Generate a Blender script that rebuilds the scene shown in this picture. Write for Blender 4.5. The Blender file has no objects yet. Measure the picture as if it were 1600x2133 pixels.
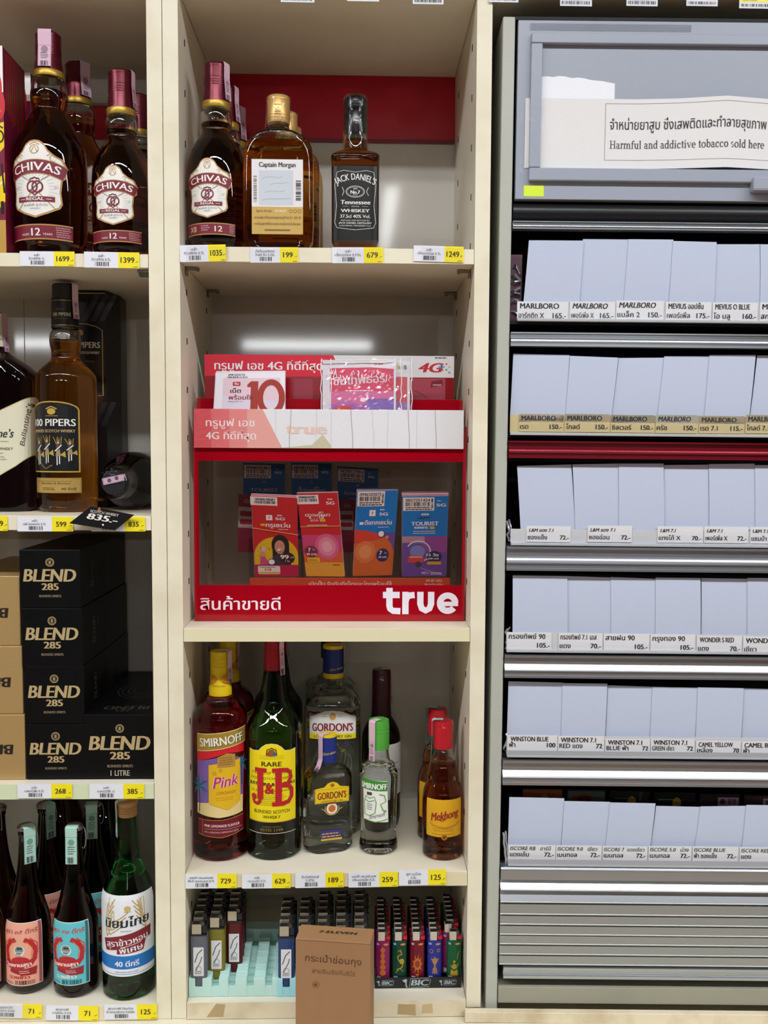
import bpy, bmesh, math, random
from mathutils import Vector, Matrix
random.seed(7)
C = bpy.context.scene.collection
SC = bpy.context.scene
PI = math.pi

# ------------------------------------------------------------------ camera
ZO = 1.5                                   # height of the camera datum above the floor
FPX = 2000.0
CAM = (0.2260, -1.247, -0.001 + ZO)
YAW, PITCH, ROLL = math.radians(1.63), math.radians(-3.75), math.radians(0.29)
_f = Vector((math.sin(YAW) * math.cos(PITCH), math.cos(YAW) * math.cos(PITCH), math.sin(PITCH)))
_r0 = Vector((math.cos(YAW), -math.sin(YAW), 0))
_u0 = _r0.cross(_f)
_r = math.cos(ROLL) * _r0 + math.sin(ROLL) * _u0
_u = -math.sin(ROLL) * _r0 + math.cos(ROLL) * _u0
cam_data = bpy.data.cameras.new('camera')
cam_data.sensor_fit = 'HORIZONTAL'
cam_data.sensor_width = 36.0
cam_data.lens = 36.0 * FPX / 1600.0
cam_data.clip_start = 0.02
cam = bpy.data.objects.new('camera', cam_data)
C.objects.link(cam)
cam.matrix_world = Matrix(((_r.x, _u.x, -_f.x, CAM[0]), (_r.y, _u.y, -_f.y, CAM[1]), (_r.z, _u.z, -_f.z, CAM[2]), (0, 0, 0, 1)))
SC.camera = cam

# ------------------------------------------------------------------ world, lamps, exposure
SC.view_settings.view_transform = 'Standard'
SC.view_settings.look = 'None'
SC.view_settings.exposure = 0.0
SC.view_settings.gamma = 1.0
SC.view_settings.use_curve_mapping = False
SC.cycles.use_denoising = True
SC.cycles.max_bounces = 14
SC.cycles.transmission_bounces = 12
SC.cycles.transparent_max_bounces = 16
SC.cycles.diffuse_bounces = 4
SC.cycles.glossy_bounces = 4
SC.cycles.blur_glossy = 0.6
SC.cycles.sample_clamp_indirect = 4.0
world = bpy.data.worlds.new('world')
world.use_nodes = True
world.node_tree.nodes['Background'].inputs[0].default_value = (0.9, 0.95, 1.0, 1)
world.node_tree.nodes['Background'].inputs[1].default_value = 0.25
SC.world = world

def tube_lamp(name, loc, sx, sy, power, col=(0.95, 0.975, 1.0)):
    l = bpy.data.lights.new(name, 'AREA')
    l.shape = 'RECTANGLE'; l.size = sx; l.size_y = sy; l.energy = power; l.color = col
    o = bpy.data.objects.new(name, l); C.objects.link(o); o.location = loc
    return o
CEIL = 2.78
LP = 1.0
for x in (-2.7, -1.25, 0.2, 1.65, 3.1):           # the fluorescent rows of the shop ceiling, behind the photographer
    tube_lamp('ceiling_tube', (x, -1.32, CEIL - 0.04), 1.25, 0.09, 27 * LP)
for x in (-3.35, -0.36, 2.6):
    tube_lamp('far_tube', (x, -9.6, CEIL - 0.07), 1.5, 0.08, 16 * LP).rotation_euler = (math.radians(90), 0, 0)
tube_lamp('ceiling_tube', (0.39, -3.57, CEIL - 0.04), 0.07, 1.45, 5.5 * LP)

# ------------------------------------------------------------------ pixel -> place helpers (pixels of the 1600 x 2133 photograph)
def ray(u, v):
    return _f + _r * ((u - 800.0) / FPX) - _u * ((v - 1066.5) / FPX)
def at(u, v, y):                            # point at depth y behind the fronts of the shelf units
    d = ray(u, v); t = (y - CAM[1]) / d.y
    return Vector(CAM) + d * t
def X(u, v, y): return at(u, v, y).x
def Z(u, v, y): return at(u, v, y).z
def ground(u, v, z):                        # point on the horizontal plane z
    d = ray(u, v); t = (z - CAM[2]) / d.z
    return Vector(CAM) + d * t

# ------------------------------------------------------------------ materials
def lin(c):
    return c / 12.92 if c <= 0.04045 else ((c + 0.055) / 1.055) ** 2.4
def rgb(h):
    h = h.lstrip('#')
    return tuple(lin(int(h[i:i + 2], 16) / 255.0) for i in (0, 2, 4)) + (1.0,)
MATS = {}
def mat(name, col=None, rough=0.5, metal=0.0, spec=0.5, trans=0.0, ior=1.45, coat=0.0, noise=None, emit=None, alpha=None, aniso=0.0, bump=None):
    """noise = (second colour, scale, amount); bump = (scale, strength)."""
    if name in MATS: return MATS[name]
    m = bpy.data.materials.new(name); m.use_nodes = True
    nt = m.node_tree; b = nt.nodes['Principled BSDF']
    c = rgb(col)
    b.inputs['Base Color'].default_value = c
    b.inputs['Roughness'].default_value = rough
    b.inputs['Metallic'].default_value = metal
    b.inputs['Specular IOR Level'].default_value = spec
    b.inputs['Transmission Weight'].default_value = trans
    b.inputs['IOR'].default_value = ior
    b.inputs['Coat Weight'].default_value = coat
    if aniso: b.inputs['Anisotropic'].default_value = aniso
    m.diffuse_color = c
    if noise:
        tc = nt.nodes.new('ShaderNodeTexCoord'); n = nt.nodes.new('ShaderNodeTexNoise'); r = nt.nodes.new('ShaderNodeValToRGB'); mx = nt.nodes.new('ShaderNodeMix')
        mx.data_type = 'RGBA'
        n.inputs['Scale'].default_value = noise[1]; n.inputs['Detail'].default_value = 5
        r.color_ramp.elements[0].position = 0.45; r.color_ramp.elements[1].position = 0.75
        r.color_ramp.elements[1].color = (noise[2],) * 3 + (1,)
        nt.links.new(tc.outputs['Object'], n.inputs['Vector']); nt.links.new(n.outputs['Fac'], r.inputs['Fac']); nt.links.new(r.outputs['Color'], mx.inputs['Factor'])
        mx.inputs['A'].default_value = c; mx.inputs['B'].default_value = rgb(noise[0])
        nt.links.new(mx.outputs['Result'], b.inputs['Base Color'])
    if bump:
        tc = nt.nodes.new('ShaderNodeTexCoord'); n = nt.nodes.new('ShaderNodeTexNoise'); bp = nt.nodes.new('ShaderNodeBump')
        n.inputs['Scale'].default_value = bump[0]; bp.inputs['Strength'].default_value = bump[1]; bp.inputs['Distance'].default_value = 0.002
        nt.links.new(tc.outputs['Object'], n.inputs['Vector']); nt.links.new(n.outputs['Fac'], bp.inputs['Height']); nt.links.new(bp.outputs['Normal'], b.inputs['Normal'])
    MATS[name] = m
    return m
def film(name, col, gloss=0.05, rough=0.03, bump=None):
    """thin clear plastic: see-through with a sheen"""
    if name in MATS: return MATS[name]
    m = bpy.data.materials.new(name); m.use_nodes = True
    nt = m.node_tree; nt.nodes.clear()
    o = nt.nodes.new('ShaderNodeOutputMaterial'); mx = nt.nodes.new('ShaderNodeMixShader'); t = nt.nodes.new('ShaderNodeBsdfTransparent'); g = nt.nodes.new('ShaderNodeBsdfGlossy'); lw = nt.nodes.new('ShaderNodeLayerWeight'); pw_ = nt.nodes.new('ShaderNodeMath'); ad = nt.nodes.new('ShaderNodeMath')
    t.inputs[0].default_value = rgb(col); g.inputs['Roughness'].default_value = rough
    pw_.operation = 'POWER'; pw_.inputs[1].default_value = 5.0
    ad.operation = 'ADD'; ad.inputs[1].default_value = gloss; ad.use_clamp = True
    nt.links.new(lw.outputs['Facing'], pw_.inputs[0]); nt.links.new(pw_.outputs[0], ad.inputs[0]); nt.links.new(ad.outputs[0], mx.inputs[0])
    nt.links.new(t.outputs[0], mx.inputs[1]); nt.links.new(g.outputs[0], mx.inputs[2]); nt.links.new(mx.outputs[0], o.inputs[0])
    if bump:
        tc = nt.nodes.new('ShaderNodeTexCoord'); n = nt.nodes.new('ShaderNodeTexNoise'); bp = nt.nodes.new('ShaderNodeBump')
        n.inputs['Scale'].default_value = bump[0]; bp.inputs['Strength'].default_value = bump[1]; bp.inputs['Distance'].default_value = 0.003
        nt.links.new(tc.outputs['Object'], n.inputs['Vector']); nt.links.new(n.outputs['Fac'], bp.inputs['Height'])
        nt.links.new(bp.outputs['Normal'], g.inputs['Normal']); pass
    m.diffuse_color = rgb(col)
    MATS[name] = m
    return m
def ink(h, rough=0.45):                     # a printing ink named by its colour
    return mat('ink_' + h.strip('#') + ('' if rough == 0.45 else '_%d' % int(rough * 100)), h, rough)
def foil(h, rough=0.28):
    return mat('foil_' + h.strip('#'), h, rough, metal=0.75)

# ------------------------------------------------------------------ object helpers
def tag(o, label=None, cat=None, group=None, kind=None):
    if label: o['label'] = label
    if cat: o['category'] = cat
    if group: o['group'] = group
    if kind: o['kind'] = kind
    return o
def thing(name, label, cat, loc=(0, 0, 0), rz=0.0, group=None, ry=0.0):
    o = bpy.data.objects.new(name, None); C.objects.link(o)
    o.location = loc; o.rotation_euler = (0, ry, rz); o.empty_display_size = 0.02
    return tag(o, label, cat, group)
def copy_tree(o, parent=None):
    c = o.copy(); C.objects.link(c)
    if parent: c.parent = parent
    for ch in o.children: copy_tree(ch, c)
    return c

class MB:
    """collects geometry of one part"""
    def __init__(s): s.v = []; s.f = []; s.m = []; s.mats = []
    def mi(s, m):
        if m not in s.mats: s.mats.append(m)
        return s.mats.index(m)
    def add(s, vs, fs, m):
        k = len(s.v); i = s.mi(m)
        s.v += [tuple(p) for p in vs]
        for f in fs: s.f.append([a + k for a in f]); s.m.append(i)
        return s
    def box(s, x0, x1, y0, y1, z0, z1, m, c=0.0):
        """box, with chamfer c on all edges"""
        if x0 > x1: x0, x1 = x1, x0
        if y0 > y1: y0, y1 = y1, y0
        if z0 > z1: z0, z1 = z1, z0
        if c <= 0:
            v = [(x0, y0, z0), (x1, y0, z0), (x1, y1, z0), (x0, y1, z0), (x0, y0, z1), (x1, y0, z1), (x1, y1, z1), (x0, y1, z1)]
            return s.add(v, [(0, 3, 2, 1), (4, 5, 6, 7), (0, 1, 5, 4), (1, 2, 6, 5), (2, 3, 7, 6), (3, 0, 4, 7)], m)
        bm = bmesh.new()
        bmesh.ops.create_cube(bm, size=1.0)
        for q in bm.verts: q.co = Vector((x0 + (q.co.x + .5) * (x1 - x0), y0 + (q.co.y + .5) * (y1 - y0), z0 + (q.co.z + .5) * (z1 - z0)))
        c = min(c, .45 * min(x1 - x0, y1 - y0, z1 - z0))
        bmesh.ops.bevel(bm, geom=bm.edges[:], offset=c, segments=2, profile=0.5, affect='EDGES')
        s.addbm(bm, m)
        return s
    def addbm(s, bm, m, M=None):
        bm.verts.index_update()
        s.add([(M @ q.co) if M else q.co for q in bm.verts], [[q.index for q in f.verts] for f in bm.faces], m)
        bm.free()
    def lathe(s, prof, m, seg=40, cx=0.0, cy=0.0, mats=None, sq=None, rz=0.0):
        """prof = [(r, z)] bottom to top. mats: function z_mid -> material. sq: function i -> (half width, half depth, exponent) instead of a circle"""
        rings = []; vs = []
        for i, (r, z) in enumerate(prof):
            a, b, n = sq(i) if sq else (r, r, 2.0)
            if max(a, b) < 1e-6:
                rings.append([len(vs)]); vs.append((cx, cy, z)); continue
            ring = []
            for k in range(seg):
                t = 2 * PI * k / seg + rz
                ct, st = math.cos(t), math.sin(t)
                x = a * math.copysign(abs(ct) ** (2.0 / n), ct); y = b * math.copysign(abs(st) ** (2.0 / n), st)
                ring.append(len(vs)); vs.append((cx + x, cy + y, z))
            rings.append(ring)
        groups = {}
        for i in range(len(rings) - 1):
            A, B = rings[i], rings[i + 1]
            mm = mats(.5 * (prof[i][1] + prof[i + 1][1])) if mats else m
            fs = groups.setdefault(mm, [])
            if len(A) == 1 and len(B) == 1: continue
            for k in range(seg):
                k2 = (k + 1) % seg
                if len(A) == 1: fs.append((A[0], B[k2], B[k]))
                elif len(B) == 1: fs.append((A[k], A[k2], B[0]))
                else: fs.append((A[k], A[k2], B[k2], B[k]))
        k = len(s.v); s.v += vs
        for mm, fs in groups.items():
            i = s.mi(mm)
            for f in fs: s.f.append([a + k for a in f]); s.m.append(i)
        return s
    def prism(s, pts, y0, y1, m, axis='y'):
        """polygon of (a, b) points swept along an axis: 'y': (x, z), 'x': (y, z), 'z': (x, y)"""
        n = len(pts)
        P = {'y': lambda a, b, t: (a, t, b), 'x': lambda a, b, t: (t, a, b), 'z': lambda a, b, t: (a, b, t)}[axis]
        ar = sum(pts[i][0] * pts[(i + 1) % n][1] - pts[(i + 1) % n][0] * pts[i][1] for i in range(n))
        if (ar < 0) != (axis == 'y'): pts = pts[::-1]
        v = [P(a, b, y0) for a, b in pts] + [P(a, b, y1) for a, b in pts]
        f = [list(range(n))[::-1], list(range(n, 2 * n))] + [(i, (i + 1) % n, (i + 1) % n + n, i + n) for i in range(n)]
        if axis == 'y': pass
        return s.add(v, f, m)
    def tube(s, path, r, m, seg=8):
        path = [Vector(p) for p in path]; vs = []; fs = []
        for i, p in enumerate(path):
            d = (path[min(i + 1, len(path) - 1)] - path[max(i - 1, 0)]).normalized()
            a = d.orthogonal().normalized(); b = d.cross(a)
            for k in range(seg):
                t = 2 * PI * k / seg
                vs.append(p + a * math.cos(t) * r + b * math.sin(t) * r)
        for i in range(len(path) - 1):
            for k in range(seg):
                k2 = (k + 1) % seg
                fs.append((i * seg + k, i * seg + k2, (i + 1) * seg + k2, (i + 1) * seg + k))
        fs.append(tuple(range(seg))[::-1]); fs.append(tuple(range((len(path) - 1) * seg, len(path) * seg)))
        return s.add(vs, fs, m)
    def build(s, name, parent=None, smooth=None, bevel=None, loc=None):
        me = bpy.data.meshes.new(name)
        me.from_pydata(s.v, [], s.f)
        for m in s.mats: me.materials.append(m)
        me.polygons.foreach_set('material_index', s.m)
        if smooth is not None:
            me.polygons.foreach_set('use_smooth', [True] * len(me.polygons))
            me.update()
            me.set_sharp_from_angle(angle=math.radians(smooth))
        me.update()
        o = bpy.data.objects.new(name, me); C.objects.link(o)
        if parent: o.parent = parent
        if loc: o.location = loc
        if bevel:
            b = o.modifiers.new('bevel', 'BEVEL'); b.width = bevel; b.segments = 2; b.limit_method = 'ANGLE'; b.angle_limit = math.radians(50)
        return o

_TXT = {}
def text_geo(body, bold=0.0):
    k = (body, bold)
    if k not in _TXT:
        c = bpy.data.curves.new('lettering', 'FONT'); c.body = body; c.offset = bold; c.resolution_u = 3
        o = bpy.data.objects.new('lettering', c)
        me = bpy.data.meshes.new_from_object(o)
        vs = [(v.co.x, v.co.y) for v in me.vertices]; fs = [tuple(p.vertices) for p in me.polygons]
        bpy.data.objects.remove(o); bpy.data.curves.remove(c); bpy.data.meshes.remove(me)
        _TXT[k] = (vs, fs)
    return _TXT[k]

class Sheet:
    """flat print built up of layers, millimetres, x right, y up; later laid on a flat or a curved face"""
    def __init__(s): s.L = []
    def raw(s, vs, fs, m, z): s.L.append((vs, fs, m, z)); return s
    def poly(s, pts, m, z=1): return s.raw(list(pts), [tuple(range(len(pts)))], m, z)
    def rect(s, x0, y0, x1, y1, m, z=0): return s.poly([(x0, y0), (x1, y0), (x1, y1), (x0, y1)], m, z)
    def rrect(s, x0, y0, x1, y1, r, m, z=0):
        p = []
        for cx, cy, a0 in ((x1 - r, y0 + r, -90), (x1 - r, y1 - r, 0), (x0 + r, y1 - r, 90), (x0 + r, y0 + r, 180)):
            for k in range(5):
                a = math.radians(a0 + 22.5 * k); p.append((cx + r * math.cos(a), cy + r * math.sin(a)))
        return s.poly(p, m, z)
    def ell(s, cx, cy, rx, ry, m, z=1, n=28): return s.poly([(cx + rx * math.cos(2 * PI * k / n), cy + ry * math.sin(2 * PI * k / n)) for k in range(n)], m, z)
    def ring(s, cx, cy, rx, ry, w, m, z=2, n=32, a0=0, a1=360):
        pts = []
        for k in range(n + 1):
            a = math.radians(a0 + (a1 - a0) * k / n); pts.append((cx + rx * math.cos(a), cy + ry * math.sin(a)))
        return s.line(pts, w, m, z)
    def line(s, pts, w, m, z=2):
        vs = []; fs = []
        n = len(pts)
        for i in range(n):
            ax, ay = pts[max(i - 1, 0)]; bx, by = pts[min(i + 1, n - 1)]
            if n > 2 and pts[0] == pts[-1] and i in (0, n - 1): ax, ay = pts[-2]; bx, by = pts[1]
            dx, dy = bx - ax, by - ay; l = math.hypot(dx, dy) or 1; nx, ny = -dy / l * w / 2, dx / l * w / 2
            vs += [(pts[i][0] - nx, pts[i][1] - ny), (pts[i][0] + nx, pts[i][1] + ny)]
        for i in range(n - 1): fs.append((2 * i, 2 * i + 2, 2 * i + 3, 2 * i + 1))
        return s.raw(vs, fs, m, z)
    def frame(s, x0, y0, x1, y1, w, m, z=2): return s.line([(x0, y0), (x1, y0), (x1, y1), (x0, y1), (x0, y0)], w, m, z) if False else s.rect(x0, y0, x1, y0 + w, m, z).rect(x0, y1 - w, x1, y1, m, z).rect(x0, y0 + w, x0 + w, y1 - w, m, z).rect(x1 - w, y0 + w, x1, y1 - w, m, z)
    def text(s, t, x, y, h, m, al='c', w=None, bold=0.0, shear=0.0, rot=0.0, z=3, arc=None, wmax=None):
        """baseline at y, capital height h; w = exact width; arc = radius (baseline bends over a circle, >0 arches up)"""
        vs, fs = text_geo(t, 0.0)
        if not vs: return s
        xs = [v[0] for v in vs]; x0, x1 = min(xs), max(xs)
        k = h / 0.69; kx = k
        if w: kx = w / (x1 - x0)
        elif wmax and (x1 - x0) * k > wmax: kx = wmax / (x1 - x0)
        W = (x1 - x0) * kx
        off = {'c': -W / 2, 'l': 0, 'r': -W}[al]
        out = []; ca, sa = math.cos(math.radians(rot)), math.sin(math.radians(rot))
        for px, py in vs:
            a = (px - x0) * kx + off; b = py * k; a += b * shear
            if arc:
                R = arc; th = a / R; a, b = (R + b) * math.sin(th), (R + b) * math.cos(th) - R
            out.append((x + a * ca - b * sa, y + a * sa + b * ca))
        if bold > 0:                            # heavier lettering: the outline struck again a little to either side
            for j, q in ((1, -1), (2, 1)):
                dx = q * min(bold, 0.04) * kx
                s.raw([(px + dx * ca, py + dx * sa) for px, py in out], fs, m, z + .012 * j)
        return s.raw(out, fs, m, z)
    def bars(s, x0, y0, x1, y1, m, n=16, z=2, seed=1, rot=False):
        r = random.Random(seed); t = 0.0; ws = []
        for i in range(2 * n): ws.append(r.choice((1, 1, 2, 3)))
        tot = sum(ws); p = 0
        for i, wd in enumerate(ws):
            if i % 2 == 0:
                if rot: a = y0 + (y1 - y0) * p / tot; s.rect(x0, a, x1, a + (y1 - y0) * wd / tot, m, z)
                else: a = x0 + (x1 - x0) * p / tot; s.rect(a, y0, a + (x1 - x0) * wd / tot, y1, m, z)
            p += wd
        return s
    def lines(s, x0, x1, y, n, dy, h, m, z=2, seed=3, jag=0.25):
        """rows of small print, as little word bars"""
        r = random.Random(seed)
        for i in range(n):
            a = x0 + r.random() * jag * (x1 - x0) * .3; e = x1 - r.random() * jag * (x1 - x0)
            while a < e:
                l = h * r.uniform(1.5, 4.0); b = min(a + l, e); s.rect(a, y - i * dy, b, y - i * dy + h, m, z); a = b + h * .6
        return s
    def place(s, mb, fmap, step=None, eps=0.00011, S=0.001, vstep=None):
        """fmap(x, y, lift) -> 3-D, metres; step (mm) cuts wide faces so that they can bend"""
        vstep = vstep or (step and step * 1.5)
        for li_, (vs, fs, m, z) in enumerate(s.L):
            z = z + li_ * 0.016
            if step and (max(v[0] for v in vs) - min(v[0] for v in vs) > step or max(v[1] for v in vs) - min(v[1] for v in vs) > vstep):
                bm = bmesh.new(); bv = [bm.verts.new((v[0], v[1], 0)) for v in vs]
                for f in fs:
                    try: bm.faces.new([bv[a] for a in f])
                    except ValueError: pass
                for ax, st in ((0, step), (1, vstep)):
                    lo, hi = min(v[ax] for v in vs), max(v[ax] for v in vs); k = math.floor(lo / st) + 1
                    while k * st < hi - 1e-6:
                        bmesh.ops.bisect_plane(bm, geom=bm.verts[:] + bm.edges[:] + bm.faces[:], plane_co=(k * st, 0, 0) if ax == 0 else (0, k * st, 0), plane_no=(1, 0, 0) if ax == 0 else (0, 1, 0), dist=1e-5); k += 1
                bm.verts.index_update()
                vs = [(q.co.x, q.co.y) for q in bm.verts]; fs = [[q.index for q in f.verts] for f in bm.faces]; bm.free()
            mb.add([fmap(a * S, b * S, z * eps) for a, b in vs], fs, m)
        return mb
def flat(y=0.0, x=0.0, z=0.0):              # faces -y
    return lambda a, b, l: (x + a, y - l, z + b)
def cyl(r, z=0.0, rot=0.0, lift=0.00035):
    return lambda a, b, l: ((r + lift + l) * math.sin(a / r + rot), -(r + lift + l) * math.cos(a / r + rot), z + b)
def cone(rz, z=0.0, rot=0.0, lift=0.00035): # wraps on a lathe whose radius at height is rz(h)
    def f(a, b, l):
        r = rz(z + b); R = rz(z)
        return ((r + lift + l) * math.sin(a / R + rot), -(r + lift + l) * math.cos(a / R + rot), z + b)
    return f
def frame_map(o, ex, ey, n):                # any flat face: origin, x axis, y axis, outward normal
    o, ex, ey, n = Vector(o), Vector(ex).normalized(), Vector(ey).normalized(), Vector(n).normalized()
    return lambda a, b, l: tuple(o + ex * a + ey * b + n * l)
ORD = ['first', 'second', 'third', 'fourth', 'fifth', 'sixth', 'seventh', 'eighth', 'ninth', 'tenth', 'eleventh', 'twelfth']
# ------------------------------------------------------------------ shared materials
LAM = mat('cream_laminate', '#E9E2CF', 0.42, noise=('#D9CFB6', 9.0, 0.5))
LAM_WORN = mat('worn_cream_laminate', '#E4D8BC', 0.5, noise=('#B9A47C', 22.0, 0.75))
EDGE = mat('cream_edge_band', '#EAE3CC', 0.4, noise=('#CFC3A2', 14.0, 0.6))
BACK = mat('glossy_back_laminate', '#D3CFC7', 0.06)
DARK = mat('dark_recess', '#141414', 0.7)
SLOT = mat('peg_slot_dark', '#2A2420', 0.7)
STEEL = mat('bracket_steel', '#8F8A82', 0.35, metal=0.8)
WALL = mat('shop_wall_paint', '#A8A096', 0.8)
FLOOR = mat('shop_floor_tile', '#AA8E72', 0.35, noise=('#997E62', 3.0, 0.5))
WHITE = ink('#F4F3F2'); BLACK = ink('#161514'); GREYINK = ink('#6E6E70'); YEL = ink('#F5E32A')

# ------------------------------------------------------------------ the room
def struct(name, mb): return tag(mb.build(name), kind='structure')
b = MB(); b.box(-4, 5, -14, 0.34, -0.05, 0.0, FLOOR); struct('floor', b)
b = MB(); b.box(-4, 5, -14, 0.34, CEIL, CEIL + 0.05, WALL); struct('ceiling', b)
b = MB(); b.box(-4, 5, 0.29, 0.34, 0, CEIL, WALL); struct('wall_back', b)
b = MB(); b.box(-4.05, -4, -14, 0.34, 0, CEIL, WALL); struct('wall_left', b)
b = MB(); b.box(5, 5.05, -14, 0.34, 0, CEIL, WALL); struct('wall_right', b)
b = MB(); b.box(-4, 5, -14.05, -14, 0, CEIL, WALL); struct('wall_front', b)

# ------------------------------------------------------------------ the counter and the two shelf units
zc = ZO - 0.766
t = thing('counter', 'long cream laminate counter the shelf units stand on', 'counter', (0, 0, 0))
b = MB(); b.box(-0.6, 1.4, -0.32, 0.288, zc - 0.04, zc, mat('counter_top', '#E8E2CC', 0.45, noise=('#D5CCAE', 7, 0.5)), 0.002); b.build('worktop', t)
b = MB(); b.box(-0.6, 1.4, -0.28, 0.285, 0.0, zc - 0.04, LAM); b.build('base_cabinet', t)

D = 0.273
zt0 = ZO + 0.5723
S1T, S1B = ZO + 0.2550, ZO + 0.2362
S2T, S2B = ZO - 0.2359, ZO - 0.2534
S3T, S3B = ZO - 0.5648, ZO - 0.5840
S4T = ZO - 0.7424
def pegs(b, x, side, zs):
    for z in zs:
        for y in (0.045, 0.215):
            b.box(x, x + side * 0.0006, y - 0.0022, y + 0.0022, z - 0.004, z + 0.004, SLOT)
unit = thing('shelf_unit', 'cream open shelf unit in the middle, between the whisky bay and the tobacco cabinet', 'shelf unit', (0, 0, 0), 0, None)
zz = [S1B - 0.032 - 0.064 * k for k in range(-8, 15)]
zz = [z for z in zz if all(abs(z - s) > 0.022 for s in (S1B, S2B, S3B, S4T, zt0))]
b = MB(); b.box(-0.0195, 0, 0.0006, D, zc, zt0 + 0.10, LAM); b.box(-0.0195, 0, -0.0002, 0.0006, zc + 0.002, zt0 + 0.10, EDGE, 0.0003); pegs(b, 0, 1, zz); b.build('side_panel', unit)
b = MB(); b.box(0.376, 0.3955, 0.0006, D, zc + 0.012, zt0 + 0.10, LAM); b.box(0.376, 0.3955, -0.0002, 0.0006, zc + 0.013, zt0 + 0.10, EDGE, 0.0003); pegs(b, 0.376, -1, zz); b.build('side_panel', unit)
b = MB(); b.box(-0.0195, 0.3955, D, D + 0.012, zc, zt0 + 0.10, BACK); b.build('back_panel', unit)
def shelf(name, z0, z1, x0=0.0006, x1=0.3754, par=unit, m=EDGE, y0=0.0):
    b = MB(); b.box(x0, x1, y0 + 0.0006, D, z0, z1, LAM); b.box(x0, x1, y0 - 0.0003, y0 + 0.0006, z0, z1, m, 0.0003)
    return b.build(name, par)
shelf('shelf', S1B, S1T); shelf('shelf', S2B, S2T, m=mat('yellowed_edge_band', '#E4DCB8', 0.42)); shelf('shelf', S3B, S3T, m=mat('aged_edge_band', '#E0D3B0', 0.42, noise=('#C9BA94', 20, 0.6)))
shelf('top_panel', zt0, zt0 + 0.018)
b = MB(); b.box(0.0006, 0.3754, 0.0, D, zc + 0.0005, S4T, LAM); b.box(0.0006, 0.3754, -0.0006, 0.0, zc + 0.0008, S4T, LAM_WORN, 0.0003)
tp = mat('old_tape', '#B79F74', 0.35)
b.prism([(0.027, zc + .004), (0.049, zc + .004), (0.052, zc + .021), (0.040, zc + .0225)], -0.0009, -0.0006, tp)
b.prism([(0.283, zc + .005), (0.308, zc + .003), (0.307, zc + .018), (0.284, zc + .019)], -0.0009, -0.0006, tp)
b.prism([(0.316, zc + .006), (0.331, zc + .006), (0.330, zc + .019), (0.317, zc + .018)], -0.0009, -0.0006, mat('old_tape_pale', '#CDB68C', 0.35))
b.build('bottom_shelf', unit)
# red printed sheet fixed to the back of the top bay
REDSHEET = mat('red_gloss_sheet', '#C20F30', 0.2)
zr0, zr1 = Z(700, 289, D), Z(700, 150, D)
b = MB(); b.box(X(452, 220, D), 0.3758, D - 0.0015, D - 0.0001, zr0, zt0 - 0.0005, REDSHEET)
b.box(X(452, 220, D), 0.3758, D - 0.0022, D - 0.0001, zr0 - 0.0065, zr0, mat('dark_red_strip', '#7D0A22', 0.3)); b.build('red_backing_sheet', unit)
def bracket(x, y, z, par):
    b = MB(); s = 1 if x < 0.18 else -1
    b.box(x, x + s * 0.017, y - 0.005, y + 0.005, z - 0.0035, z - 0.0004, STEEL, 0.0008)
    b.box(x, x + s * 0.0022, y - 0.005, y + 0.005, z - 0.011, z - 0.0036, STEEL, 0.0008)
    b.box(x + s * 0.012, x + s * 0.017, y - 0.004, y + 0.004, z - 0.0050, z - 0.0036, STEEL, 0.0005)
    b.build('shelf_bracket', par)
for x in (0.0008, 0.3752):
    for y in (0.04, 0.222): bracket(x, y, S1B, unit)
# left unit
LX0, LX1 = -0.42, -0.0203
L1T, L1B = ZO + 0.2444, ZO + 0.2275
L2T, L2B = ZO - 0.0890, ZO - 0.1077
L3T, L3B = ZO - 0.4422, ZO - 0.4629
L4T, L4B = ZO - 0.7447, zc + 0.0004
lzt = Z(100, 138, D)
lu = thing('shelf_unit', 'cream shelf unit at the left, stocked with whisky and black cartons', 'shelf unit', (0, 0, 0))
b = MB(); b.box(-0.0395, LX1, 0.0006, D, zc, zt0 + 0.10, LAM); b.box(-0.0395, LX1, -0.0002, 0.0006, zc + 0.002, zt0 + 0.10, EDGE, 0.0003); b.build('side_panel', lu)
b = MB(); b.box(LX0, -0.0395, 0, D, zc, zt0 + 0.1, LAM); b.v = [(x if x < -0.1 else LX0 + .0195, y, z) for x, y, z in b.v]; b.build('side_panel', lu)
b = MB(); b.box(LX0, LX1, D, D + 0.012, zc, zt0 + 0.10, BACK)
for u in (50, -40, 140): b.box(X(u, 650, D) - .0006, X(u, 650, D) + .0006, D - .0002, D, L2T, L1B, mat('panel_seam', '#A39C94', .5))
b.build('back_panel', lu)
lx0 = LX0 + 0.02
shelf('shelf', L1B, L1T, lx0, -0.0402, lu); shelf('shelf', L2B, L2T, lx0, -0.0402, lu); shelf('shelf', L3B, L3T, lx0, -0.0402, lu, mat('green_tinted_strip', '#D3DDB9', 0.35))
shelf('bottom_shelf', L4B, L4T, lx0, -0.0402, lu, LAM_WORN); shelf('top_panel', lzt, lzt + 0.018, lx0, -0.0402, lu)
b = MB(); z0, z1 = Z(200, 291, D), Z(200, 222, D); b.box(lx0, -0.041, D - .0016, D - .0001, z0, z1, REDSHEET); b.box(lx0, -0.041, D - .004, D - .0001, z1, z1 + .004, mat('sheet_rail', '#9A8A70', .4)); b.build('red_backing_sheet', lu)
bx = X(290, 562, 0.03)
b = MB(); b.box(-0.057, -0.0402, 0.012, 0.024, L1B - .004, L1B - .0004, STEEL, .0008); b.box(-0.055, -0.0402, 0.013, 0.023, L1B - .008, L1B - .0042, mat('bracket_shadow_side', '#6E6962', .5)); b.build('shelf_bracket', lu)

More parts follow.
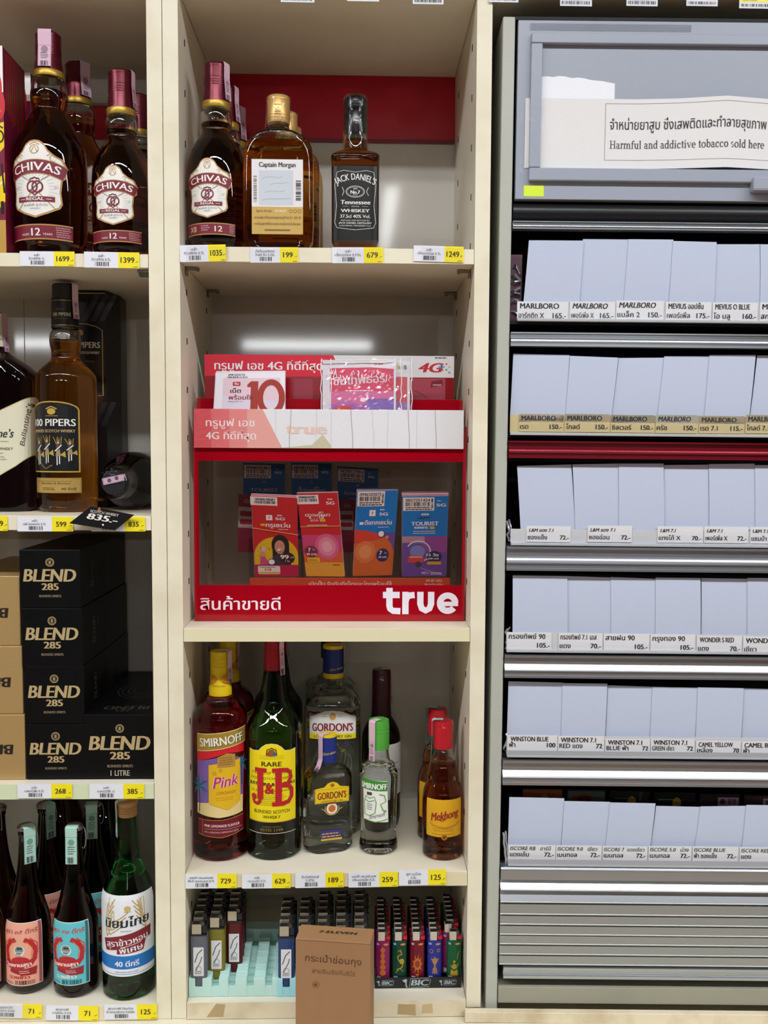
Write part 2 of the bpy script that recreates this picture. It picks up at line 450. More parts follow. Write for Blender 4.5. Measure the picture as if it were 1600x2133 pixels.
# ------------------------------------------------------------------ tobacco cabinet on the right (its own frame: it stands a little askew)
GREY = mat('grey_enamel', '#B4B6AC', 0.45, noise=('#A2A398', 6, 0.5))
GREYD = mat('blue_grey_enamel', '#9CA2B0', 0.36)
ALU = mat('brushed_aluminium', '#B6BAC0', 0.3, metal=0.85)
ALUW = mat('aluminium_face', '#A8A9A6', 0.42, metal=0.6)
REDALU = mat('red_anodised', '#7A0A1E', 0.3, metal=0.4)
BLK = mat('black_interior', '#0B0B0C', 0.6)
PAPER = mat('white_card', '#BDC5DA', 0.75)
PIV = Vector((0.402, 0.0, zc))
ARZ, ARY = math.radians(-1.6), math.radians(0.3)
CM = Matrix.Translation(PIV) @ Matrix.Rotation(ARZ, 4, 'Z') @ Matrix.Rotation(ARY, 4, 'Y'); CI = CM.inverted()
def cl(u, v, y):                            # pixel -> place in the cabinet's own frame, on its plane y
    o = CI @ Vector(CAM); d = CI.to_3x3() @ ray(u, v)
    return o + d * ((y - o.y) / d.y)
def cthing(name, label, cat, group=None):
    o = thing(name, label, cat, (0, 0, 0), 0, group); o.matrix_world = CM; return o
cab = cthing('tobacco_cabinet', 'grey metal tobacco cabinet with six rows of white cards and a roller shutter', 'cabinet')
pw = cl(1074, 35, 0).x
CW = 0.62                                   # runs on beyond the right edge
ztop = cl(1058, 34, 0).z
b = MB(); b.box(0, pw, 0.0, 0.26, 0.004, ztop, GREY, 0.0015); b.build('side_post', cab)
b = MB(); b.box(CW, CW + pw, 0.0, 0.26, 0.004, ztop, GREY, 0.0015); b.build('side_post', cab)
b = MB(); b.box(pw, CW, 0.25, 0.26, 0.004, ztop, BLK); b.box(pw, CW, 0.0, 0.25, ztop - 0.004, ztop, BLK); b.box(pw, pw + .0006, 0.012, .25, .03, ztop - .005, BLK); b.build('carcass', cab)
zs0, zs1 = cl(1100, 2090, 0).z, cl(1100, 2056, 0).z
b = MB(); b.box(pw + .001, CW, 0.0, 0.10, max(zs0, .003), zs1, mat('sill_enamel', '#9C9A8A', 0.5, noise=('#8F8C7E', 9, .5)), 0.001); b.build('sill', cab)
def rail(v0, v1, name='shutter_rail', m=ALU, u=1075, a0=0, a1=50):
    za, zb = cl(u, v1, 0).z, cl(u, v0, 0).z
    h = zb - za
    b = MB()
    def P(pts): b.prism([(y, za + q * h) for y, q in pts], pw + .0015, CW, m, 'x')
    P([(-.003, 1.0), (.012, 1.0), (.012, .90), (-.003, .90)])                   # top lip
    P([(.002, .90), (.012, .90), (.012, .55), (.002, .55)])                     # groove wall
    # rounded nose that catches the ceiling lamps
    nose = []; A0, A1 = math.radians(a0), math.radians(a1); s0 = math.cos(A0) - math.cos(A1); s1 = math.sin(A1) - math.sin(A0)
    for j in range(10):
        a = A0 + (A1 - A0) * j / 9; q1 = (math.sin(a) - math.sin(A0)) / s1
        nose.append((-.0035 + .27 * h * s0 / s1 * (math.cos(A0) - math.cos(a)) / s0, .32 + .27 * q1))
    P(nose + [(.012, .60), (.012, .30), (-.0035, .30)])
    P([(-.001, .30), (.012, .30), (.012, .10), (-.001, .10)])
    P([(-.003, .10), (.012, .10), (.012, .0), (-.003, .0)])
    return b.build(name, cab, 25)
rail(461, 477); rail(692, 721); rail(918, 954, m=REDALU); rail(1138, 1188); rail(1364, 1411, a0=24, a1=36); rail(1583, 1634, a0=28, a1=40)
# rolled shutter
b = MB()
za, zb = cl(1075, 1831, 0).z, cl(1075, 1805, 0).z
b.prism([(-.002, zb), (.012, zb), (.012, za), (-.002, za)], pw + .0015, CW, ALU, 'x')
b.prism([(-.004, zb - .002), (-.002, zb), (-.002, zb - .004)], pw + .0015, CW, ALU, 'x')
sl = [(1833, 1851, .74), (1855, 1876, .54), (1880, 1901, .06), (1904, 1922, .05), (1925, 1943, .05), (1945, 1963, .05), (1966, 1984, .05), (1987, 2005, .05)]
for v0, v1, k in sl:
    zb, za = cl(1075, v0, 0).z, cl(1075, v1, 0).z; h = zb - za
    b.prism([(-.003, za), (-.003 + k * h, zb - .0015), (.001 + k * h, zb), (.010, zb), (.010, za - .0008), (-.001, za - .0008)], pw + .0015, CW, ALU if k > .2 else ALUW, 'x')
    b.prism([(-.0040, za - .0009), (-.0040, za - .0002), (-.0034, za + .0006), (.002, za + .0006), (.002, za - .0009)], pw + .0015, CW, ALUW, 'x')
b.box(pw + .0015, CW, .009, .011, cl(1075, 2012, 0).z, cl(1075, 1806, 0).z, mat('slat_gap', '#3A3A3A', .6))
b.build('shutter', cab)
b = MB(); zb, za = cl(1080, 2006, 0).z, cl(1080, 2035, 0).z; h = zb - za
xb = cl(1048, 2020, 0).x
b.prism([(-.004, za), (-.004, za + .2 * h), (-.001, za + .25 * h), (-.001, za + .55 * h), (-.004, za + .6 * h), (-.004, za + .78 * h), (.002, za + .85 * h), (.002, zb), (.012, zb), (.012, za)], xb, CW, ALU, 'x')
b.build('shutter_bottom_bar', cab)
# door
dz0, dz1 = cl(1080, 415, 0).z, cl(1080, 42, 0).z
dx0 = cl(1077, 200, 0).x
b = MB(); b.box(dx0, CW, -.001, .012, dz0, dz1, GREYD, .0008)
b.build('door_panel', cab)
ix0, ix1 = cl(1103, 220, 0).x, CW - .02
iz0, iz1 = cl(1103, 379, 0).z, cl(1105, 73, 0).z
jx0 = cl(1126, 220, 0).x
jz0, jz1 = cl(1126, 353, 0).z, cl(1128, 95, 0).z
b = MB()
b.box(ix0, ix1, -.009, -.0008, jz1, iz1, GREYD, .0012); b.box(ix0, ix1, -.009, -.0008, iz0, jz0, GREYD, .0012)
b.box(ix0, jx0, -.009, -.0026, jz0 + .0003, jz1 - .0003, GREYD, .0012)
fd = b.build('door_frame', cab)
b = MB(); hx0 = cl(1560, 390, 0).x; hz0, hz1 = cl(1570, 404, 0).z, cl(1570, 374, 0).z
b.box(hx0, hx0 + .12, -.016, -.0012, hz0, hz1, GREYD, .003); b.build('door_handle', cab)
# black valance roll under the door
b = MB(); z1, z0 = cl(1080, 418, 0).z, cl(1080, 458, 0).z; b.lathe([(0, 0), ((z1 - z0) / 2, 0), ((z1 - z0) / 2, CW - pw - .004), (0, CW - pw - .004)], mat('black_roller', '#17181A', .35), 24)
o = b.build('shutter_roller', cab, 40); o.rotation_euler = (0, PI / 2, 0); o.location = (pw + .002, (z1 - z0) / 2 + .002, (z0 + z1) / 2)

# ---- rows: pixel corners of each white card: top-left, top-right, bottom-right, bottom-left in the zoom of that row
def zr(bx, by): return lambda p: (bx + p[0] / 2.6667, by + p[1] / 2.6667)
ROWS = [
 (zr(1000, 460), [((272,108),(576,110),(550,470),(240,470)), ((572,100),(828,102),(797,470),(546,470)), ((825,102),(1075,104),(1048,470),(797,470)), ((1072,112),(1315,118),(1298,480),(1048,480)), ((1315,130),(1555,130),(1555,480),(1298,480)), ((1558,130),(1800,135),(1800,480),(1556,480))]),
 (zr(1000, 460), [((185,738),(498,745),(475,1100),(166,1100)), ((500,750),(768,760),(728,1100),(474,1100)), ((770,762),(1026,760),(983,1105),(728,1105)), ((1024,752),(1285,752),(1243,1110),(983,1110)), ((1275,745),(1532,745),(1493,1110),(1243,1110)), ((1540,748),(1800,750),(1780,1115),(1495,1115))]),
 (zr(1000, 920), [((206,135),(507,127),(534,540),(228,540)), ((514,126),(768,122),(772,540),(532,540)), ((770,122),(1020,122),(1024,540),(772,540)), ((1022,130),(1268,128),(1271,540),(1022,540)), ((1271,125),(1525,122),(1529,545),(1273,545)), ((1527,130),(1790,130),(1794,545),(1529,545))]),
 (zr(1000, 920), [((182,743),(485,747),(487,1100),(180,1100)), ((485,747),(727,755),(728,1100),(487,1100)), ((727,752),(975,762),(974,1100),(728,1100)), ((976,755),(1225,758),(1225,1110),(974,1110)), ((1230,758),(1485,762),(1484,1110),(1228,1110)), ((1485,757),(1750,760),(1750,1110),(1484,1110))]),
 (zr(1000, 1380), [((158,105),(458,112),(450,430),(148,430)), ((458,115),(708,118),(693,430),(450,430)), ((710,127),(960,135),(943,440),(695,440)), ((958,135),(1212,140),(1193,450),(943,450)), ((1210,138),(1465,143),(1448,460),(1195,460)), ((1465,143),(1720,150),(1703,465),(1450,465))]),
 (zr(1000, 1380), [((163,748),(468,755),(448,1040),(153,1040)), ((468,770),(722,775),(695,1040),(450,1040)), ((722,778),(975,783),(943,1045),(695,1045)), ((978,797),(1230,803),(1188,1050),(943,1050)), ((1225,800),(1480,797),(1448,1055),(1188,1055)), ((1480,792),(1740,795),(1718,1060),(1450,1060))]),
]
ROWN = ['top', 'second', 'third', 'fourth', 'fifth', 'bottom']
for ri, (zf, cards) in enumerate(ROWS):
    for ci, cs in enumerate(cards):
        pts = [zf(p) for p in cs]
        yt = 0.0082 + 0.0011 * ((ci * 2 + ri) % 3); yb = 0.0078 + 0.0011 * ((ci * 2 + ri) % 3)
        P = [cl(pts[0][0], pts[0][1], yt), cl(pts[1][0], pts[1][1], yt), cl(pts[2][0], pts[2][1], yb), cl(pts[3][0], pts[3][1], yb)]
        b = MB(); n = 6; vs = []
        for k in range(n + 1):
            for s in (0, 1):
                a = P[0].lerp(P[3], k / n) if s == 0 else P[1].lerp(P[2], k / n)
                bow = 0.0012 * math.sin(PI * k / n)
                vs.append((a.x, a.y - bow, a.z))
        m = len(vs); vs += [(x, y + .0006, z) for x, y, z in vs]
        fs = []
        for k in range(n):
            a = 2 * k
            fs += [(a, a + 2, a + 3, a + 1), (a + m, a + 1 + m, a + 3 + m, a + 2 + m), (a, a + m, a + 2 + m, a + 2), (a + 1, a + 3, a + 3 + m, a + 1 + m)]
        fs += [(0, 1, 1 + m, m), (2 * n, 2 * n + m, 2 * n + 1 + m, 2 * n + 1)]
        b.add(vs, fs, PAPER)
        o = b.build('card', None, 30); o.matrix_world = CM
        where = 'cut by the picture edge' if ci == 5 else ORD[ci] + ' from the left'
        tag(o, 'blank white card in the %s row of the tobacco cabinet, %s' % (ROWN[ri], where), 'card', 'blank white cards in the tobacco cabinet')
# ---- price rails with their paper labels
LBL = mat('label_paper', '#DCDCDE', 0.6)
LBLT = mat('label_paper_tan', '#C9B88A', 0.6)
FILMC = film('clear_label_film', '#FFFFFF', 0.02, 0.1)
def prail(v0, v1, vlip, u0, lip=None, m=None):
    za, zb, zl = cl(1100, v1, .004).z, cl(1100, v0, .004).z, cl(1100, vlip, .002).z
    x0 = cl(u0, v0, .004).x
    b = MB(); b.box(x0, CW, .0050, .0062, za, zb, m or mat('rail_back_plastic', '#C9CACD', .4)); b.box(x0, CW, -.0015, .006, za - .0035, za, mat('rail_lip_grey', '#B2B4B8', .35), .0006)
    o = b.build('price_rail', cab)
    b = MB(); b.box(x0, CW, -.0014, -.0010, za, zl, FILMC if not lip else lip); b.build('clear_lip', o)
    b = MB(); b.box(pw + .001, CW, .012, .25, za - .006, za - .0015, BLK); b.build('pack_tray', cab)
prail(628, 664, 643, 1078)
prail(864, 901, 880, 1063, m=LBLT)
prail(1102, 1130, 1104, 1064)
prail(1318, 1352, 1335, 1055)
greylip = mat('grey_lip', '#A3A5AA', .4)
prail(1533, 1570, 1562, 1056, greylip)
prail(1762, 1796, 1788, 1058, greylip)
# the labels: row, x0, x1 (zoom px), top, bottom, line 1, line 2, price, slant
LABELS = [
 [(205,490,450,556,'MARLBORO','อาร์กติก X','165.-',0),(498,752,450,556,'MARLBORO','เพอร์เพิ่ล X','165.-',.2),(755,1022,445,552,'MARLBORO','แบล็ค 2','150.-',.2),(1030,1287,452,556,'MEVIUS ออปชั่น','เพอร์เพิ่ล','175.-',0),(1290,1545,455,560,'MEVIUS O BLUE','โอ บลู','160.-',0),(1552,1800,455,562,'MEVIUS','สกาย','160.-',0)],
 [(215,465,1075,1170,'MARLBORO','เรด','150.-',0),(470,722,1075,1172,'MARLBORO','โกลด์','150.-',0),(725,972,1080,1175,'MARLBORO','ซิลเวอร์','150.-',0),(974,1212,1080,1178,'MARLBORO','ครัช','150.-',.15),(1216,1470,1085,1180,'MARLBORO','เรด 7.1','115.-',0),(1474,1720,1080,1180,'MARLBORO','โกลด์ 7.1','115.-',0)],
 [(257,504,470,556,'L&M แดง 7.1','ซองแข็ง','72.-',.2),(597,846,468,556,'L&M แดง 7.1','ซองอ่อน','72.-',.2),(985,1240,472,560,'L&M 7.1','แทงโก้ X','70.-',.2),(1244,1492,473,562,'L&M 7.1','เพอร์เพิ่ล X','72.-',.2),(1500,1740,475,565,'L&M 7.1','แซมบ้า X','72.-',0)],
 [(148,398,1060,1158,'กรองทิพย์ 90','','105.-',0),(435,682,1064,1162,'กรองทิพย์ 7.1 เอส','แดง','70.-',0),(686,942,1068,1166,'สายฝน 90','','105.-',0),(946,1196,1072,1170,'กรุงทอง 90','','105.-',0),(1203,1456,1080,1176,'WONDER S RED','แดง','70.-',0),(1460,1710,1084,1182,'WONDER S','เขียว','70.-',0)],
 [(152,430,405,488,'WINSTON BLUE','ฟ้า','100',0),(433,690,410,494,'WINSTON 7.1','RED แดง','72',0),(695,945,425,505,'WINSTON 7.1','BLUE ฟ้า','72',0),(948,1194,425,507,'WINSTON 7.1','GREEN เขียว','72',0),(1198,1450,437,517,'CAMEL YELLOW','เหลือง','70',0),(1453,1700,440,522,'CAMEL BLUE','ฟ้า','70',0)],
 [(158,420,1015,1095,'ISCORE RB   อาร์บี','แดงเข้ม','72.-',.2),(422,676,1018,1097,'ISCORE 9.0   เขียว','เมนทอล','72.-',.15),(680,930,1022,1100,'ISCORE 7  แดงเขียว','เมนทอล','72.-',.15),(936,1176,1022,1102,'ISCORE 5.0   ม่วง','เมนทอล','72.-',.15),(1180,1436,1024,1104,'ISCORE BLUE','ฟ้า ซองแข็ง','72.-',.15),(1442,1700,1028,1108,'ISCORE RED','แดง','72.-',.15)],
]
for ri, row in enumerate(LABELS):
    zf = ROWS[ri][0]
    for li, (x0, x1, y0, y1, a, bb, pr, sh) in enumerate(row):
        u0, v0 = zf((x0, y0)); u1, v1 = zf((x1, y1)); yl = .0040 - .0002 * (li % 2)
        p, q = cl(u0, v1, yl), cl(u1, v0, yl); w, h = (q.x - p.x) * 1000, (q.z - p.z) * 1000
        if ri == 4 or ri == 5: h += 2
        b = MB(); b.box(0, w / 1000, 0, .0004, 0, h / 1000, LBL if ri != 1 else LBLT)
        s = Sheet(); dk = ink('#202022')
        if ri == 1: s.rect(0, h * .55, w, h, LBL)
        y1t = h * .64
        if ri == 5: s.text(a, w * .03, y1t + 1, h * .22, dk, 'l', wmax=w * .9, bold=.012, shear=sh)
        elif a.startswith(('กรอง', 'สาย', 'กรุง')): s.text(a, w * .04, y1t, h * .27, dk, 'l', wmax=w * .82, bold=.02)
        else: s.text(a, w * .06, y1t, h * (.27 if ri != 2 else .2), dk, 'l', wmax=w * .76, bold=.03, shear=sh)
        if bb: s.text(bb, w * .03, h * (.16 if ri < 4 else .3), h * .26, dk, 'l', wmax=w * .5, bold=.02)
        s.text(pr, w * .96, h * (.16 if ri < 4 else .3), h * .26, dk, 'r', wmax=w * .36, bold=.03)
        s.place(b, flat(0), None)
        o = b.build('price_label'); o.matrix_world = CM @ Matrix.Translation(Vector((p.x, yl, q.z - h / 1000)))
        place_ = 'cut by the picture edge' if li == len(row) - 1 else ORD[li] + ' from the left'
        pt = ' priced ' + pr.replace('.-', ' baht') if ri < 4 and li < len(row) - 1 else ''
        tag(o, '%s price label%s on the %s tobacco rail, %s' % ('tan' if ri == 1 else 'white', pt, ROWN[ri], place_), 'price label', 'paper price labels on the tobacco rails')
# ---- packs that show above the cards of the bottom row, and the wrapped pack at the left of the top row
def pack(x0, x1, z0, z1, y, label, top, face2=None, stamp=False):
    t = cthing('cigarette_pack', label, 'cigarette pack', 'cigarette packs behind the white cards')
    b = MB(); b.box(x0, x1, y, y + .021, z0, z1, mat('pack_black_card', '#1B1A18', .3), .001)
    s = Sheet(); w, h = (x1 - x0) * 1000, (z1 - z0) * 1000
    s.rect(1.5, h * .3, w - 1.5, h - 1.5, top, 1)
    if face2:
        s.ell(w * .42, h - 14, w * .3, 9, face2, 2); s.ell(w * .45, h - 13, w * .18, 5.5, ink('#5A2E22'), 3)
    elif stamp:
        s.rect(w * .46, h - 17, w - 2, h - 5, ink('#C9A6B6'), 2); s.ell(w * .58, h - 11, 4, 4, ink('#5A4A60'), 3); s.bars(w * .7, h - 15, w * .92, h - 7, ink('#5A4A60'), 7)
    else:
        s.ell(w * .55, h - 15, 6, 8, ink('#B79A34'), 2); s.line([(w * .1, h - 10), (w * .5, h - 10)], 1.2, ink('#8A8A88'))
    s.place(b, flat(y, x0, z0)); b.build('carton', t)
    b = MB(); b.box(x0 - .0004, x1 + .0004, y - .0012, y - .0010, z0, z1 + .0006, FILMC); b.build('film_wrap', t)
zf = ROWS[5][0]
skin = ink('#8A4A30'); blk2 = ink('#20201C')
for i, (a, c, top_, nm) in enumerate([(235, 462, ink('#A8552F'), 'orange'), (482, 700, ink('#5F6B58'), 'face'), (722, 945, blk2, 'g'), (966, 1200, blk2, 'g'), (1218, 1445, ink('#3A2A2A'), 's'), (1466, 1700, ink('#4A3436'), 's')]):
    u0, v0 = zf((a, 700 + 7 * i)); u1, v1 = zf((c, 700))
    p, q = cl(u0, v0, .045), cl(u1, v0, .045); zb = cl(1100, 1796, .004).z - .0012
    nm2 = {'orange': 'cigarette pack with an orange-brown picture', 'face': 'cigarette pack picturing a nose', 'g': 'black cigarette pack with a yellow mark', 's': 'dark cigarette pack with a pink stamp'}[nm]
    pack(p.x, q.x, zb, p.z, .045, '%s, %s from the left above the bottom cards' % (nm2, ORD[i]), top_, skin if nm == 'face' else None, nm == 's')
p, q = cl(1063, 530, .03), cl(1089, 530, .03); zb = cl(1100, 664, .004).z - .0012
t = cthing('cigarette_pack', 'purple pack in crinkled clear wrap at the left end of the top tobacco row', 'cigarette pack')
b = MB(); b.box(p.x, q.x, .03, .055, zb, p.z, mat('purple_card', '#6B4A58', .4), .001); b.build('carton', t)
b = MB(); random.seed(5)
for k in range(7):
    z = p.z - .02 - k * .009; b.tube([(p.x + .001, .028 + random.random() * .004, z), (p.x + .006, .024 + random.random() * .004, z - .004 + random.random() * .012), (q.x - .003, .026, z + .006 - random.random() * .012)], .0008 + random.random() * .0012, mat('crinkled_wrap', '#C8CCD2', .12, metal=.6), 6)
b.build('crinkled_wrap', t, 60)
for i, (u, v0, v1) in enumerate([(1056, 1086, 1128), (1054, 1310, 1352), (1051, 1530, 1568), (1049, 1735, 1800)]):
    b = MB(); p0, p1 = cl(u, v1, .006), cl(u, v0, .006); random.seed(20 + i)
    pts = [(p0.x + random.uniform(-.001, .004), .006 + random.uniform(0, .004), p0.z + (p1.z - p0.z) * k / 6) for k in range(7)]
    b.tube(pts, .0016, mat('crinkled_wrap', '#C8CCD2', .12, metal=.6), 6); b.tube([(x + .003, y + .001, z + .002) for x, y, z in pts[::-1]], .0011, mat('crinkled_wrap', '#C8CCD2', .12, metal=.6), 6)
    o = b.build('crumpled_film', None, 60); o.matrix_world = CM
    tag(o, 'crumpled clear film stuffed at the left end of the %s tobacco row' % ['third', 'fourth', 'fifth', 'bottom'][i], 'plastic film', 'crumpled film at the row ends')
# ---- the warning paper, the torn sheet under it, the yellow sticker, tape
def cmap(y): return lambda a, b_, l: tuple(CI @ Vector((0, 0, 0))) 
t0 = cl(1126, 170, -.0012); t1 = cl(1281, 170, -.0012); tb = cl(1126, 352, -.0012)
b = MB(); ry = random.Random(3)
pts = [(t0.x, tb.z), (t1.x, tb.z), (t1.x, cl(1281, 176, 0).z)]
for k in range(13):
    u = 1281 - 155 * k / 12; v = 176 - 16 * min(1, k / 9) ** .7 + ry.uniform(-1.5, 1.5); pts.append((cl(u, v, 0).x, cl(u, v, 0).z))
b.prism(pts, -.0016, -.0012, mat('white_sheet', '#F0F1F8', .7)); o = b.build('torn_paper'); o.matrix_world = CM
tag(o, 'torn white paper sheet stuck on the grey cabinet door, behind the warning notice', 'paper')
nt_ = thing('warning_notice', 'long white paper notice about tobacco taped over the grey cabinet door', 'notice'); nt_.matrix_world = CM
pl, pr = cl(1095, 205, -.002), cl(1600, 205, -.002)
w = (pr.x - pl.x) * 1000 + 40
def notice_map(a, b_, l):                    # runs behind the raised frame at the left, one crease
    x = a; y = -.0019
    cr = cl(1510, 260, -.004).x - pl.x
    y -= max(0, .010 - abs(x - cr) * .09)
    zz_ = b_ - (.0 if x < .02 else .0)
    up = .0022 * max(0, 1 - abs(x - cr) / .06)
    return (pl.x + x, y - l, b_ + up * (1 if b_ > zmid else .4))
nz0, nz1 = cl(1300, 350, -.006).z, cl(1300, 204, -.006).z; zmid = (nz0 + nz1) / 2
s = Sheet(); Wn = w; s.rect(0, nz0 * 1000, Wn, nz1 * 1000, mat('notice_paper', '#E3E2E2', .75), 0)
fx0 = (cl(1262, 260, -.006).x - pl.x) * 1000; fz1 = cl(1262, 213, -.006).z * 1000; fz0 = cl(1262, 332, -.006).z * 1000
gl = ink('#5A5A5C')
s.rect(fx0, fz1 - .5, Wn, fz1, gl, 1).rect(fx0, fz0, Wn, fz0 + .5, gl, 1).rect(fx0, fz0, fx0 + .5, fz1, gl, 1)
tx0 = (cl(1272, 260, -.006).x - pl.x) * 1000; tx1 = (cl(1596, 260, -.006).x - pl.x) * 1000
s.text('จำหน่ายยาสูบ ซึ่งเสพติดและทำลายสุขภาพ', tx0, cl(1300, 268, -.006).z * 1000, 12.0, ink('#2A2A2C'), 'l', w=tx1 - tx0, bold=.012)
SERIF = True
tb_ = cl(1300, 308, -.006).z * 1000
b = MB()
# book lettering drawn stroke by stroke (the notice is set in a roman face)
def roman(sh, txt, x, y, em, m, w=None, z=3):
    out = []
    def R(x0, y0, x1, y1): out.append(([(x0, y0), (x1, y0), (x1, y1), (x0, y1)], [(0, 1, 2, 3)]))
    def stem(cx, y0, y1, sv=3, t=.098):
        R(cx - t / 2, y0, cx + t / 2, y1)
        if sv & 1: R(cx - .11, y0, cx + .11, y0 + .025)
        if sv & 2: out.append(([(cx - .12, y1 - .045), (cx - t / 2, y1 - .03), (cx - t / 2, y1), (cx - .12, y1 - .02)], [(0, 1, 2, 3)]))
    def bowl(cx, cy, rx, ry, a0=0, a1=360, t=.098, h=.042):
        vs = []; n = 22
        for k in range(n + 1):
            a = math.radians(a0 + (a1 - a0) * k / n); c, s_ = math.cos(a), math.sin(a)
            vs += [(cx + rx * c, cy + ry * s_), (cx + (rx - t) * c, cy + (ry - h) * s_)]
        out.append((vs, [(2 * k, 2 * k + 2, 2 * k + 3, 2 * k + 1) for k in range(n)]))
    xh, cap, asc = .45, .66, .68
    def arch(xa, xb): bowl((xa + xb) / 2, xh - .15, (xb - xa) / 2 + .0425, .15, 0, 165)
    def glyph(c):
        if c == 'H':
            for cx in (.16, .56): R(cx - .047, 0, cx + .047, cap); R(cx - .13, 0, cx + .13, .025); R(cx - .13, cap - .025, cx + .13, cap)
            R(.16, .33, .56, .365); return .72
        if c == 'a': R(.27, .06, .35, .33); bowl(.19, .32, .16, .13, 5, 170); bowl(.20, .13, .17, .135, 60, 330, .08); R(.27, .0, .44, .04); R(.30, .0, .36, .09); return .45
        if c == 'r': stem(.14, 0, xh); bowl(.27, xh - .14, .17, .14, 60, 160); bowl(.31, xh - .06, .05, .05, t=.05, h=.05); return .35
        if c == 'm': stem(.14, 0, xh); stem(.42, 0, .33, 1); stem(.70, 0, .33, 1); arch(.14, .42); arch(.42, .70); return .83
        if c == 'n': stem(.14, 0, xh); stem(.40, 0, .33, 1); arch(.14, .40); return .53
        if c == 'h': stem(.14, 0, asc); stem(.40, 0, .33, 1); arch(.14, .40); return .53
        if c == 'u': stem(.14, .13, xh, 2); stem(.40, .02, xh, 2); bowl(.27, .15, .1725, .15, 180, 345); R(.36, 0, .48, .025); return .53
        if c == 'f': stem(.16, 0, .52, 1); R(.03, xh - .03, .32, xh); bowl(.29, .52, .1725, .16, 60, 180); bowl(.35, .63, .045, .045, t=.045, h=.045); return .34
        if c == 'l': stem(.14, 0, asc); return .29
        if c == 'i': stem(.14, 0, xh); bowl(.14, .60, .055, .055, t=.055, h=.055); return .29
        if c == 'd': stem(.38, .02, asc, 2); R(.36, 0, .48, .025); bowl(.22, .22, .19, .23, 40, 320); return .51
        if c == 'b': stem(.12, .03, asc, 2); bowl(.28, .22, .19, .23, -140, 140); return .51
        if c == 'c': bowl(.24, .22, .21, .23, 45, 318); bowl(.36, .34, .05, .05, t=.05, h=.05); return .45
        if c == 'e': bowl(.24, .22, .21, .23, 0, 318); R(.06, .22, .44, .25); return .47
        if c == 'o': bowl(.26, .22, .23, .23); return .52
        if c == 't': stem(.15, .07, .58, 0); R(.02, xh - .03, .29, xh); bowl(.24, .11, .1325, .11, 180, 300); return .31
        if c == 'v':
            out.append(([(.02, xh), (.13, xh), (.30, .05), (.25, 0)], [(0, 1, 2, 3)])); out.append(([(.25, 0), (.29, 0), (.45, xh), (.40, xh)], [(0, 1, 2, 3)])); R(.0, xh - .022, .19, xh); R(.33, xh - .022, .5, xh); return .5
        if c == 's': bowl(.18, .335, .135, .115, 30, 270, .06, .04); bowl(.20, .105, .145, .115, -150, 90, .06, .04); return .39
        return .25
    px = 0; allv = []
    for c in txt:
        out.clear(); a = glyph(c)
        for vs, fs in out: allv.append(([(px + q[0], q[1]) for q in vs], fs))
        px += a
    kx = (w / px) if w else em
    for vs, fs in allv: sh.raw([(x + q[0] * kx, y + q[1] * em) for q in vs], fs, m, z)
roman(s, 'Harmful and addictive tobacco sold here', tx0, tb_, 15.0, ink('#2A2A2C'), w=tx1 - tx0 - 2)
s.place(b, notice_map, 5.0, eps=.00012)
b.build('paper_sheet', nt_)
b = MB(); tapem = film('crinkled_tape', '#FFFFFF', .02, .15, bump=(300, 1.0))
p0, p1 = cl(1080, 262, -.0014), cl(1132, 228, -.0014); b.box(p0.x, p1.x, -.0096, -.0093, p0.z, p1.z, tapem); b.build('tape', nt_)
b = MB(); p0, p1 = cl(1079, 362, -.0014), cl(1098, 332, -.0014); b.box(p0.x, p1.x, -.0028, -.0024, p0.z, p1.z, tapem); b.build('tape', nt_)
b = MB(); p0, p1 = cl(1091, 409, -.001), cl(1133, 387, -.001); b.box(p0.x, p1.x, -.0014, -.0010, p0.z, p1.z, mat('fluorescent_paper', '#D9F23A', .6))
o = b.build('sticker'); o.matrix_world = CM; tag(o, 'small bright yellow-green sticker at the lower left of the grey door', 'sticker')
b = MB(); rr = random.Random(8)
p0, p1 = cl(1100, 64, -.001), cl(1440, 52, -.001)
b.box(p0.x, p1.x, -.0016, -.0010, p0.z, p1.z, tapem); o = b.build('tape'); o.matrix_world = CM
tag(o, 'long strip of crinkled clear tape along the top of the grey door', 'tape')

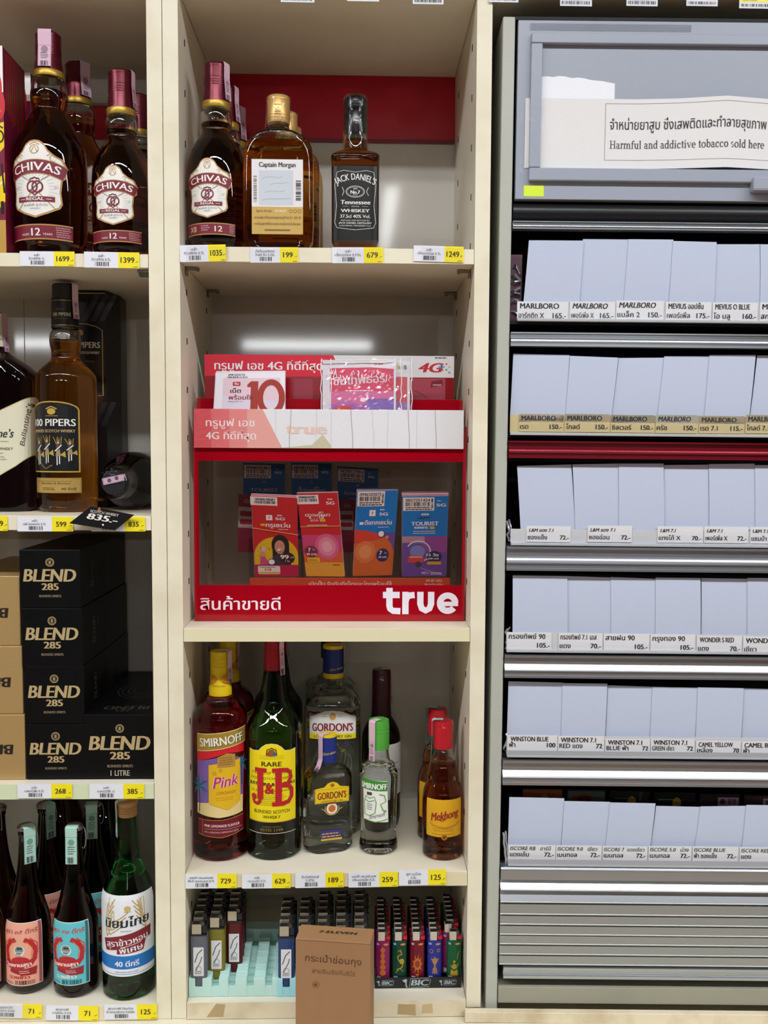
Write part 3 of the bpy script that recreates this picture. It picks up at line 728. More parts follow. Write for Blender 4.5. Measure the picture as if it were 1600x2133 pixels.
# ------------------------------------------------------------------ price tags
TAGW = mat('tag_white', '#E4E6EE', .5); TAGY = mat('tag_yellow', '#F3E21E', .5)
HOLD = film('tag_holder_film', '#FFFFFF', .035, .08)
def price_tag(u0, v0, u1, v1, h, l1, l2, price, label, y=-.0010, hold=None, wfrac=.62, hide=0, group='yellow and white shelf price tags'):
    """u0,v0 / u1,v1 = upper corners in the photo, h = height in pixels"""
    yt = y - .0009
    p, q = at(u0, v0, yt), at(u1, v1, yt)
    w = (q - p).length * 1000; zb = Z(u0, v0 + h, yt); H = (p.z - zb) * 1000
    ang = math.atan2(q.z - p.z, q.x - p.x)
    t = thing('price_tag', label, 'price tag', (p.x, yt, p.z), 0, group); t.rotation_euler = (0, -ang, 0)
    b = MB(); W = w * wfrac
    b.box(0, W / 1000, 0, .0004, -H / 1000, 0, TAGW)
    b.box(W / 1000, w / 1000, 0, .0004, -H / 1000, 0, TAGY)
    s = Sheet(); dk = ink('#3A3A40')
    s.text(l1, W * .5, -H * .33, H * .15, dk, wmax=W * .84); s.text(l2, W * .5, -H * .56, H * .15, dk, wmax=W * .9)
    s.bars(W * .32, -H * .90, W * .74, -H * .63, dk, 14, seed=int(u0) + 3)
    s.text(price, W + (w - W) * .44, -H * .66, H * .34, ink('#1C1A10'), wmax=(w - W) * (.66), bold=.012)
    s.text('.-', W + (w - W) * .88, -H * .66, H * .22, ink('#1C1A10'), bold=.02)
    s.rect(w - (w - W) * .3, -H * .93, w - (w - W) * .06, -H * .90, ink('#6A6420'), 2)
    s.place(b, flat(0)); b.build('card', t)
    if hold:
        b = MB(); b.box(hold[0] / 1000, hold[1] / 1000, .0006, .0010, -H / 1000 * .9, hold[2] / 1000, HOLD); b.box(hold[0] / 1000, hold[1] / 1000, -.0007, -.0004, -H / 1000 * .98, -H / 1000 * .10, HOLD); b.build('clear_holder', t)
    return t
PT = [
 (41,523,155,524,31,'เหล้า','ชีวาสรีกัล 1L','1699','price tag reading 1699, under the largest whisky bottle on the left',-.001,None),
 (175,524,290,526,33,'เหล้า','ชีวาสรีกัล 0.7L','1399','price tag reading 1399, beside the cream divider under the left whisky shelf',-.001,None),
 (374,511,470,509,35,'เหล้า','ชีวาสรีกัล 0.7L','1035','price tag reading 1035 in a clear holder, under the middle bay\'s burgundy-capped whisky',-.001,(8,62,9)),
 (521,515,621,515,32,'กัปตันมอร์แกน','โกลด์ รัม 0.35L','199','price tag reading 199 in a clear holder, under the flat rum bottle',-.001,(0,60,9)),
 (692,515,798,515,33,'เหล้า','แจ็คแดเนียล 0.375L','679','price tag reading 679 in a clear holder, under the square black-labelled whiskey',-.001,(6,62,9)),
 (862,511,966,514,33,'เหล้า','แจ็คแดเนียล 0.7L','1249','price tag reading 1249 in a clear holder, under an empty stretch of shelf',-.001,(10,62,9)),
 (-60,1075,15,1075,31,'เหล้า','','99','price tag of the second left shelf cut off by the left edge of the picture',-.001,None),
 (36,1077,152,1077,30,'เหล้า','100 ไพเพอร์ส 0.7L','599','price tag reading 599, under the amber bottle with the black arched label',-.001,None),
 (190,1077,302,1077,30,'เหล้า','เบลนด์ 0.7L','835','price tag reading 835 fixed to the shelf edge beside the black price card',-.001,None),
 (36,1633,150,1633,30,'เหล้า','เบลนด์285 0.7L','268','price tag reading 268, under the stack of four black cartons',-.001,None),
 (186,1633,300,1633,31,'เหล้า','เบลนด์285 1L','385','price tag reading 385, under the single larger black carton',-.001,None),
 (-20,2090,88,2092,30,'สุราขาว35','รวงข้าว 0.33L','71','price tag reading 71 at the lower left, under the pink-labelled bottle',-.001,(-2,52,4)),
 (96,2094,205,2096,31,'สุราขาว40','บางยี่ขัน 0.33L','71','price tag reading 71, under the turquoise-labelled bottle',-.001,None),
 (217,2093,327,2092,31,'สุราขาว40 นิยมไทย','ข้าวหอมพิเศษ 0.625L','125','price tag reading 125 at the lower left, under the green bottle',-.001,None),
 (386,1821,493,1820,30,'วอดก้า สเมอร์นอฟ','พิ้งค์ เลมอนเนด 0.7L','729','price tag reading 729, under the pink-red vodka bottle',-.001,None),
 (504,1821,605,1820,30,'เหล้า','เจแอนด์บี 0.7L','629','price tag reading 629, under the green bottle with the yellow label',-.001,None),
 (615,1819,716,1817,31,'ยีนกอร์ดอนส์','0.375L','189','price tag reading 189, under the small flat gin bottle',-.001,None),
 (726,1818,829,1816,31,'วอดก้า สเมอร์นอฟ','กรีนแอปเปิ้ล 0.2L','259','price tag reading 259, under the small clear vodka bottle with the green cap',-.001,None),
 (831,1813,929,1811,32,'สุรา แม่โขง','0.2L','125','price tag reading 125 in the middle bay, under the red-capped amber bottle',-.001,None),
]
for a in PT: price_tag(*a[:9], y=a[9], hold=a[10])
# barcode strips that hang from the shelf above, at the very top of the picture
for i, (u0, u1, v1, yel) in enumerate([(585, 655, 4, 0), (723, 790, 2, 0), (860, 924, 8, 0), (1019, 1080, 4, 0), (1167, 1233, 12, 0), (1305, 1370, 12, 0), (1430, 1495, 12, 1), (1540, 1625, 17, 1)]):
    y = -.0035; p = at(u0, v1, y); q = at(u1, v1, y); w = (q.x - p.x) * 1000; H = 30.0
    t = thing('shelf_tag', 'white barcode strip hanging from the shelf above at the top edge, %s from the left' % ORD[i], 'shelf tag', (p.x, y, p.z), math.radians(0), 'barcode strips along the top edge')
    b = MB(); b.box(0, w / 1000, 0, .0004, 0, H / 1000, TAGW); s = Sheet()
    s.bars(w * .05, 2.0, w * .95, 6.0 if not yel else 5.5, ink('#202024'), 26, seed=40 + i)
    if yel: s.rect(0, 7.5, w, H, TAGY, 1); s.text('990', w * .7, 11.5, 8, BLACK, bold=.02); s.lines(w * .08, w * .5, 9.2, 1, 1.5, .8, ink('#8A8030'))
    else: s.text('8 851234 567890', w * .5, 7.0, 1.6, ink('#202024'), wmax=w * .9)
    s.place(b, flat()); b.build('card', t)
    b = MB(); b.box(-.0008, w / 1000 + .0008, -.0005, -.0002, .004, H / 1000, HOLD); b.build('clear_holder', t)
b = MB(); b.box(0.3965, 1.05, -.003, D, zt0, zt0 + .018, LAM); b.box(0.3965, 1.05, -.0033, -.0028, zt0, zt0 + .018, EDGE); t = thing('overhead_shelf', 'cream shelf running over the tobacco cabinet, its underside in shadow', 'shelf'); b.build('board', t)
t = thing('ledge_strip', 'worn cream ledge strip along the foot of the tobacco cabinet', 'ledge'); t.matrix_world = CM
b = MB(); b.box(-.029, CW + .1, -.016, -.006, .0006, .0155, LAM_WORN, .001); b.build('board', t)
# ------------------------------------------------------------------ bottles
CLEAR = mat('clear_glass', '#F2F5F2', 0.0, trans=1.0, ior=1.45)
CLEARL = mat('clear_spirit', '#EDF2EE', 0.0, trans=1.0, ior=1.38)
def liquor(name, h, ior=1.38): return mat(name, h, 0.0, trans=1.0, ior=ior)
AMBER = liquor('amber_whisky', '#DB8E34'); AMBERD = liquor('dark_amber_whisky', '#8A4A1E'); GOLDRUM = liquor('gold_rum', '#E8AE52')
GREENG = liquor('dark_green_glass', '#2F5F35', 1.45); GREENB = liquor('bright_green_glass', '#238A3A', 1.45); BROWNG = liquor('dark_brown_glass', '#45281A', 1.45)
REDL = liquor('pink_red_spirit', '#D22038'); WINEG = liquor('black_wine_glass', '#1C1614', 1.45)
STAMP = mat('pink_stamp_paper', '#DDB9CC', .6); STAMPG = mat('green_stamp_paper', '#A9CFC4', .6); INKD = ink('#3C3440')
SHRINK = film('shrink_film', '#FFFFFF', .012, .06, bump=(60, .4))

def pxprof(u, y, zb, pts):
    """[(v, half width px)] -> [(r, z above the base)]"""
    out = []
    for v, hw in pts:
        p = at(u, v, y); k = (at(u + 1, v, y) - p).length
        out.append((hw * k, p.z - zb))
    return out
def interp(prof):
    def f(z):
        if z <= prof[0][1]: return prof[0][0]
        for (r0, z0), (r1, z1) in zip(prof, prof[1:]):
            if z0 <= z <= z1: return r0 + (r1 - r0) * (z - z0) / max(z1 - z0, 1e-9)
        return prof[-1][0]
    return f
def smoothp(prof, n=3):
    """Catmull-Rom through the points (monotone in height)"""
    out = []
    for i in range(len(prof) - 1):
        p0, p1, p2, p3 = prof[max(i - 1, 0)], prof[i], prof[i + 1], prof[min(i + 2, len(prof) - 1)]
        for k in range(n):
            t = k / n
            def cr(a, b_, c, d): return .5 * (2 * b_ + (c - a) * t + (2 * a - 5 * b_ + 4 * c - d) * t * t + (3 * b_ - a - 3 * c + d) * t ** 3)
            out.append((max(.001, cr(p0[0], p1[0], p2[0], p3[0])), p1[1] + (p2[1] - p1[1]) * t))
    return out + [prof[-1]]
def glass(par, prof, liq, clear, level, sq=None, wall=.0022, seg=48, name='glass'):
    """solid of spirit and glass with the air space above the spirit hollowed out"""
    rb = prof[0][0]
    base = [(0, .004), (rb * .55, .0035), (rb * .80, .0003), (rb * .9, 0), (rb * .97, .0015)]
    full = base + [(r, z) for r, z in prof if z > .0025]
    top = full[-1]; full = full + [(0, top[1])]
    rf = interp(prof)
    b = MB()
    if sq:
        def sqf(pr): return lambda i: sq(pr[i][0], pr[i][1]) if pr[i][0] > 1e-6 else (0, 0, 2)
    m = (lambda z: liq if z < level else clear)
    b.lathe(full, liq, seg, mats=m, sq=sqf(full) if sq else None)
    if level < top[1] - .004:
        zs = [z for r, z in prof if level + .0015 < z < top[1] - .002]
        inn = [(0, top[1] - .0015), (max(rf(top[1]) - wall, .002), top[1] - .0015)] + [(max(rf(z) - wall, .002), z) for z in zs[::-1]] + [(max(rf(level) - wall, .002), level + .0004), (max(rf(level) - wall - .001, .001), level), (0, level)]
        b.lathe(inn, liq, seg, mats=lambda z: liq if z < level + .0003 else clear, sq=sqf(inn) if sq else None)
    return b.build(name, par, 38)
def capm(par, prof, m, name='cap', seg=40, rings=(), mats=None, ribs=0):
    b = MB(); pr = [(0, prof[0][1])] + prof + [(0, prof[-1][1])]
    b.lathe(pr, m, seg, mats=mats)
    for z, r, h, mm in rings: b.lathe([(r - .0006, z - h), (r, z - h * .6), (r, z + h * .6), (r - .0006, z + h)], mm, seg)
    return b.build(name, par, 35)
def stamp(par, pts, phi, w, m=STAMP, flare=0.0, film_w=0.0, seed=1):
    """revenue strip glued over the closure: pts (r, z) from the middle of the top down one side"""
    phi = math.radians(phi); d = Vector((math.sin(phi), -math.cos(phi), 0)); t = Vector((math.cos(phi), math.sin(phi), 0))
    b = MB(); vs = []; fs = []; n = len(pts)
    for i, (r, z) in enumerate(pts):
        for s_ in (-1, 1): vs.append(d * (r + .0005) + t * s_ * w / 2 + Vector((0, 0, z + .0004)))
    for i in range(n - 1): fs.append((2 * i, 2 * i + 1, 2 * i + 3, 2 * i + 2))
    b.add(vs, fs, m)
    a, c = pts[-2], pts[-1]; L = math.hypot(c[0] - a[0], c[1] - a[1])
    o = d * (c[0] + .0007) + Vector((0, 0, c[1])) - t * w / 2
    up = d * (a[0] - c[0]) + Vector((0, 0, a[1] - c[1]))
    s = Sheet(); W, H = w * 1000, L * 1000
    s.frame(.3, .3, W - .3, H - .3, .25, ink('#8A6A7C' if m is STAMP else '#5A8A80')).bars(W * .2, H * .04, W * .8, H * .26, INKD, 5, seed=seed)
    s.ell(W * .5, H * .8, W * .26, W * .26, ink('#9A7A8E' if m is STAMP else '#6A9A90'), 2); s.lines(W * .2, W * .8, H * .62, 4, H * .08, H * .025, INKD, seed=seed)
    s.place(b, frame_map(o, t, up, d), eps=.0001)
    return b.build('tax_stamp', par)
ROOTS = []
def bottle(name, label, loc, rz=0.0, group=None, cat='bottle'):
    return thing(name, label, cat, (loc[0], loc[1], loc[2] + .0005), rz, group)
def again(src, label, loc, rz=None, group=None):
    c = copy_tree(src); c.location = (loc[0], loc[1], loc[2] + .0005); c['label'] = label
    if rz is not None: c.rotation_euler = (0, 0, rz)
    if group: c['group'] = group
    return c
def asin_mm(x, r): return r * math.asin(max(-1, min(1, x / r)))

# ---- burgundy-capped scotch with a shield label
BURG = mat('burgundy_foil', '#5A1022', .25, metal=.5); GOLDR = mat('gold_ring', '#B9973F', .35, metal=.6)
LBW = ink('#EDEBE6'); LBG = ink('#B98F52'); LBR = ink('#7A1A2E'); LBK = ink('#4A3B30')
def shield(k=1.0, twelve='AGED'):
    s = Sheet()
    def T(p): return [(x * k, y * k) for x, y in p]
    half = [(0, 0), (12, 4), (24, 9.5), (26.5, 14), (25, 25), (26.5, 37), (30.5, 40), (31, 51), (27, 58), (20, 60.5), (13, 66), (9.5, 72), (5, 75.2), (0, 76)]
    full = half + [(-x, y) for x, y in half[-2:0:-1]]
    cx, cy = 0, 37
    s.poly(T(full), LBG, 0)
    s.poly(T([(cx + (x - cx) * .93, cy + (y - cy) * .95) for x, y in full]), LBW, 1)
    for i in range(30):
        a = math.radians(12 * i); r0, r1 = 14, 23 if i % 2 else 20
        s.line(T([(r0 * math.cos(a), 28 + r0 * .9 * math.sin(a)), (r1 * math.cos(a), 28 + r1 * .8 * math.sin(a))]), .35 * k, ink('#B9B2AC'), 2)
    R = 70; n = 18; up = []; lo = []
    for i in range(n + 1):
        th = (-30.5 + 61 * i / n) / R
        up.append(((R + 6.5) * math.sin(th), 46 + (R + 6.5) * math.cos(th) - R + 4)); lo.append(((R - 7) * math.sin(th), 46 + (R - 7) * math.cos(th) - R + 4))
    s.raw(T([p for ab in zip(lo, up) for p in ab]), [(2 * i, 2 * i + 2, 2 * i + 3, 2 * i + 1) for i in range(n)], LBR, 3)
    s.line(T(up), .7 * k, LBG, 4); s.line(T(lo), .7 * k, LBG, 4)
    s.text('CHIVAS', 0, 46 * k, 8.0 * k, ink('#F4EFE8'), w=47 * k, bold=.02, arc=R * k, z=5)
    s.ring(0, 66.5 * k, 4.2 * k, 4.2 * k, .8 * k, LBG, 3); s.line(T([(-3, 63.5), (0, 70), (3, 63.5)]), .9 * k, LBG, 4); s.line(T([(-5, 71), (0, 73.4), (5, 71)]), .8 * k, LBG, 4)
    for sx in (-1, 1):
        s.ring(sx * 18 * k, 58 * k, 3.2 * k, 3 * k, .7 * k, LBG, 4, 16, 0, 300); s.line(T([(sx * 21, 60), (sx * 25, 57), (sx * 28, 55)]), .8 * k, LBG, 4); s.line(T([(sx * 12, 60), (sx * 15, 62)]), .7 * k, LBG, 4)
        s.line(T([(sx * 4, 24), (sx * 19, 9)]), .9 * k, LBG, 3); s.line(T([(sx * 6, 36), (sx * 15, 42)]), .9 * k, ink('#9A8F88'), 3)
    s.ring(-2.6 * k, 30 * k, 5.0 * k, 5.4 * k, 1.6 * k, LBR, 4); s.ring(2.6 * k, 30 * k, 5.0 * k, 5.4 * k, 1.6 * k, LBR, 4)
    s.line(T([(-6, 27), (0, 21.8), (6, 27)]), 1.6 * k, LBR, 4); s.line(T([(-4.6, 26), (4.8, 34)]), 1.1 * k, LBK, 5); s.line(T([(-3, 37.5), (0, 39), (3, 37.5)]), 1.4 * k, LBR, 4)
    s.line(T([(-5, 36), (-4, 38), (-2, 38)]), 1.1 * k, LBK, 5); s.line(T([(5, 36), (4, 38), (2, 38)]), 1.1 * k, LBK, 5)
    s.rect(-19 * k, 15.6 * k, 19 * k, 20.6 * k, LBR, 4); s.text('REGAL', 0, 16.9 * k, 2.9 * k, LBW, w=18 * k, bold=.03, z=5)
    s.line(T([(-16, 18.1), (-10.5, 18.1)]), .5 * k, LBW, 5); s.line(T([(10.5, 18.1), (16, 18.1)]), .5 * k, LBW, 5)
    s.text('BLENDED SCOTCH', 0, 11.4 * k, 1.9 * k, ink('#8A8580'), w=24 * k); s.text('WHISKY', 0, 8.2 * k, 1.7 * k, ink('#8A8580'), w=11 * k)
    s.text('1801', 20 * k, 29 * k, 1.6 * k, ink('#8A8580')); s.text('ESTD', -20 * k, 29 * k, 1.6 * k, ink('#8A8580'))
    # the lower band
    y0, y1 = -21 * k, -6 * k; w = 37 * k
    s.rect(-w, y0, w, y1, LBR, 0); s.rect(-w, y1 - 1.2 * k, w, y1, LBG, 1); s.rect(-w, y0, w, y0 + 1.2 * k, LBG, 1)
    if twelve == 'AGED':
        s.text('12', 0, -17.2 * k, 7.2 * k, LBW, w=9 * k, bold=.02); s.text('AGED', -11.5 * k, -16.8 * k, 2 * k, LBW, w=9 * k); s.text('YEARS', 11.5 * k, -16.8 * k, 2 * k, LBW, w=9 * k)
        s.lines(19 * k, 36 * k, -9.6 * k, 5, 2.1 * k, .8 * k, ink('#C99AA0'))
    else:
        s.text('XII', -22 * k, -17 * k, 7 * k, ink('#D9C9A0'), w=11 * k, bold=.02); s.text('12', 14 * k, -17 * k, 7 * k, ink('#E9DDC0'), w=9.5 * k, bold=.02); s.lines(-9 * k, 3 * k, -10.4 * k, 3, 2.6 * k, 1 * k, ink('#C99AA0')); s.lines(28 * k, 36 * k, -9 * k, 5, 2.2 * k, .9 * k, ink('#C99AA0'))
    return s
def regal(name, label, loc, u, y, zb, px, capv, lk, tipv, rot, tw, stampphi, group, liq=AMBERD):
    """px: glass silhouette bottom to lip; capv: (bottom v, top v, half widths bottom/top, ring bottom v, ring hw)"""
    t = bottle(name, label, loc, 0, group)
    prof = smoothp(pxprof(u, y, zb, px), 3)
    level = at(u, capv[5], y).z - zb
    glass(t, prof, liq, CLEAR, level)
    f = lambda v: at(u, v, y).z - zb
    k = (at(u + 1, 300, y) - at(u, 300, y)).length
    zb_, zt_, h0, h1, zr_, hr = f(capv[0]), f(capv[1]), capv[2] * k, capv[3] * k, f(capv[4]), capv[6] * k
    capm(t, [(h0, zb_ - .0005), (h0 * .97, zb_ + .006), (h1, zb_ + .018), (h1, zt_ - .0025), (h1 - .002, zt_)], BURG, rings=[(zb_ + (zt_ - zb_) * q, h1 + .0003, .0009, BURG) for q in (.42, .48, .54, .62, .9)])
    capm(t, [(hr, zr_), (hr + .0004, zr_ + .001), (h0 + .0006, zb_ - .001), (h0 + .0002, zb_)], GOLDR, 'neck_ring')
    if stampphi is not None:
        stamp(t, [(0, zt_), (h1, zt_), (h1 + .0008, zt_ - .004), (h1 + .0006, zt_ - .02), (h0 + .0012, zb_ + .001)], stampphi, .0125 if lk == 1 else .017, seed=int(u))
    b = MB(); shield(lk, tw).place(b, cone(interp(prof), at(u, tipv, y - (.0375 if lk == 1 else .045)).z - zb, math.radians(rot)), 4.0)
    b.build('label', t)
    return t
CH7 = [(516, 56), (508, 60), (440, 61), (380, 61.5), (350, 60), (325, 55), (303, 44), (286, 33), (276, 29.5), (268, 31), (252, 33), (240, 32), (232, 28.5)]
CAP7 = (217, 137, 28.5, 25.5, 231, 262, 28.5)
yc = .052
ch = regal('whisky_bottle', 'burgundy-capped whisky bottle, front one of the row along the middle bay left wall', (X(448, 516, yc) + .0028, yc, S1T), 448, yc, S1T, CH7, CAP7, 1.0, 455, -10, 'XII', 62, 'burgundy-capped whisky bottles with shield labels')
again(ch, 'burgundy-capped whisky bottle, second of the row along the middle bay left wall', (X(448, 516, yc) + .0045, yc + .081, S1T), .12)
again(ch, 'burgundy-capped whisky bottle, rearmost of the row along the middle bay left wall', (X(448, 516, yc) + .0055, yc + .162, S1T), -.1)
cl7 = regal('whisky_bottle', 'burgundy-capped whisky bottle with shield label, left bay, against the cream divider', (X(256, 520, yc), yc, L1T), 448, yc, S1T, CH7, CAP7, 1.0, 455, -4, 'AGED', 80, 'burgundy-capped whisky bottles with shield labels')
again(cl7, 'burgundy-capped whisky bottle half hidden by the divider, behind another one in the left bay', (-.0805, yc + .086, L1T), .2)
CH1 = [(524, 66), (515, 72), (440, 74), (340, 75), (310, 71), (285, 60), (262, 48), (244, 38), (234, 34), (226, 36), (205, 38), (188, 36), (170, 32)]
yl = .060
cl1 = regal('whisky_bottle', 'largest burgundy-capped whisky bottle, pink stamp facing front, on the top left shelf', (X(108, 522, yl), yl, L1T), 108, yl, L1T, CH1, (153, 73, 29.5, 26, 167, 197, 31), 1.29, 455, -7, 'AGED', 2, 'burgundy-capped whisky bottles with shield labels')
again(cl1, 'burgundy-capped whisky bottle standing behind the largest one on the top left shelf', (X(156, 200, .152) + .002, .158, L1T), .9)

# ---- flat rum bottle
yd = .045; u0 = 581
t = bottle('rum_bottle', 'flat gold rum bottle with a white and gold label, front one of its row', (X(u0, 516, yd), yd, S1T), 0, 'flat gold rum bottles')
k = (at(u0 + 1, 400, yd) - at(u0, 400, yd)).length
pr = smoothp(pxprof(u0, yd, S1T, [(516, 66), (508, 71), (470, 73), (400, 73), (340, 73), (318, 71), (303, 66), (292, 56), (284, 42), (277, 31), (270, 24), (262, 21)]), 3)
def flask(depth, n=5.0, rneck=.016):
    def f(r, z):
        q = min(1, max(0, (r - rneck) / .018)); return (r, r + (min(r, depth) - r) * q, 2 + (n - 2) * q)
    return f
glass(t, pr, GOLDRUM, CLEAR, at(u0, 301, yd).z - S1T, flask(.022, 4.5))
f = lambda v: at(u0, v, yd).z - S1T
cx = X(577, 230, yd) - X(581, 230, yd)
GOLDC = mat('gold_cap', '#D2A865', .35, metal=.5)
b = MB(); r = 23.5 * k; b.lathe([(0, f(261)), (r * .97, f(261)), (r, f(259)), (r, f(207)), (r - .0012, f(204)), (0, f(204))], GOLDC, 40, cx=0); 
for v in (250, 244, 212): b.lathe([(r - .0002, f(v + 1.5)), (r + .0004, f(v + .8)), (r + .0004, f(v - .8)), (r - .0002, f(v - 1.5))], GOLDC, 40)
s = Sheet(); s.text('12', 0, 0, 3.5, ink('#8A6428')); s.rect(-4, -5, 4, -4.4, ink('#8A6428'), 1).lines(-4, 4, -2, 1, 1, .7, ink('#8A6428')); s.rect(-4, 7, 4, 7.5, ink('#8A6428'), 1)
s.place(b, cyl(r, f(238)), 3); b.build('cap', t, 35)
b = MB(); rr_ = r + .0016; b.lathe([(rr_ + .0015, f(270)), (rr_ + .001, f(258)), (rr_, f(240)), (rr_, f(206)), (rr_ - .002, f(203.5)), (0, f(203.2))], SHRINK, 32); b.build('shrink_wrap', t, 40)
s = Sheet(); W = 52.5 * k * 1000; f = lambda v: at(u0, v, yd - .022).z - S1T; h1, h0 = f(333) * 1000, f(489) * 1000; hm = f(432) * 1000
CMI = ink('#2B2426')
s.rect(-W, h0, W, h1, ink('#E4E2E4'), 0); s.rect(-W, h0, W, hm, mat('ink_gold_label', '#C9A75E', .35, metal=.4), 1)
s.text('Captain Morgan', 0, f(349) * 1000, 6.0, CMI, w=W * 1.42, bold=.03, z=3)
s.rect(-W * .72, hm + 2, W * .62, f(356) * 1000, ink('#C9CFD8'), 1)
for i, (a, c, d_, e_) in enumerate([(-.6, 8, .5, 14), (-.5, 18, .3, 22), (-.3, 28, .45, 33), (-.6, 36, .2, 40)]):
    s.line([(W * a, hm + c), (W * (a + .25), hm + c + 2), (W * .1, hm + d_ * 4 + c), (W * d_, hm + c + 3)], 1.0, ink('#AEB8C6'), 2)
s.bars(W * .72, hm + 8, W * .92, hm + 34, CMI, 16, z=2, rot=True); s.bars(-W * .93, hm + 6, -W * .8, hm + 40, ink('#77777A'), 22, z=2, rot=True, seed=4)
s.text('Spirit Drink', -W * .52, f(443) * 1000, 2.8, ink('#6A4A1C'), w=W * .6, bold=.01); s.text('GOLD', W * .12, f(443) * 1000, 3.0, ink('#F4E8C4'), w=W * .42, bold=.02)
for i in range(3): s.ring(W * (.52 + .17 * i), f(441) * 1000, 2, 2, .5, ink('#6A4A1C'), 3, 14)
s.text('ขายสุราให้บุคคลอายุต่ำกว่า 20 ปี', 0, f(457) * 1000, 3.0, ink('#6A4A1C'), w=W * 1.8, bold=.01); s.text('การดื่มสุราทำให้ความสามารถในการขับขี่ลดลง', 0, f(470) * 1000, 3.0, ink('#6A4A1C'), w=W * 1.8, bold=.01)
s.rect(-W * .5, f(482) * 1000, W * .5, f(479) * 1000, ink('#7A5620'), 2)
b = MB(); s.place(b, flat(-.0224 - .0003), None); b.build('label', t)
rum = t
again(rum, 'flat gold rum bottle, second of its row, half hidden behind the front one', (rum.location.x + .006, yd + .062, S1T))
again(rum, 'flat gold rum bottle, rearmost of its row beside the square black-labelled whiskey', (rum.location.x + .008, yd + .122, S1T))

# ---- square black-labelled whiskey
u0 = 740; yd = .046
t = bottle('whiskey_bottle', 'square whiskey bottle with black label and black neck, standing alone at mid shelf', (X(u0, 516, yd), yd, S1T))
k = (at(u0 + 1, 400, yd) - at(u0, 400, yd)).length; f = lambda v: at(u0, v, yd).z - S1T
pr = pxprof(u0, yd, S1T, [(516, 45), (510, 48.5), (440, 49), (346, 49.5), (340, 50.5), (334, 50), (330, 46), (324, 36), (319, 27), (314, 25), (300, 24), (290, 24.5), (280, 24)])
pr = [pr[0]] + smoothp(pr[1:], 2)
def jd(r, z):
    q = min(1, max(0, (r - .0175) / .010)); return (r, r * (1 - .08 * q), 2 + 5 * q)
glass(t, pr, AMBERD, CLEAR, f(297), jd)
BLKP = mat('black_gloss_wrap', '#111112', .22)
capm(t, [(24 * k, f(284)), (24.5 * k, f(270)), (24 * k, f(240)), (22.5 * k, f(236)), (24.2 * k, f(232)), (24.2 * k, f(212)), (21 * k, f(205)), (18 * k, f(203))], BLKP, rings=[(f(228), 24.8 * k, .0011, BLKP), (f(219), 24.6 * k, .0011, BLKP)])
b = MB(); s = Sheet(); s.text('OLD', 0, 4.6, 1.7, ink('#D9D6D0'), bold=.02); s.text('No.7', 0, -.2, 3.4, ink('#E9E6E0'), bold=.03); s.text('BRAND', 0, -2.6, 1.2, ink('#C9C6C0')); s.place(b, cyl(24.5 * k, f(262), .16), 3); b.build('neck_print', t)
b = MB(); rr_ = 26.5 * k; b.lathe([(27 * k, f(316)), (rr_, f(300)), (rr_, f(280)), (rr_ * 1.01, f(250)), (rr_ * .99, f(230)), (rr_, f(208)), (rr_ * .8, f(202)), (0, f(201.6))], SHRINK, 36); b.build('shrink_wrap', t, 40)
s = Sheet(); W = 46.5 * k * 1000; f = lambda v: at(u0, v, yd - .028).z - S1T; yt, yb_ = f(347) * 1000, f(505) * 1000; g = lambda zy: f(80 + zy / 2.286) * 1000
JW = ink('#E6E4DE'); s.rect(-W, yb_, W, yt, mat('ink_jet_black', '#131315', .3), 0)
s.line([(-W * .8, g(905)), (-W * .9, g(880)), (-W * .82, g(800)), (-W * .9, g(700)), (-W * .8, g(640)), (-W * .5, g(632)), (0, g(640)), (W * .5, g(632)), (W * .8, g(640)), (W * .9, g(700)), (W * .82, g(800)), (W * .9, g(880)), (W * .8, g(905)), (0, g(915)), (-W * .8, g(905))], .5, JW)
s.text("JACK DANIEL'S", 0, g(676), 8.0, JW, w=W * 1.72, bold=.015, arc=48, z=3)
s.ring(0, g(733), 12, 7.2, .5, JW); s.ring(0, g(733), 10.6, 6.0, .3, JW); s.line([(-17, g(712)), (-14.5, g(733)), (-17, g(752))], .6, JW); s.line([(17, g(712)), (14.5, g(733)), (17, g(752))], .6, JW)
s.text('OLD', 0, g(722), 1.8, JW, bold=.03); s.text('No.7', 0, g(743), 4.2, JW, bold=.04); s.text('BRAND', 0, g(751), 1.2, JW)
s.text('Tennessee', 0, g(793), 5.2, JW, w=W * 1.3, bold=.03, shear=.12); s.text('SOUR MASH', 0, g(806), 1.3, JW); s.rect(-W * .55, g(804), -W * .3, g(803), JW, 2); s.rect(W * .3, g(804), W * .55, g(803), JW, 2)
s.text('WHISKEY', 0, g(831), 4.0, JW, w=W * 1.25, bold=.03); s.text('37.5cl 40% Vol.', 0, g(858), 4.2, JW, w=W * 1.32, bold=.01)
s.text('DISTILLED AND BOTTLED BY', 0, g(873), 1.5, JW, w=W * 1.25); s.text('JACK DANIEL DISTILLERY', 0, g(886), 2.0, JW, w=W * 1.45, bold=.02); s.text('LYNCHBURG, TENNESSEE U.S.A.', 0, g(898), 1.5, JW, w=W * 1.4)
b = MB(); yf = 49.5 * k * .92
def jmap(a, b_, l):
    q = min(1, abs(a) / (49.3 * k)); return (a, -yf * (1 - q ** 7) ** (1 / 7) - .0006 - l, b_)
s.place(b, jmap, 4); b.build('label', t)

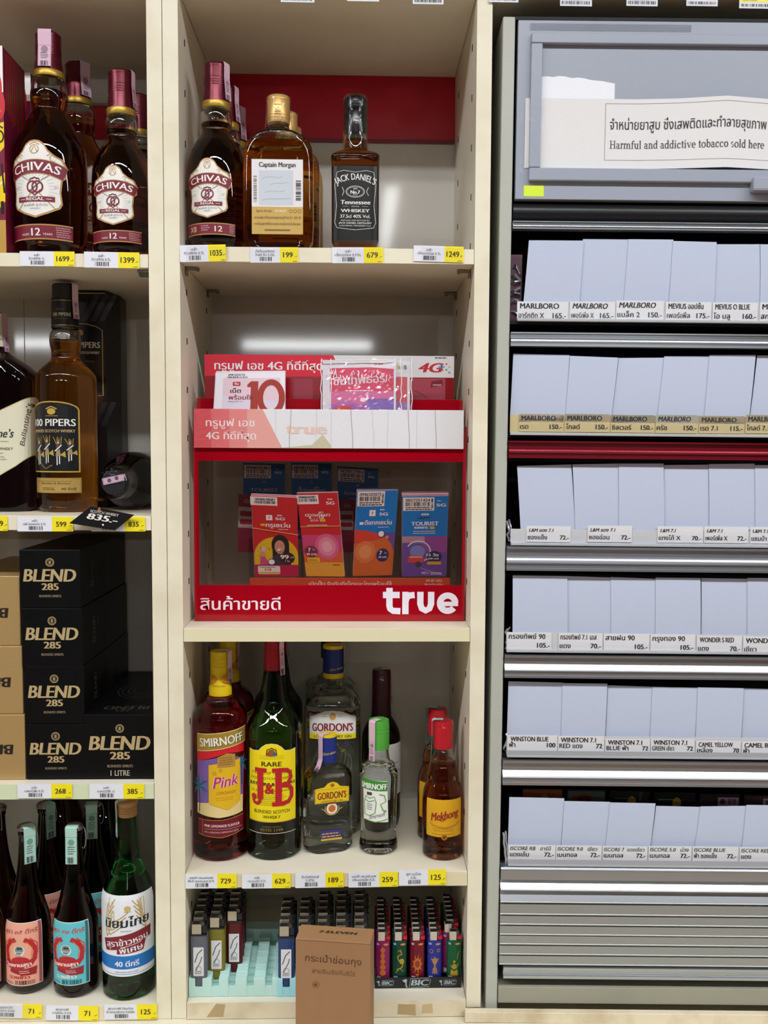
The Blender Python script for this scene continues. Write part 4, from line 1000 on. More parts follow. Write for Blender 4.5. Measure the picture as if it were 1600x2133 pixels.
# ---- pink-red vodka
yd = ground(459, 1797, S3T).y + .0375; u0 = 459
G4 = lambda x, y: (370 + x / 3.878, 1320 + y / 3.878)
t = bottle('vodka_bottle', 'pink-red vodka bottle with yellow cap and palm-tree label, nearest the middle bay left wall', (X(u0, 1700, yd) + .0012, yd, S3T), 0, 'pink-red vodka bottles')
f = lambda v: at(u0, v, yd).z - S3T
k = (at(u0 + 1, 1650, yd) - at(u0, 1650, yd)).length
fz = lambda y: f(1320 + y / 3.878)
pr = smoothp(pxprof(u0, yd, S3T, [(1788, 50), (1782, 54.5), (1760, 55.6), (1700, 55.4), (1500, 55), (1486, 54), (1472, 48), (1463, 38), (1455, 29.5), (1450, 28.5), (1446, 24)]), 3)
glass(t, pr, REDL, liquor('pale_red_glass', '#E06A70', 1.45), fz(540))
YCAP = mat('yellow_cap', '#E2C214', .35)
capm(t, [(23.5 * k, f(1447)), (23.8 * k, f(1430)), (22 * k, f(1425)), (19.5 * k, f(1412)), (20.2 * k, f(1398)), (20.5 * k, f(1360)), (19.5 * k, f(1356))], YCAP, rings=[(f(v), 20.9 * k, .0008, YCAP) for v in (1372, 1380, 1388)])
b = MB(); s = Sheet()
for sx in (-1, 1): s.poly([(sx * 4, 3), (sx * 13, 7), (sx * 14, 0), (sx * 13, -6), (sx * 5, -2.5)], ink('#C87A1E'), 1)
s.text('DISTILLED', 0, -9.5, 2.6, ink('#B98A10'), w=19, bold=.02); s.place(b, cyl(22.3 * k, f(1412), 0, .0009), 3); b.build('cap_print', t)
stamp(t, [(0, f(1355)), (20 * k, f(1355)), (22 * k, f(1358)), (21.5 * k, f(1390)), (23.5 * k, f(1420))], 68, .012, seed=9)
s = Sheet(); q = .169; LX = lambda x: (x - 378) * q * 1.1; LY = lambda y: (at(u0, 1320 + y / 3.878, yd - .036).z - S3T) * 1000
PUR = ink('#7C5CA6'); SAND = ink('#E6CF92'); TEAL = ink('#1D5F78'); SHY = ink('#E2B51E')
s.poly([(LX(172), LY(1050)), (LX(172), LY(1468)), (LX(360), LY(1490)), (LX(555), LY(1470)), (LX(575), LY(1040)), (LX(420), LY(985))], PUR, 0)
s.poly([(LX(172), LY(1390)), (LX(172), LY(1468)), (LX(360), LY(1490)), (LX(555), LY(1470)), (LX(557), LY(1330)), (LX(400), LY(1350))], SAND, 1)
s.poly([(LX(172), LY(955)), (LX(172), LY(1050)), (LX(300), LY(1010)), (LX(420), LY(970)), (LX(575), LY(985)), (LX(575), LY(900))], ink('#D11A2A'), 1)
def palm(cx, cy, r, seed):
    rr = random.Random(seed)
    for i in range(11):
        a = math.radians(-50 + 28 * i + rr.uniform(-6, 6)); R_ = r * rr.uniform(.8, 1.1)
        s.line([(cx, cy), (cx + R_ * .55 * math.cos(a), cy + R_ * .55 * math.sin(a) + 1.2), (cx + R_ * math.cos(a), cy + R_ * math.sin(a) - 1.0)], 1.7, TEAL if i % 2 else ink('#2E86A0'), 3 + i % 2)
    s.line([(cx, cy), (cx + 1.2, cy - r * 1.2), (cx + .5, cy - r * 2.1)], 1.6, ink('#173F52'), 2)
palm(LX(195), LY(1250), 17, 1); palm(LX(540), LY(1080), 14, 2)
s.poly([(LX(285), LY(1065)), (LX(360), LY(1050)), (LX(525), LY(1030)), (LX(528), LY(1370)), (LX(425), LY(1430)), (LX(285), LY(1375))], SHY, 5)
s.poly([(LX(350), LY(1000)), (LX(420), LY(970)), (LX(482), LY(985)), (LX(482), LY(1085)), (LX(350), LY(1085))], ink('#B58A3E'), 6); s.lines(LX(360), LX(470), LY(1010), 4, 3.0, 1.2, ink('#8A6428'), 7)
s.ring(LX(330), LY(1130), 2, 2, .6, ink('#9A6A10'), 6); s.ring(LX(372), LY(1108), 2, 2, .6, ink('#9A6A10'), 6)
s.text('Pink', LX(410), LY(1240), 15, ink('#F2D9E6'), w=35, bold=.06, shear=.3, rot=7, z=6); s.text('Pink', LX(410), LY(1240), 15, ink('#B8257E'), w=34, bold=.015, shear=.3, rot=7, z=7)
s.text('LEMONADE', LX(415), LY(1300), 4.2, ink('#C77E14'), w=26, bold=.02, z=6, rot=2); s.lines(LX(330), LX(480), LY(1330), 2, 3, 1, ink('#C7901C'), 6)
s.poly([(LX(175), LY(965)), (LX(175), LY(826)), (LX(590), LY(780)), (LX(590), LY(900))], mat('ink_gold_panel', '#B99B36', .35, metal=.4), 4); s.line([(LX(175), LY(826)), (LX(590), LY(780))], .8, ink('#F0E4B4'), 5); s.line([(LX(175), LY(965)), (LX(590), LY(900))], .8, ink('#F0E4B4'), 5)
s.text('SMIRNOFF', LX(384) + .7, LY(905) - .7, 11.5, ink('#2E2A28'), w=64, bold=.05, rot=6, z=5); s.text('SMIRNOFF', LX(384), LY(905), 11.5, ink('#F2EEE4'), w=63, bold=.03, rot=6, z=6)
DR = ink('#6E0F20'); s.poly([(LX(185), LY(1510)), (LX(185), LY(1635)), (LX(380), LY(1650)), (LX(560), LY(1615)), (LX(560), LY(1485)), (LX(380), LY(1505))], DR, 1)
GI = ink('#C9964A'); s.line([(LX(185), LY(1510)), (LX(380), LY(1508)), (LX(560), LY(1488))], .6, GI, 2); s.line([(LX(185), LY(1633)), (LX(380), LY(1648)), (LX(560), LY(1615))], .6, GI, 2); s.line([(LX(230), LY(1512)), (LX(232), LY(1636))], .5, GI, 2)
s.text('PINK LEMONADE FLAVOUR', LX(248), LY(1565), 3.6, ink('#F0DADA'), 'l', w=50, bold=.02); s.text('FOR A DELICIOUS, REFRESHING SERVE', LX(248), LY(1612), 2.2, ink('#E0BFC4'), 'l', w=48); s.rect(LX(248), LY(1583), LX(540), LY(1581), ink('#E0BFC4'), 2)
b = MB(); s.place(b, cone(interp(pr), 0, math.radians(9)), 4); b.build('label', t)
again(t, 'pink-red vodka bottle standing behind the front one', (.0388, yd + .078, S3T), .25)

# ---- green scotch bottle with the yellow label
u0 = 571; yd = ground(571, 1793, S3T).y + .036
t = bottle('scotch_bottle', 'dark green scotch bottle with a yellow label and big red initials', (X(u0, 1700, yd), yd, S3T), 0, 'dark green scotch bottles with red foil')
f = lambda v: at(u0, v, yd).z - S3T; fz = lambda y: f(1320 + y / 3.878); k = (at(u0 + 1, 1650, yd) - at(u0, 1650, yd)).length
pr = smoothp(pxprof(u0, yd, S3T, [(1784, 49), (1777, 55), (1760, 56.5), (1640, 57), (1520, 56.5), (1504, 54), (1488, 45), (1472, 35), (1455, 29.5), (1430, 26.5), (1400, 21.5), (1380, 19), (1345, 18)]), 3)
glass(t, pr, GREENG, GREENG, f(1350))
ztop = min(f(1318), S2B - S3T - .009)
capm(t, [(20.4 * k, f(1401)), (20.2 * k, f(1370)), (19.2 * k, f(1345)), (19.2 * k, ztop + .002), (18 * k, ztop)][:-1] + [(18 * k, ztop + .004)], mat('red_foil', '#A3192C', .4, metal=.25), rings=[(f(v), 20.0 * k, .0006, mat('red_foil', '#A3192C')) for v in (1353, 1357, 1362)])
stamp(t, [(0, ztop + .004), (19 * k, ztop + .004), (21 * k, ztop), (20.5 * k, f(1350)), (23.5 * k, f(1404))], 55, .010, seed=12)
s = Sheet(); LX = lambda x: (x - 786) * .169 * 1.13; LY = lambda y: (at(u0, 1320 + y / 3.878, yd - .0365).z - S3T) * 1000
YL = ink('#F0D912'); RD = ink('#B81A26'); KK = ink('#2A2612')
top = [(-36, LY(948))] + [(LX(x), LY(y)) for x, y in ((640, 955), (690, 950), (715, 920), (745, 898), (786, 890), (826, 898), (856, 920), (880, 950), (930, 955))] + [(36, LY(948))]
s.poly([(-36, LY(1520)), (36, LY(1520))] + top[::-1], YL, 0); s.line(top, .6, ink('#F6F0C0'), 1)
s.rect(-36, LY(1615), 36, LY(1520), mat('ink_black_band', '#17150F', .35), 0); s.rect(-36, LY(1524), 36, LY(1516), ink('#C9A94A'), 1); s.rect(-36, LY(1616), 36, LY(1612), ink('#D9D6C8'), 1)
s.text("ESTD 1749", 0, LY(1596), 3.6, ink('#8A7A3A'), w=30, bold=.02); s.text('JUSTERINI & BROOKS', 0, LY(1565), 1.8, ink('#8A7A3A'), w=26)
s.ell(0, LY(965), 5, 5, ink('#8A5A2A'), 2); s.line([(-7, LY(985)), (-6, LY(940)), (0, LY(925)), (6, LY(940)), (7, LY(985))], 1.4, ink('#3E3A26'), 3); s.ell(-4, LY(975), 2, 3, ink('#B03A2A'), 3, 12); s.ell(4, LY(975), 2, 3, ink('#3A5A8A'), 3, 12)
for yy in (990, 1002, 1014): s.rect(-17, LY(yy), 17, LY(yy) + .3, ink('#9A8A1A'), 2)
s.text('RARE', 0, LY(1072), 6.2, KK, w=27, bold=.02); s.text('A BLEND OF THE PUREST', 0, LY(1136), 3.4, ink('#7A6C10'), w=60); s.text('OLD SCOTCH WHISKIES', 0, LY(1180), 3.4, ink('#7A6C10'), w=62)
s.text('JUSTERINI & BROOKS', 0, LY(1228), 4.2, KK, w=68, bold=.04); s.text('St. James’s Street · London', 0, LY(1278), 3.0, ink('#6A5E10'), w=60, shear=.2)
s.lines(-24, 24, LY(1310), 6, 2.6, .6, ink('#8A7C14'), 2)
def slab(x0, x1, y): s.rect(LX(x0), LY(y + 16), LX(x1), LY(y - 16), RD, 5)
s.rect(LX(682), LY(1340), LX(728), LY(1100), RD, 4); slab(662, 752, 1103); s.line([(LX(706), LY(1330)), (LX(700), LY(1362)), (LX(680), LY(1378)), (LX(655), LY(1370)), (LX(645), LY(1345))], 4.6, RD, 4); s.ell(LX(652), LY(1325), 4.2, 4.2, RD, 5)
s.rect(LX(812), LY(1380), LX(858), LY(1095), RD, 4); slab(790, 870, 1103); slab(790, 880, 1376)
s.line([(LX(850), LY(1103)), (LX(895), LY(1108)), (LX(922), LY(1135)), (LX(924), LY(1180)), (LX(902), LY(1218)), (LX(855), LY(1226))], 5.6, RD, 4); s.line([(LX(855), LY(1226)), (LX(910), LY(1236)), (LX(934), LY(1270)), (LX(934), LY(1325)), (LX(908), LY(1366)), (LX(855), LY(1376))], 6.2, RD, 4)
s.text('&', LX(772), LY(1290), 13.5, RD, w=11.5, bold=.05, z=6)
s.text('BLENDED SCOTCH', 0, LY(1450), 4.4, KK, w=50); s.text('WHISKY', 0, LY(1492), 4.4, KK, w=24)
b = MB(); s.place(b, cone(interp(pr), 0, 0), 4); b.build('label', t)
again(t, 'dark green scotch bottle half hidden behind the front yellow-labelled one', (.1075, yd + .108, S3T), .5)

# ---- large gin
u0 = 694; yd = ground(695, 1746, S3T).y + .038
G5 = 3.877
t = bottle('gin_bottle', 'large clear gin bottle with blue and yellow cap, standing behind the small flat gin', (X(u0, 1600, yd), yd, S3T), 0, 'large clear gin bottles')
f = lambda v: at(u0, v, yd).z - S3T; fz = lambda y: f(1320 + y / G5); k = (at(u0 + 1, 1550, yd) - at(u0, 1550, yd)).length
pr = smoothp(pxprof(u0, yd, S3T, [(1738, 52), (1730, 56), (1650, 57), (1480, 57), (1462, 56), (1450, 52), (1443, 44), (1437, 30), (1433, 28), (1428, 20), (1418, 18), (1408, 18)]), 3)
def gin(r, z):
    q = min(1, max(0, (r - .02) / .012)); return (r, r * (1 - .18 * q), 2 + 1.6 * q)
glass(t, pr, CLEARL, CLEAR, fz(560), gin)
BLU = mat('blue_cap', '#20307A', .35)
capm(t, [(21.4 * k, f(1410)), (21.6 * k, f(1400)), (21.3 * k, f(1350)), (21.5 * k, f(1345)), (20.5 * k, f(1343))], BLU, mats=lambda z: YCAP if z < f(1401) or z > f(1356) else BLU)
b = MB(); s = Sheet(); s.text('Gordon', 2, 0, 3.6, ink('#B9A75A'), shear=.35, rot=8, w=20, bold=.02); s.place(b, cyl(21.5 * k, f(1392), .2), 3); b.build('cap_print', t)
stamp(t, [(0, f(1343)), (21 * k, f(1343)), (23 * k, f(1347)), (22 * k, f(1380)), (23.5 * k, f(1402))], 85, .010, seed=14)
s = Sheet(); LX = lambda x: (x - 328) * .1745; LY = lambda y: (at(u0, 1320 + y / G5, yd - .031).z - S3T) * 1000
GW = ink('#E6E6E2'); GR = ink('#8E2433'); DKB = ink('#2A2A24')
W = 38
arcp = [(-W, LY(668)), (-27, LY(655)), (-20, LY(640)), (-12, LY(625)), (0, LY(618)), (12, LY(625)), (20, LY(640)), (27, LY(655)), (W, LY(668))]
s.poly([(-W, LY(852)), (W, LY(852))] + arcp[::-1], GW, 0); s.line(arcp, .7, DKB, 1); s.rect(-W, LY(850), W, LY(803), YEL, 1); s.rect(-W, LY(857), W, LY(849), DKB, 2)
s.ell(0, LY(668), 4.6, 5.4, ink('#D9A464'), 2); s.lines(-16, -6, LY(668), 1, 1, .8, ink('#9A9A94')); s.lines(6, 16, LY(668), 1, 1, .8, ink('#9A9A94'))
s.text("GORDON'S", 0, LY(785), 11.5, GR, w=62, bold=.035); s.text('LONDON DRY GIN', 0, LY(838), 4.2, ink('#6A4A14'), w=56, bold=.02)
b = MB(); rr = interp(pr)
def gmap(a, b_, l):
    R_ = rr(b_); A, B, n = gin(R_, b_); q = min(.999, abs(a) / A); th = a / A * 1.02
    x = A * math.sin(max(-1.5, min(1.5, th))); y = B * (1 - (abs(x) / A) ** n) ** (1 / n)
    return (x * (1 + (.0005 + l) / A), -y - .0006 - l, b_)
s.place(b, gmap, 3); b.build('label', t)
s = Sheet()
for sx in (-1, 1):
    for i in range(4): s.line([(sx * (6 + i * 6), LY(880 + 30 * i)), (sx * (14 + i * 5), LY(960 + 18 * i)), (sx * (10 + i * 6), LY(1040 + 20 * i))], .9, ink('#8A8C78' if i % 2 else '#6E7262'), 1)
s.line([(14, LY(890)), (20, LY(878)), (26, LY(905))], 1.6, ink('#3A3E84'), 2); s.line([(12, LY(950)), (18, LY(935))], 1.4, ink('#B9A23A'), 2)
b = MB(); s.place(b, gmap, 3); b.build('back_print', t)
g2 = again(t, 'large clear gin bottle with a black neck, hidden behind the blue-capped one', (t.location.x - .006, yd + .0785, S3T), .15)
for ch_ in g2.children:
    if ch_.name.startswith('cap') and not ch_.name.startswith('cap_print'):
        me = ch_.data.copy(); me.materials.clear(); me.materials.append(BLKP); me.materials.append(BLKP); me.materials.append(BLKP); ch_.data = me; ch_['label'] = 'black cap'; ch_.scale = (1, 1, 1.0); ch_.location.z = .012

# ---- small flat gin
u0 = 683; yd = ground(683, 1780, S3T).y + .024
t = bottle('gin_bottle', 'small flat clear gin bottle with a yellow label, in front of the large gin', (X(u0, 1700, yd), yd, S3T), .28)
f = lambda v: at(u0, v, yd).z - S3T; fz = lambda y: f(1320 + y / G5); k = (at(u0 + 1, 1650, yd) - at(u0, 1650, yd)).length
pr = smoothp(pxprof(u0, yd, S3T, [(1770, 46), (1765, 50), (1755, 51), (1620, 50.5), (1610, 48), (1602, 42), (1597, 33), (1592, 22), (1589, 18.5), (1582, 17.5)]), 3)
glass(t, pr, CLEARL, CLEAR, fz(1310), flask(.0195, 3.2, .013))
capm(t, [(18.5 * k, f(1585)), (18.8 * k, f(1580)), (18.6 * k, f(1533)), (18 * k, f(1528))], BLU, mats=lambda z: YCAP if z > f(1540) else BLU, rings=[(f(1575), 19.1 * k, .0008, BLU), (f(1581), 19.1 * k, .0008, BLU)])
b = MB(); s = Sheet(); s.text('Gordon', 0, 0, 3.6, ink('#C9B75A'), shear=.35, rot=8, w=19, bold=.02); s.place(b, cyl(18.7 * k, f(1567), -.1), 3); b.build('cap_print', t)
stamp(t, [(0, f(1527)), (18 * k, f(1527)), (20 * k, f(1531)), (20 * k, f(1578)), (26 * k, f(1592)), (33 * k, f(1601))], -62, .009, seed=15)
s = Sheet(); LX = lambda x: (x - 320) * .1745; LY = lambda y: (at(u0, 1320 + y / G5, yd - .0195).z - S3T) * 1000
s.poly([(LX(185), LY(1368)), (LX(185), LY(1250)), (LX(262), LY(1240)), (LX(290), LY(1212)), (LX(328), LY(1200)), (LX(366), LY(1212)), (LX(392), LY(1240)), (LX(465), LY(1250)), (LX(465), LY(1368))], ink('#E8C31C'), 0)
s.frame(LX(190), LY(1363), LX(460), LY(1256), .5, ink('#B5851A'), 1); s.text("GORDON'S", LX(325), LY(1335), 9.6, ink('#7A2420'), w=41, bold=.03); s.ell(LX(328), LY(1228), 3, 2.5, ink('#9A6A1C'), 2); s.text('LONDON DRY GIN', LX(325), LY(1358), 2.0, ink('#6A4A14'), w=30)
s.rect(LX(292), LY(1368), LX(362), LY(1340), ink('#7A2420'), 1) if False else None
s.rect(LX(294), LY(1378), LX(360), LY(1366), ink('#7A2420'), 2); s.ell(LX(325), LY(1415), 8, 8, ink('#E4DCC8'), 1); s.ell(LX(325), LY(1415), 5, 5, ink('#C8692A'), 2); s.ring(LX(325), LY(1415), 10, 9, 1.2, ink('#C9A45A'), 1, 24, -200, 20)
for sx in (-1, 1): s.line([(LX(325) + sx * 8, LY(1395)), (LX(325) + sx * 14, LY(1380)), (LX(325) + sx * 20, LY(1385))], 1.5, ink('#3E4A5A'), 1); s.line([(LX(325) + sx * 10, LY(1430)), (LX(325) + sx * 15, LY(1410))], 1.2, ink('#B9863A'), 1)
b = MB(); s.place(b, flat(-.0196 - .0003), None); b.build('label', t)
s = Sheet(); s.rect(LX(235), LY(1668), LX(408), LY(1588), ink('#3A3078'), 0); s.rect(LX(235), LY(1670), LX(408), LY(1655), ink('#D9B021'), 1); s.lines(LX(240), LX(402), LY(1620), 3, 4, 1.6, ink('#C9A83A'), 2)
b = MB(); s.place(b, flat(-.0196 - .0003), None); b.build('lower_label', t)

# ---- wine
u0 = 794; yd = ground(794, 1731, S3T).y + .027
t = bottle('wine_bottle', 'dark wine bottle with a maroon capsule, behind the small green-capped vodka', (X(u0, 1600, yd), yd, S3T))
f = lambda v: at(u0, v, yd).z - S3T; k = (at(u0 + 1, 1600, yd) - at(u0, 1600, yd)).length
pr = smoothp(pxprof(u0, yd, S3T, [(1724, 37), (1718, 40), (1650, 40.5), (1550, 40.5), (1530, 39.5), (1515, 35), (1502, 28), (1492, 21.5), (1480, 19), (1440, 17.5), (1400, 17)]), 3)
glass(t, pr, WINEG, WINEG, f(1410))
capm(t, [(21 * k, f(1487)), (20 * k, f(1478)), (19 * k, f(1430)), (19 * k, f(1400)), (17.5 * k, f(1394))], mat('maroon_capsule', '#3E1620', .35), rings=[(f(v), 19.2 * k, .0006, mat('maroon_capsule', '#3E1620')) for v in (1402, 1407, 1412)])
b = MB(); rr_ = 21 * k; b.lathe([(rr_ * 1.1, f(1470)), (rr_, f(1430)), (rr_ * .98, f(1397)), (rr_ * .8, f(1392)), (0, f(1391.5))], SHRINK, 30); b.build('shrink_wrap', t, 40)
stamp(t, [(0, f(1393)), (19 * k, f(1393)), (20.5 * k, f(1397)), (20 * k, f(1465))], 75, .010, seed=18)
f = lambda v: at(u0, v, yd - .02).z - S3T; s = Sheet(); s.rect(-36, f(1655) * 1000, 18, f(1549) * 1000, ink('#D9D6D4'), 0); s.text('RESERVA', -9, f(1600) * 1000, 5, ink('#4A3A3A')) if False else None; s.lines(-30, 12, f(1590) * 1000, 4, 6, 1.4, ink('#8A8488'), 1)
b = MB(); s.place(b, cone(interp(pr), 0, math.radians(42)), 4); b.build('label', t)

# ---- small green-capped vodka
u0 = 788.5; yd = ground(788, 1783, S3T).y + .0265
t = bottle('vodka_bottle', 'small clear vodka bottle with bright green cap and white and green label', (X(u0, 1700, yd), yd, S3T))
f = lambda v: at(u0, v, yd).z - S3T; fz = lambda y: f(1320 + y / G5); k = (at(u0 + 1, 1650, yd) - at(u0, 1650, yd)).length
pr = pxprof(u0, yd, S3T, [(1776, 36), (1771, 39), (1752, 40), (1738, 37.5), (1730, 37), (1640, 39), (1622, 40), (1612, 40), (1604, 38), (1600, 34), (1597, 33), (1594, 34), (1590, 33), (1586, 27), (1582, 23.5), (1570, 21.5), (1557, 20)])
pr = smoothp(pr, 2)
glass(t, pr, CLEARL, CLEAR, f(1592))
capm(t, [(21.5 * k, f(1558)), (21.8 * k, f(1550)), (21.5 * k, f(1505)), (20.5 * k, f(1499))], mat('green_cap', '#4FA43C', .4), rings=[(f(v), 22 * k, .0008, mat('green_cap', '#4FA43C')) for v in (1514, 1522, 1550)])
stamp(t, [(0, f(1498)), (20.5 * k, f(1498)), (22.8 * k, f(1501)), (22.5 * k, f(1540)), (23 * k, f(1580))], -38, .0105, seed=19)
s = Sheet(); LX = lambda x: (x - 650) * .1745; LY = lambda y: (at(u0, 1320 + y / G5, yd - .0255).z - S3T) * 1000
s.poly([(LX(545), LY(1515)), (LX(545), LY(1175)), (LX(752), LY(1195)), (LX(770), LY(1530))], ink('#ECEFEA'), 0)
s.poly([(LX(535), LY(1262)), (LX(535), LY(1172)), (LX(755), LY(1200)), (LX(755), LY(1276))], ink('#3C8A34'), 2); s.text('SMIRNOFF', LX(640), LY(1258), 8, ink('#F2F4EE'), w=38, bold=.04, rot=-2, z=3)
AG = ink('#6FA848'); KD = ink('#5A6258')
s.rect(LX(585), LY(1310), LX(630), LY(1285), ink('#4A4038'), 2); s.line([(LX(560), LY(1470)), (LX(555), LY(1370)), (LX(575), LY(1320)), (LX(610), LY(1335)), (LX(650), LY(1320)), (LX(665), LY(1370)), (LX(655), LY(1450)), (LX(610), LY(1480)), (LX(560), LY(1470))], 1.4, AG, 2)
s.line([(LX(690), LY(1300)), (LX(730), LY(1310)), (LX(745), LY(1360)), (LX(700), LY(1380)), (LX(720), LY(1430)), (LX(750), LY(1440))], 1.8, AG, 2); s.line([(LX(570), LY(1350)), (LX(600), LY(1365)), (LX(650), LY(1350))], .9, KD, 2)
for i in range(4): s.rect(LX(585), LY(1385 + 14 * i), LX(632), LY(1381 + 14 * i), KD, 2)
s.text('Smirnoff', LX(670), LY(1490), 6, KD, w=24, shear=.5, rot=14, z=3); s.line([(LX(560), LY(1512)), (LX(660), LY(1524)), (LX(765), LY(1505))], 1.3, AG, 2)
b = MB(); s.place(b, cone(interp(pr), 0, math.radians(-14)), 3); b.build('label', t)

# ---- red-capped amber bottles
u0 = 926; yd = ground(926, 1795, S3T).y + .028
t = bottle('spirit_bottle', 'small red-capped amber bottle with yellow label, front one of two', (X(u0, 1700, yd) - .0026, yd, S3T), 0, 'small red-capped amber bottles')
f = lambda v: at(u0, v, yd).z - S3T; fz = lambda y: f(1320 + y / G5); k = (at(u0 + 1, 1650, yd) - at(u0, 1650, yd)).length
pr = pxprof(u0, yd, S3T, [(1786, 37), (1780, 40.5), (1765, 41.5), (1755, 41), (1744, 42), (1680, 42.5), (1655, 42), (1640, 39), (1628, 34.5), (1624, 32.5), (1620, 33), (1616, 32), (1610, 31.5), (1595, 29.5), (1575, 23.5), (1556, 18.5)])
pr = smoothp(pr, 2)
glass(t, pr, liquor('amber_spirit', '#B0672E'), CLEAR, f(1582))
REDC = mat('red_cap', '#C0182A', .35)
capm(t, [(19.5 * k, f(1557)), (20.2 * k, f(1551)), (19.8 * k, f(1545)), (20 * k, f(1507)), (19 * k, f(1501))], REDC, rings=[(f(1549), 20.8 * k, .0007, REDC), (f(1510), 20.4 * k, .0007, REDC)])
b = MB(); rr_ = 21.6 * k; b.lathe([(25 * k, f(1590)), (23 * k, f(1570)), (rr_, f(1545)), (rr_, f(1506)), (rr_ * .85, f(1498.5)), (0, f(1498))], SHRINK, 30); b.build('shrink_wrap', t, 40)
stamp(t, [(0, f(1499)), (20 * k, f(1499)), (23 * k, f(1502)), (23 * k, f(1545)), (25 * k, f(1582))], -92, .010, STAMPG, seed=21)
s = Sheet(); LX = lambda x: (x - 1225) * .1745 * 1.08; LY = lambda y: (at(u0, 1320 + y / G5, yd - .0275).z - S3T) * 1000
YM = ink('#DDA81A'); s.rect(LX(1085), LY(1645), LX(1365), LY(1345), YM, 0)
s.text('Mekhong', LX(1228), LY(1500), 11, ink('#9A2A1E'), w=38, bold=.04, shear=.3, rot=11); s.line([(LX(1185), LY(1505)), (LX(1205), LY(1515)), (LX(1235), LY(1500))], 1.2, ink('#9A2A1E'))
s.line([(LX(1120), LY(1535)), (LX(1140), LY(1555)), (LX(1225), LY(1570)), (LX(1310), LY(1555)), (LX(1340), LY(1530))], 2.4, ink('#C8801C'), 1); s.lines(LX(1140), LX(1310), LY(1580), 2, 3, .9, ink('#A8741C'), 2); s.lines(LX(1130), LX(1320), LY(1625), 1, 3, .9, ink('#A8741C'), 2)
s.ell(0, LY(1645), 4, 4, ink('#B5701C'), 2); s.ell(0, LY(1645), 2.4, 2.4, ink('#7A4414'), 3)
b = MB(); s.place(b, cone(interp(pr), 0, 0), 3); b.build('label', t)
again(t, 'small red-capped amber bottle half hidden behind the front one', (t.location.x - .003, yd + .062, S3T), -.2)
# ------------------------------------------------------------------ left bay, top shelf: the two patterned gift cartons
MAG = ink('#7A1838', .3); CRED = ink('#C8202C', .3); CYEL = ink('#F2CF1C', .3); CWH = ink('#F0EEEA', .3); CK = ink('#18140F', .3)
def gift(x0, x1, y0, y1, z0, h, label, art, base=True):
    t = thing('gift_carton', label, 'carton', (x0, y0, z0), 0, 'patterned gift cartons')
    w, d = x1 - x0, y1 - y0
    b = MB(); b.box(0, w, 0, d, 0, h, MAG, .0008)
    s = Sheet(); art(s, w * 1000, h * 1000); s.place(b, flat(0), None)
    s = Sheet(); rr = random.Random(int(h * 9000)); D_ = d * 1000
    for i in range(9): s.rect(D_ * .12 + i * D_ * .09, h * 1000 * rr.uniform(.62, .72), D_ * .12 + i * D_ * .09 + 3, h * 1000 * .98, foil('#B98A3A') if i % 2 else CRED, 1)
    for i in range(5): s.poly([(D_ * rr.uniform(.05, .9), h * 1000 * (.15 + .1 * i + rr.uniform(0, .08))) for _ in range(4)][:3], CYEL if i % 2 else CK, 1)
    s.place(b, frame_map((w, 0, 0), (0, 1, 0), (0, 0, 1), (1, 0, 0)), None)
    b.build('carton_body', t)
    return t
def art_front(s, W, H):
    s.rect(0, H * .78, W, H, CWH, 1); s.rect(0, 0, W, H * .17, foil('#C29A4E', .4), 1); s.ell(W * .72, H * .80, W * .24, H * .09, CRED, 2); s.ell(W * .85, H * .72, W * .2, H * .07, CRED, 2)
    s.poly([(W * .3, H * .40), (W, H * .52), (W, H * .64), (W * .55, H * .62)], CYEL, 2); s.poly([(W * .55, H * .18), (W, H * .26), (W, H * .40), (W * .6, H * .34)], CYEL, 2)
    s.ring(W * .85, H * .57, 5, 7, 2, CK, 4); s.line([(W * .4, H * .55), (W * .75, H * .63), (W * .97, H * .61)], 2.0, CK, 4); s.line([(W * .5, H * .38), (W * .9, H * .44), (W * .98, H * .3)], 2.5, CK, 4); s.line([(W * .9, H * .26), (W * .9, H * .2)], 4, CK, 4)
    s.line([(W * .5, H * .28), (W * .95, H * .36)], 1.8, CWH, 3); s.poly([(W * .6, H * .66), (W * .95, H * .69), (W * .7, H * .74)], ink('#E0542A', .3), 3); s.ell(W * .5, H * .08, W * .22, H * .04, foil('#8A6428', .4), 2)
def art_back(s, W, H):
    s.rect(0, H * .86, W, H, CWH, 1); s.ell(W * .45, H * .86, W * .36, H * .10, CRED, 2)
    s.poly([(W * (.45 + (.26 if i % 2 else .15) * math.cos(i * PI / 8)), H * .85 + W * (.26 if i % 2 else .15) * math.sin(i * PI / 8)) for i in range(16)], CYEL, 3); s.poly([(W * .36, H * .83), (W * .5, H * .85), (W * .36, H * .87)], CK, 4)
    s.ell(W * .45, H * .80, 2, 2, CK, 4, 10); s.ell(W * .45, H * .9, 2, 2, CK, 4, 10); s.line([(W * .3, H * .62), (W * .6, H * .66), (W * .9, H * .6)], 2, CWH, 3); s.rect(0, H * .3, W, H * .5, MAG, 1); s.line([(W * .2, H * .58), (W * .8, H * .66)], 2.5, CK, 4)
gift(X(-52, 450, .018), X(12, 450, .018), .018, .10, L1T + .0004, Z(10, 96, .018) - L1T, 'patterned red and yellow gift carton at the left edge, nearer the shelf front', art_front)
gift(X(22, 400, .135), X(68, 400, .135), .135, .215, L1T + .0004, Z(45, 152, .135) - L1T, 'patterned gift carton with a yellow star emblem, behind the one at the left edge', art_back)

# ------------------------------------------------------------------ left bay, second shelf
G4L = 3.809
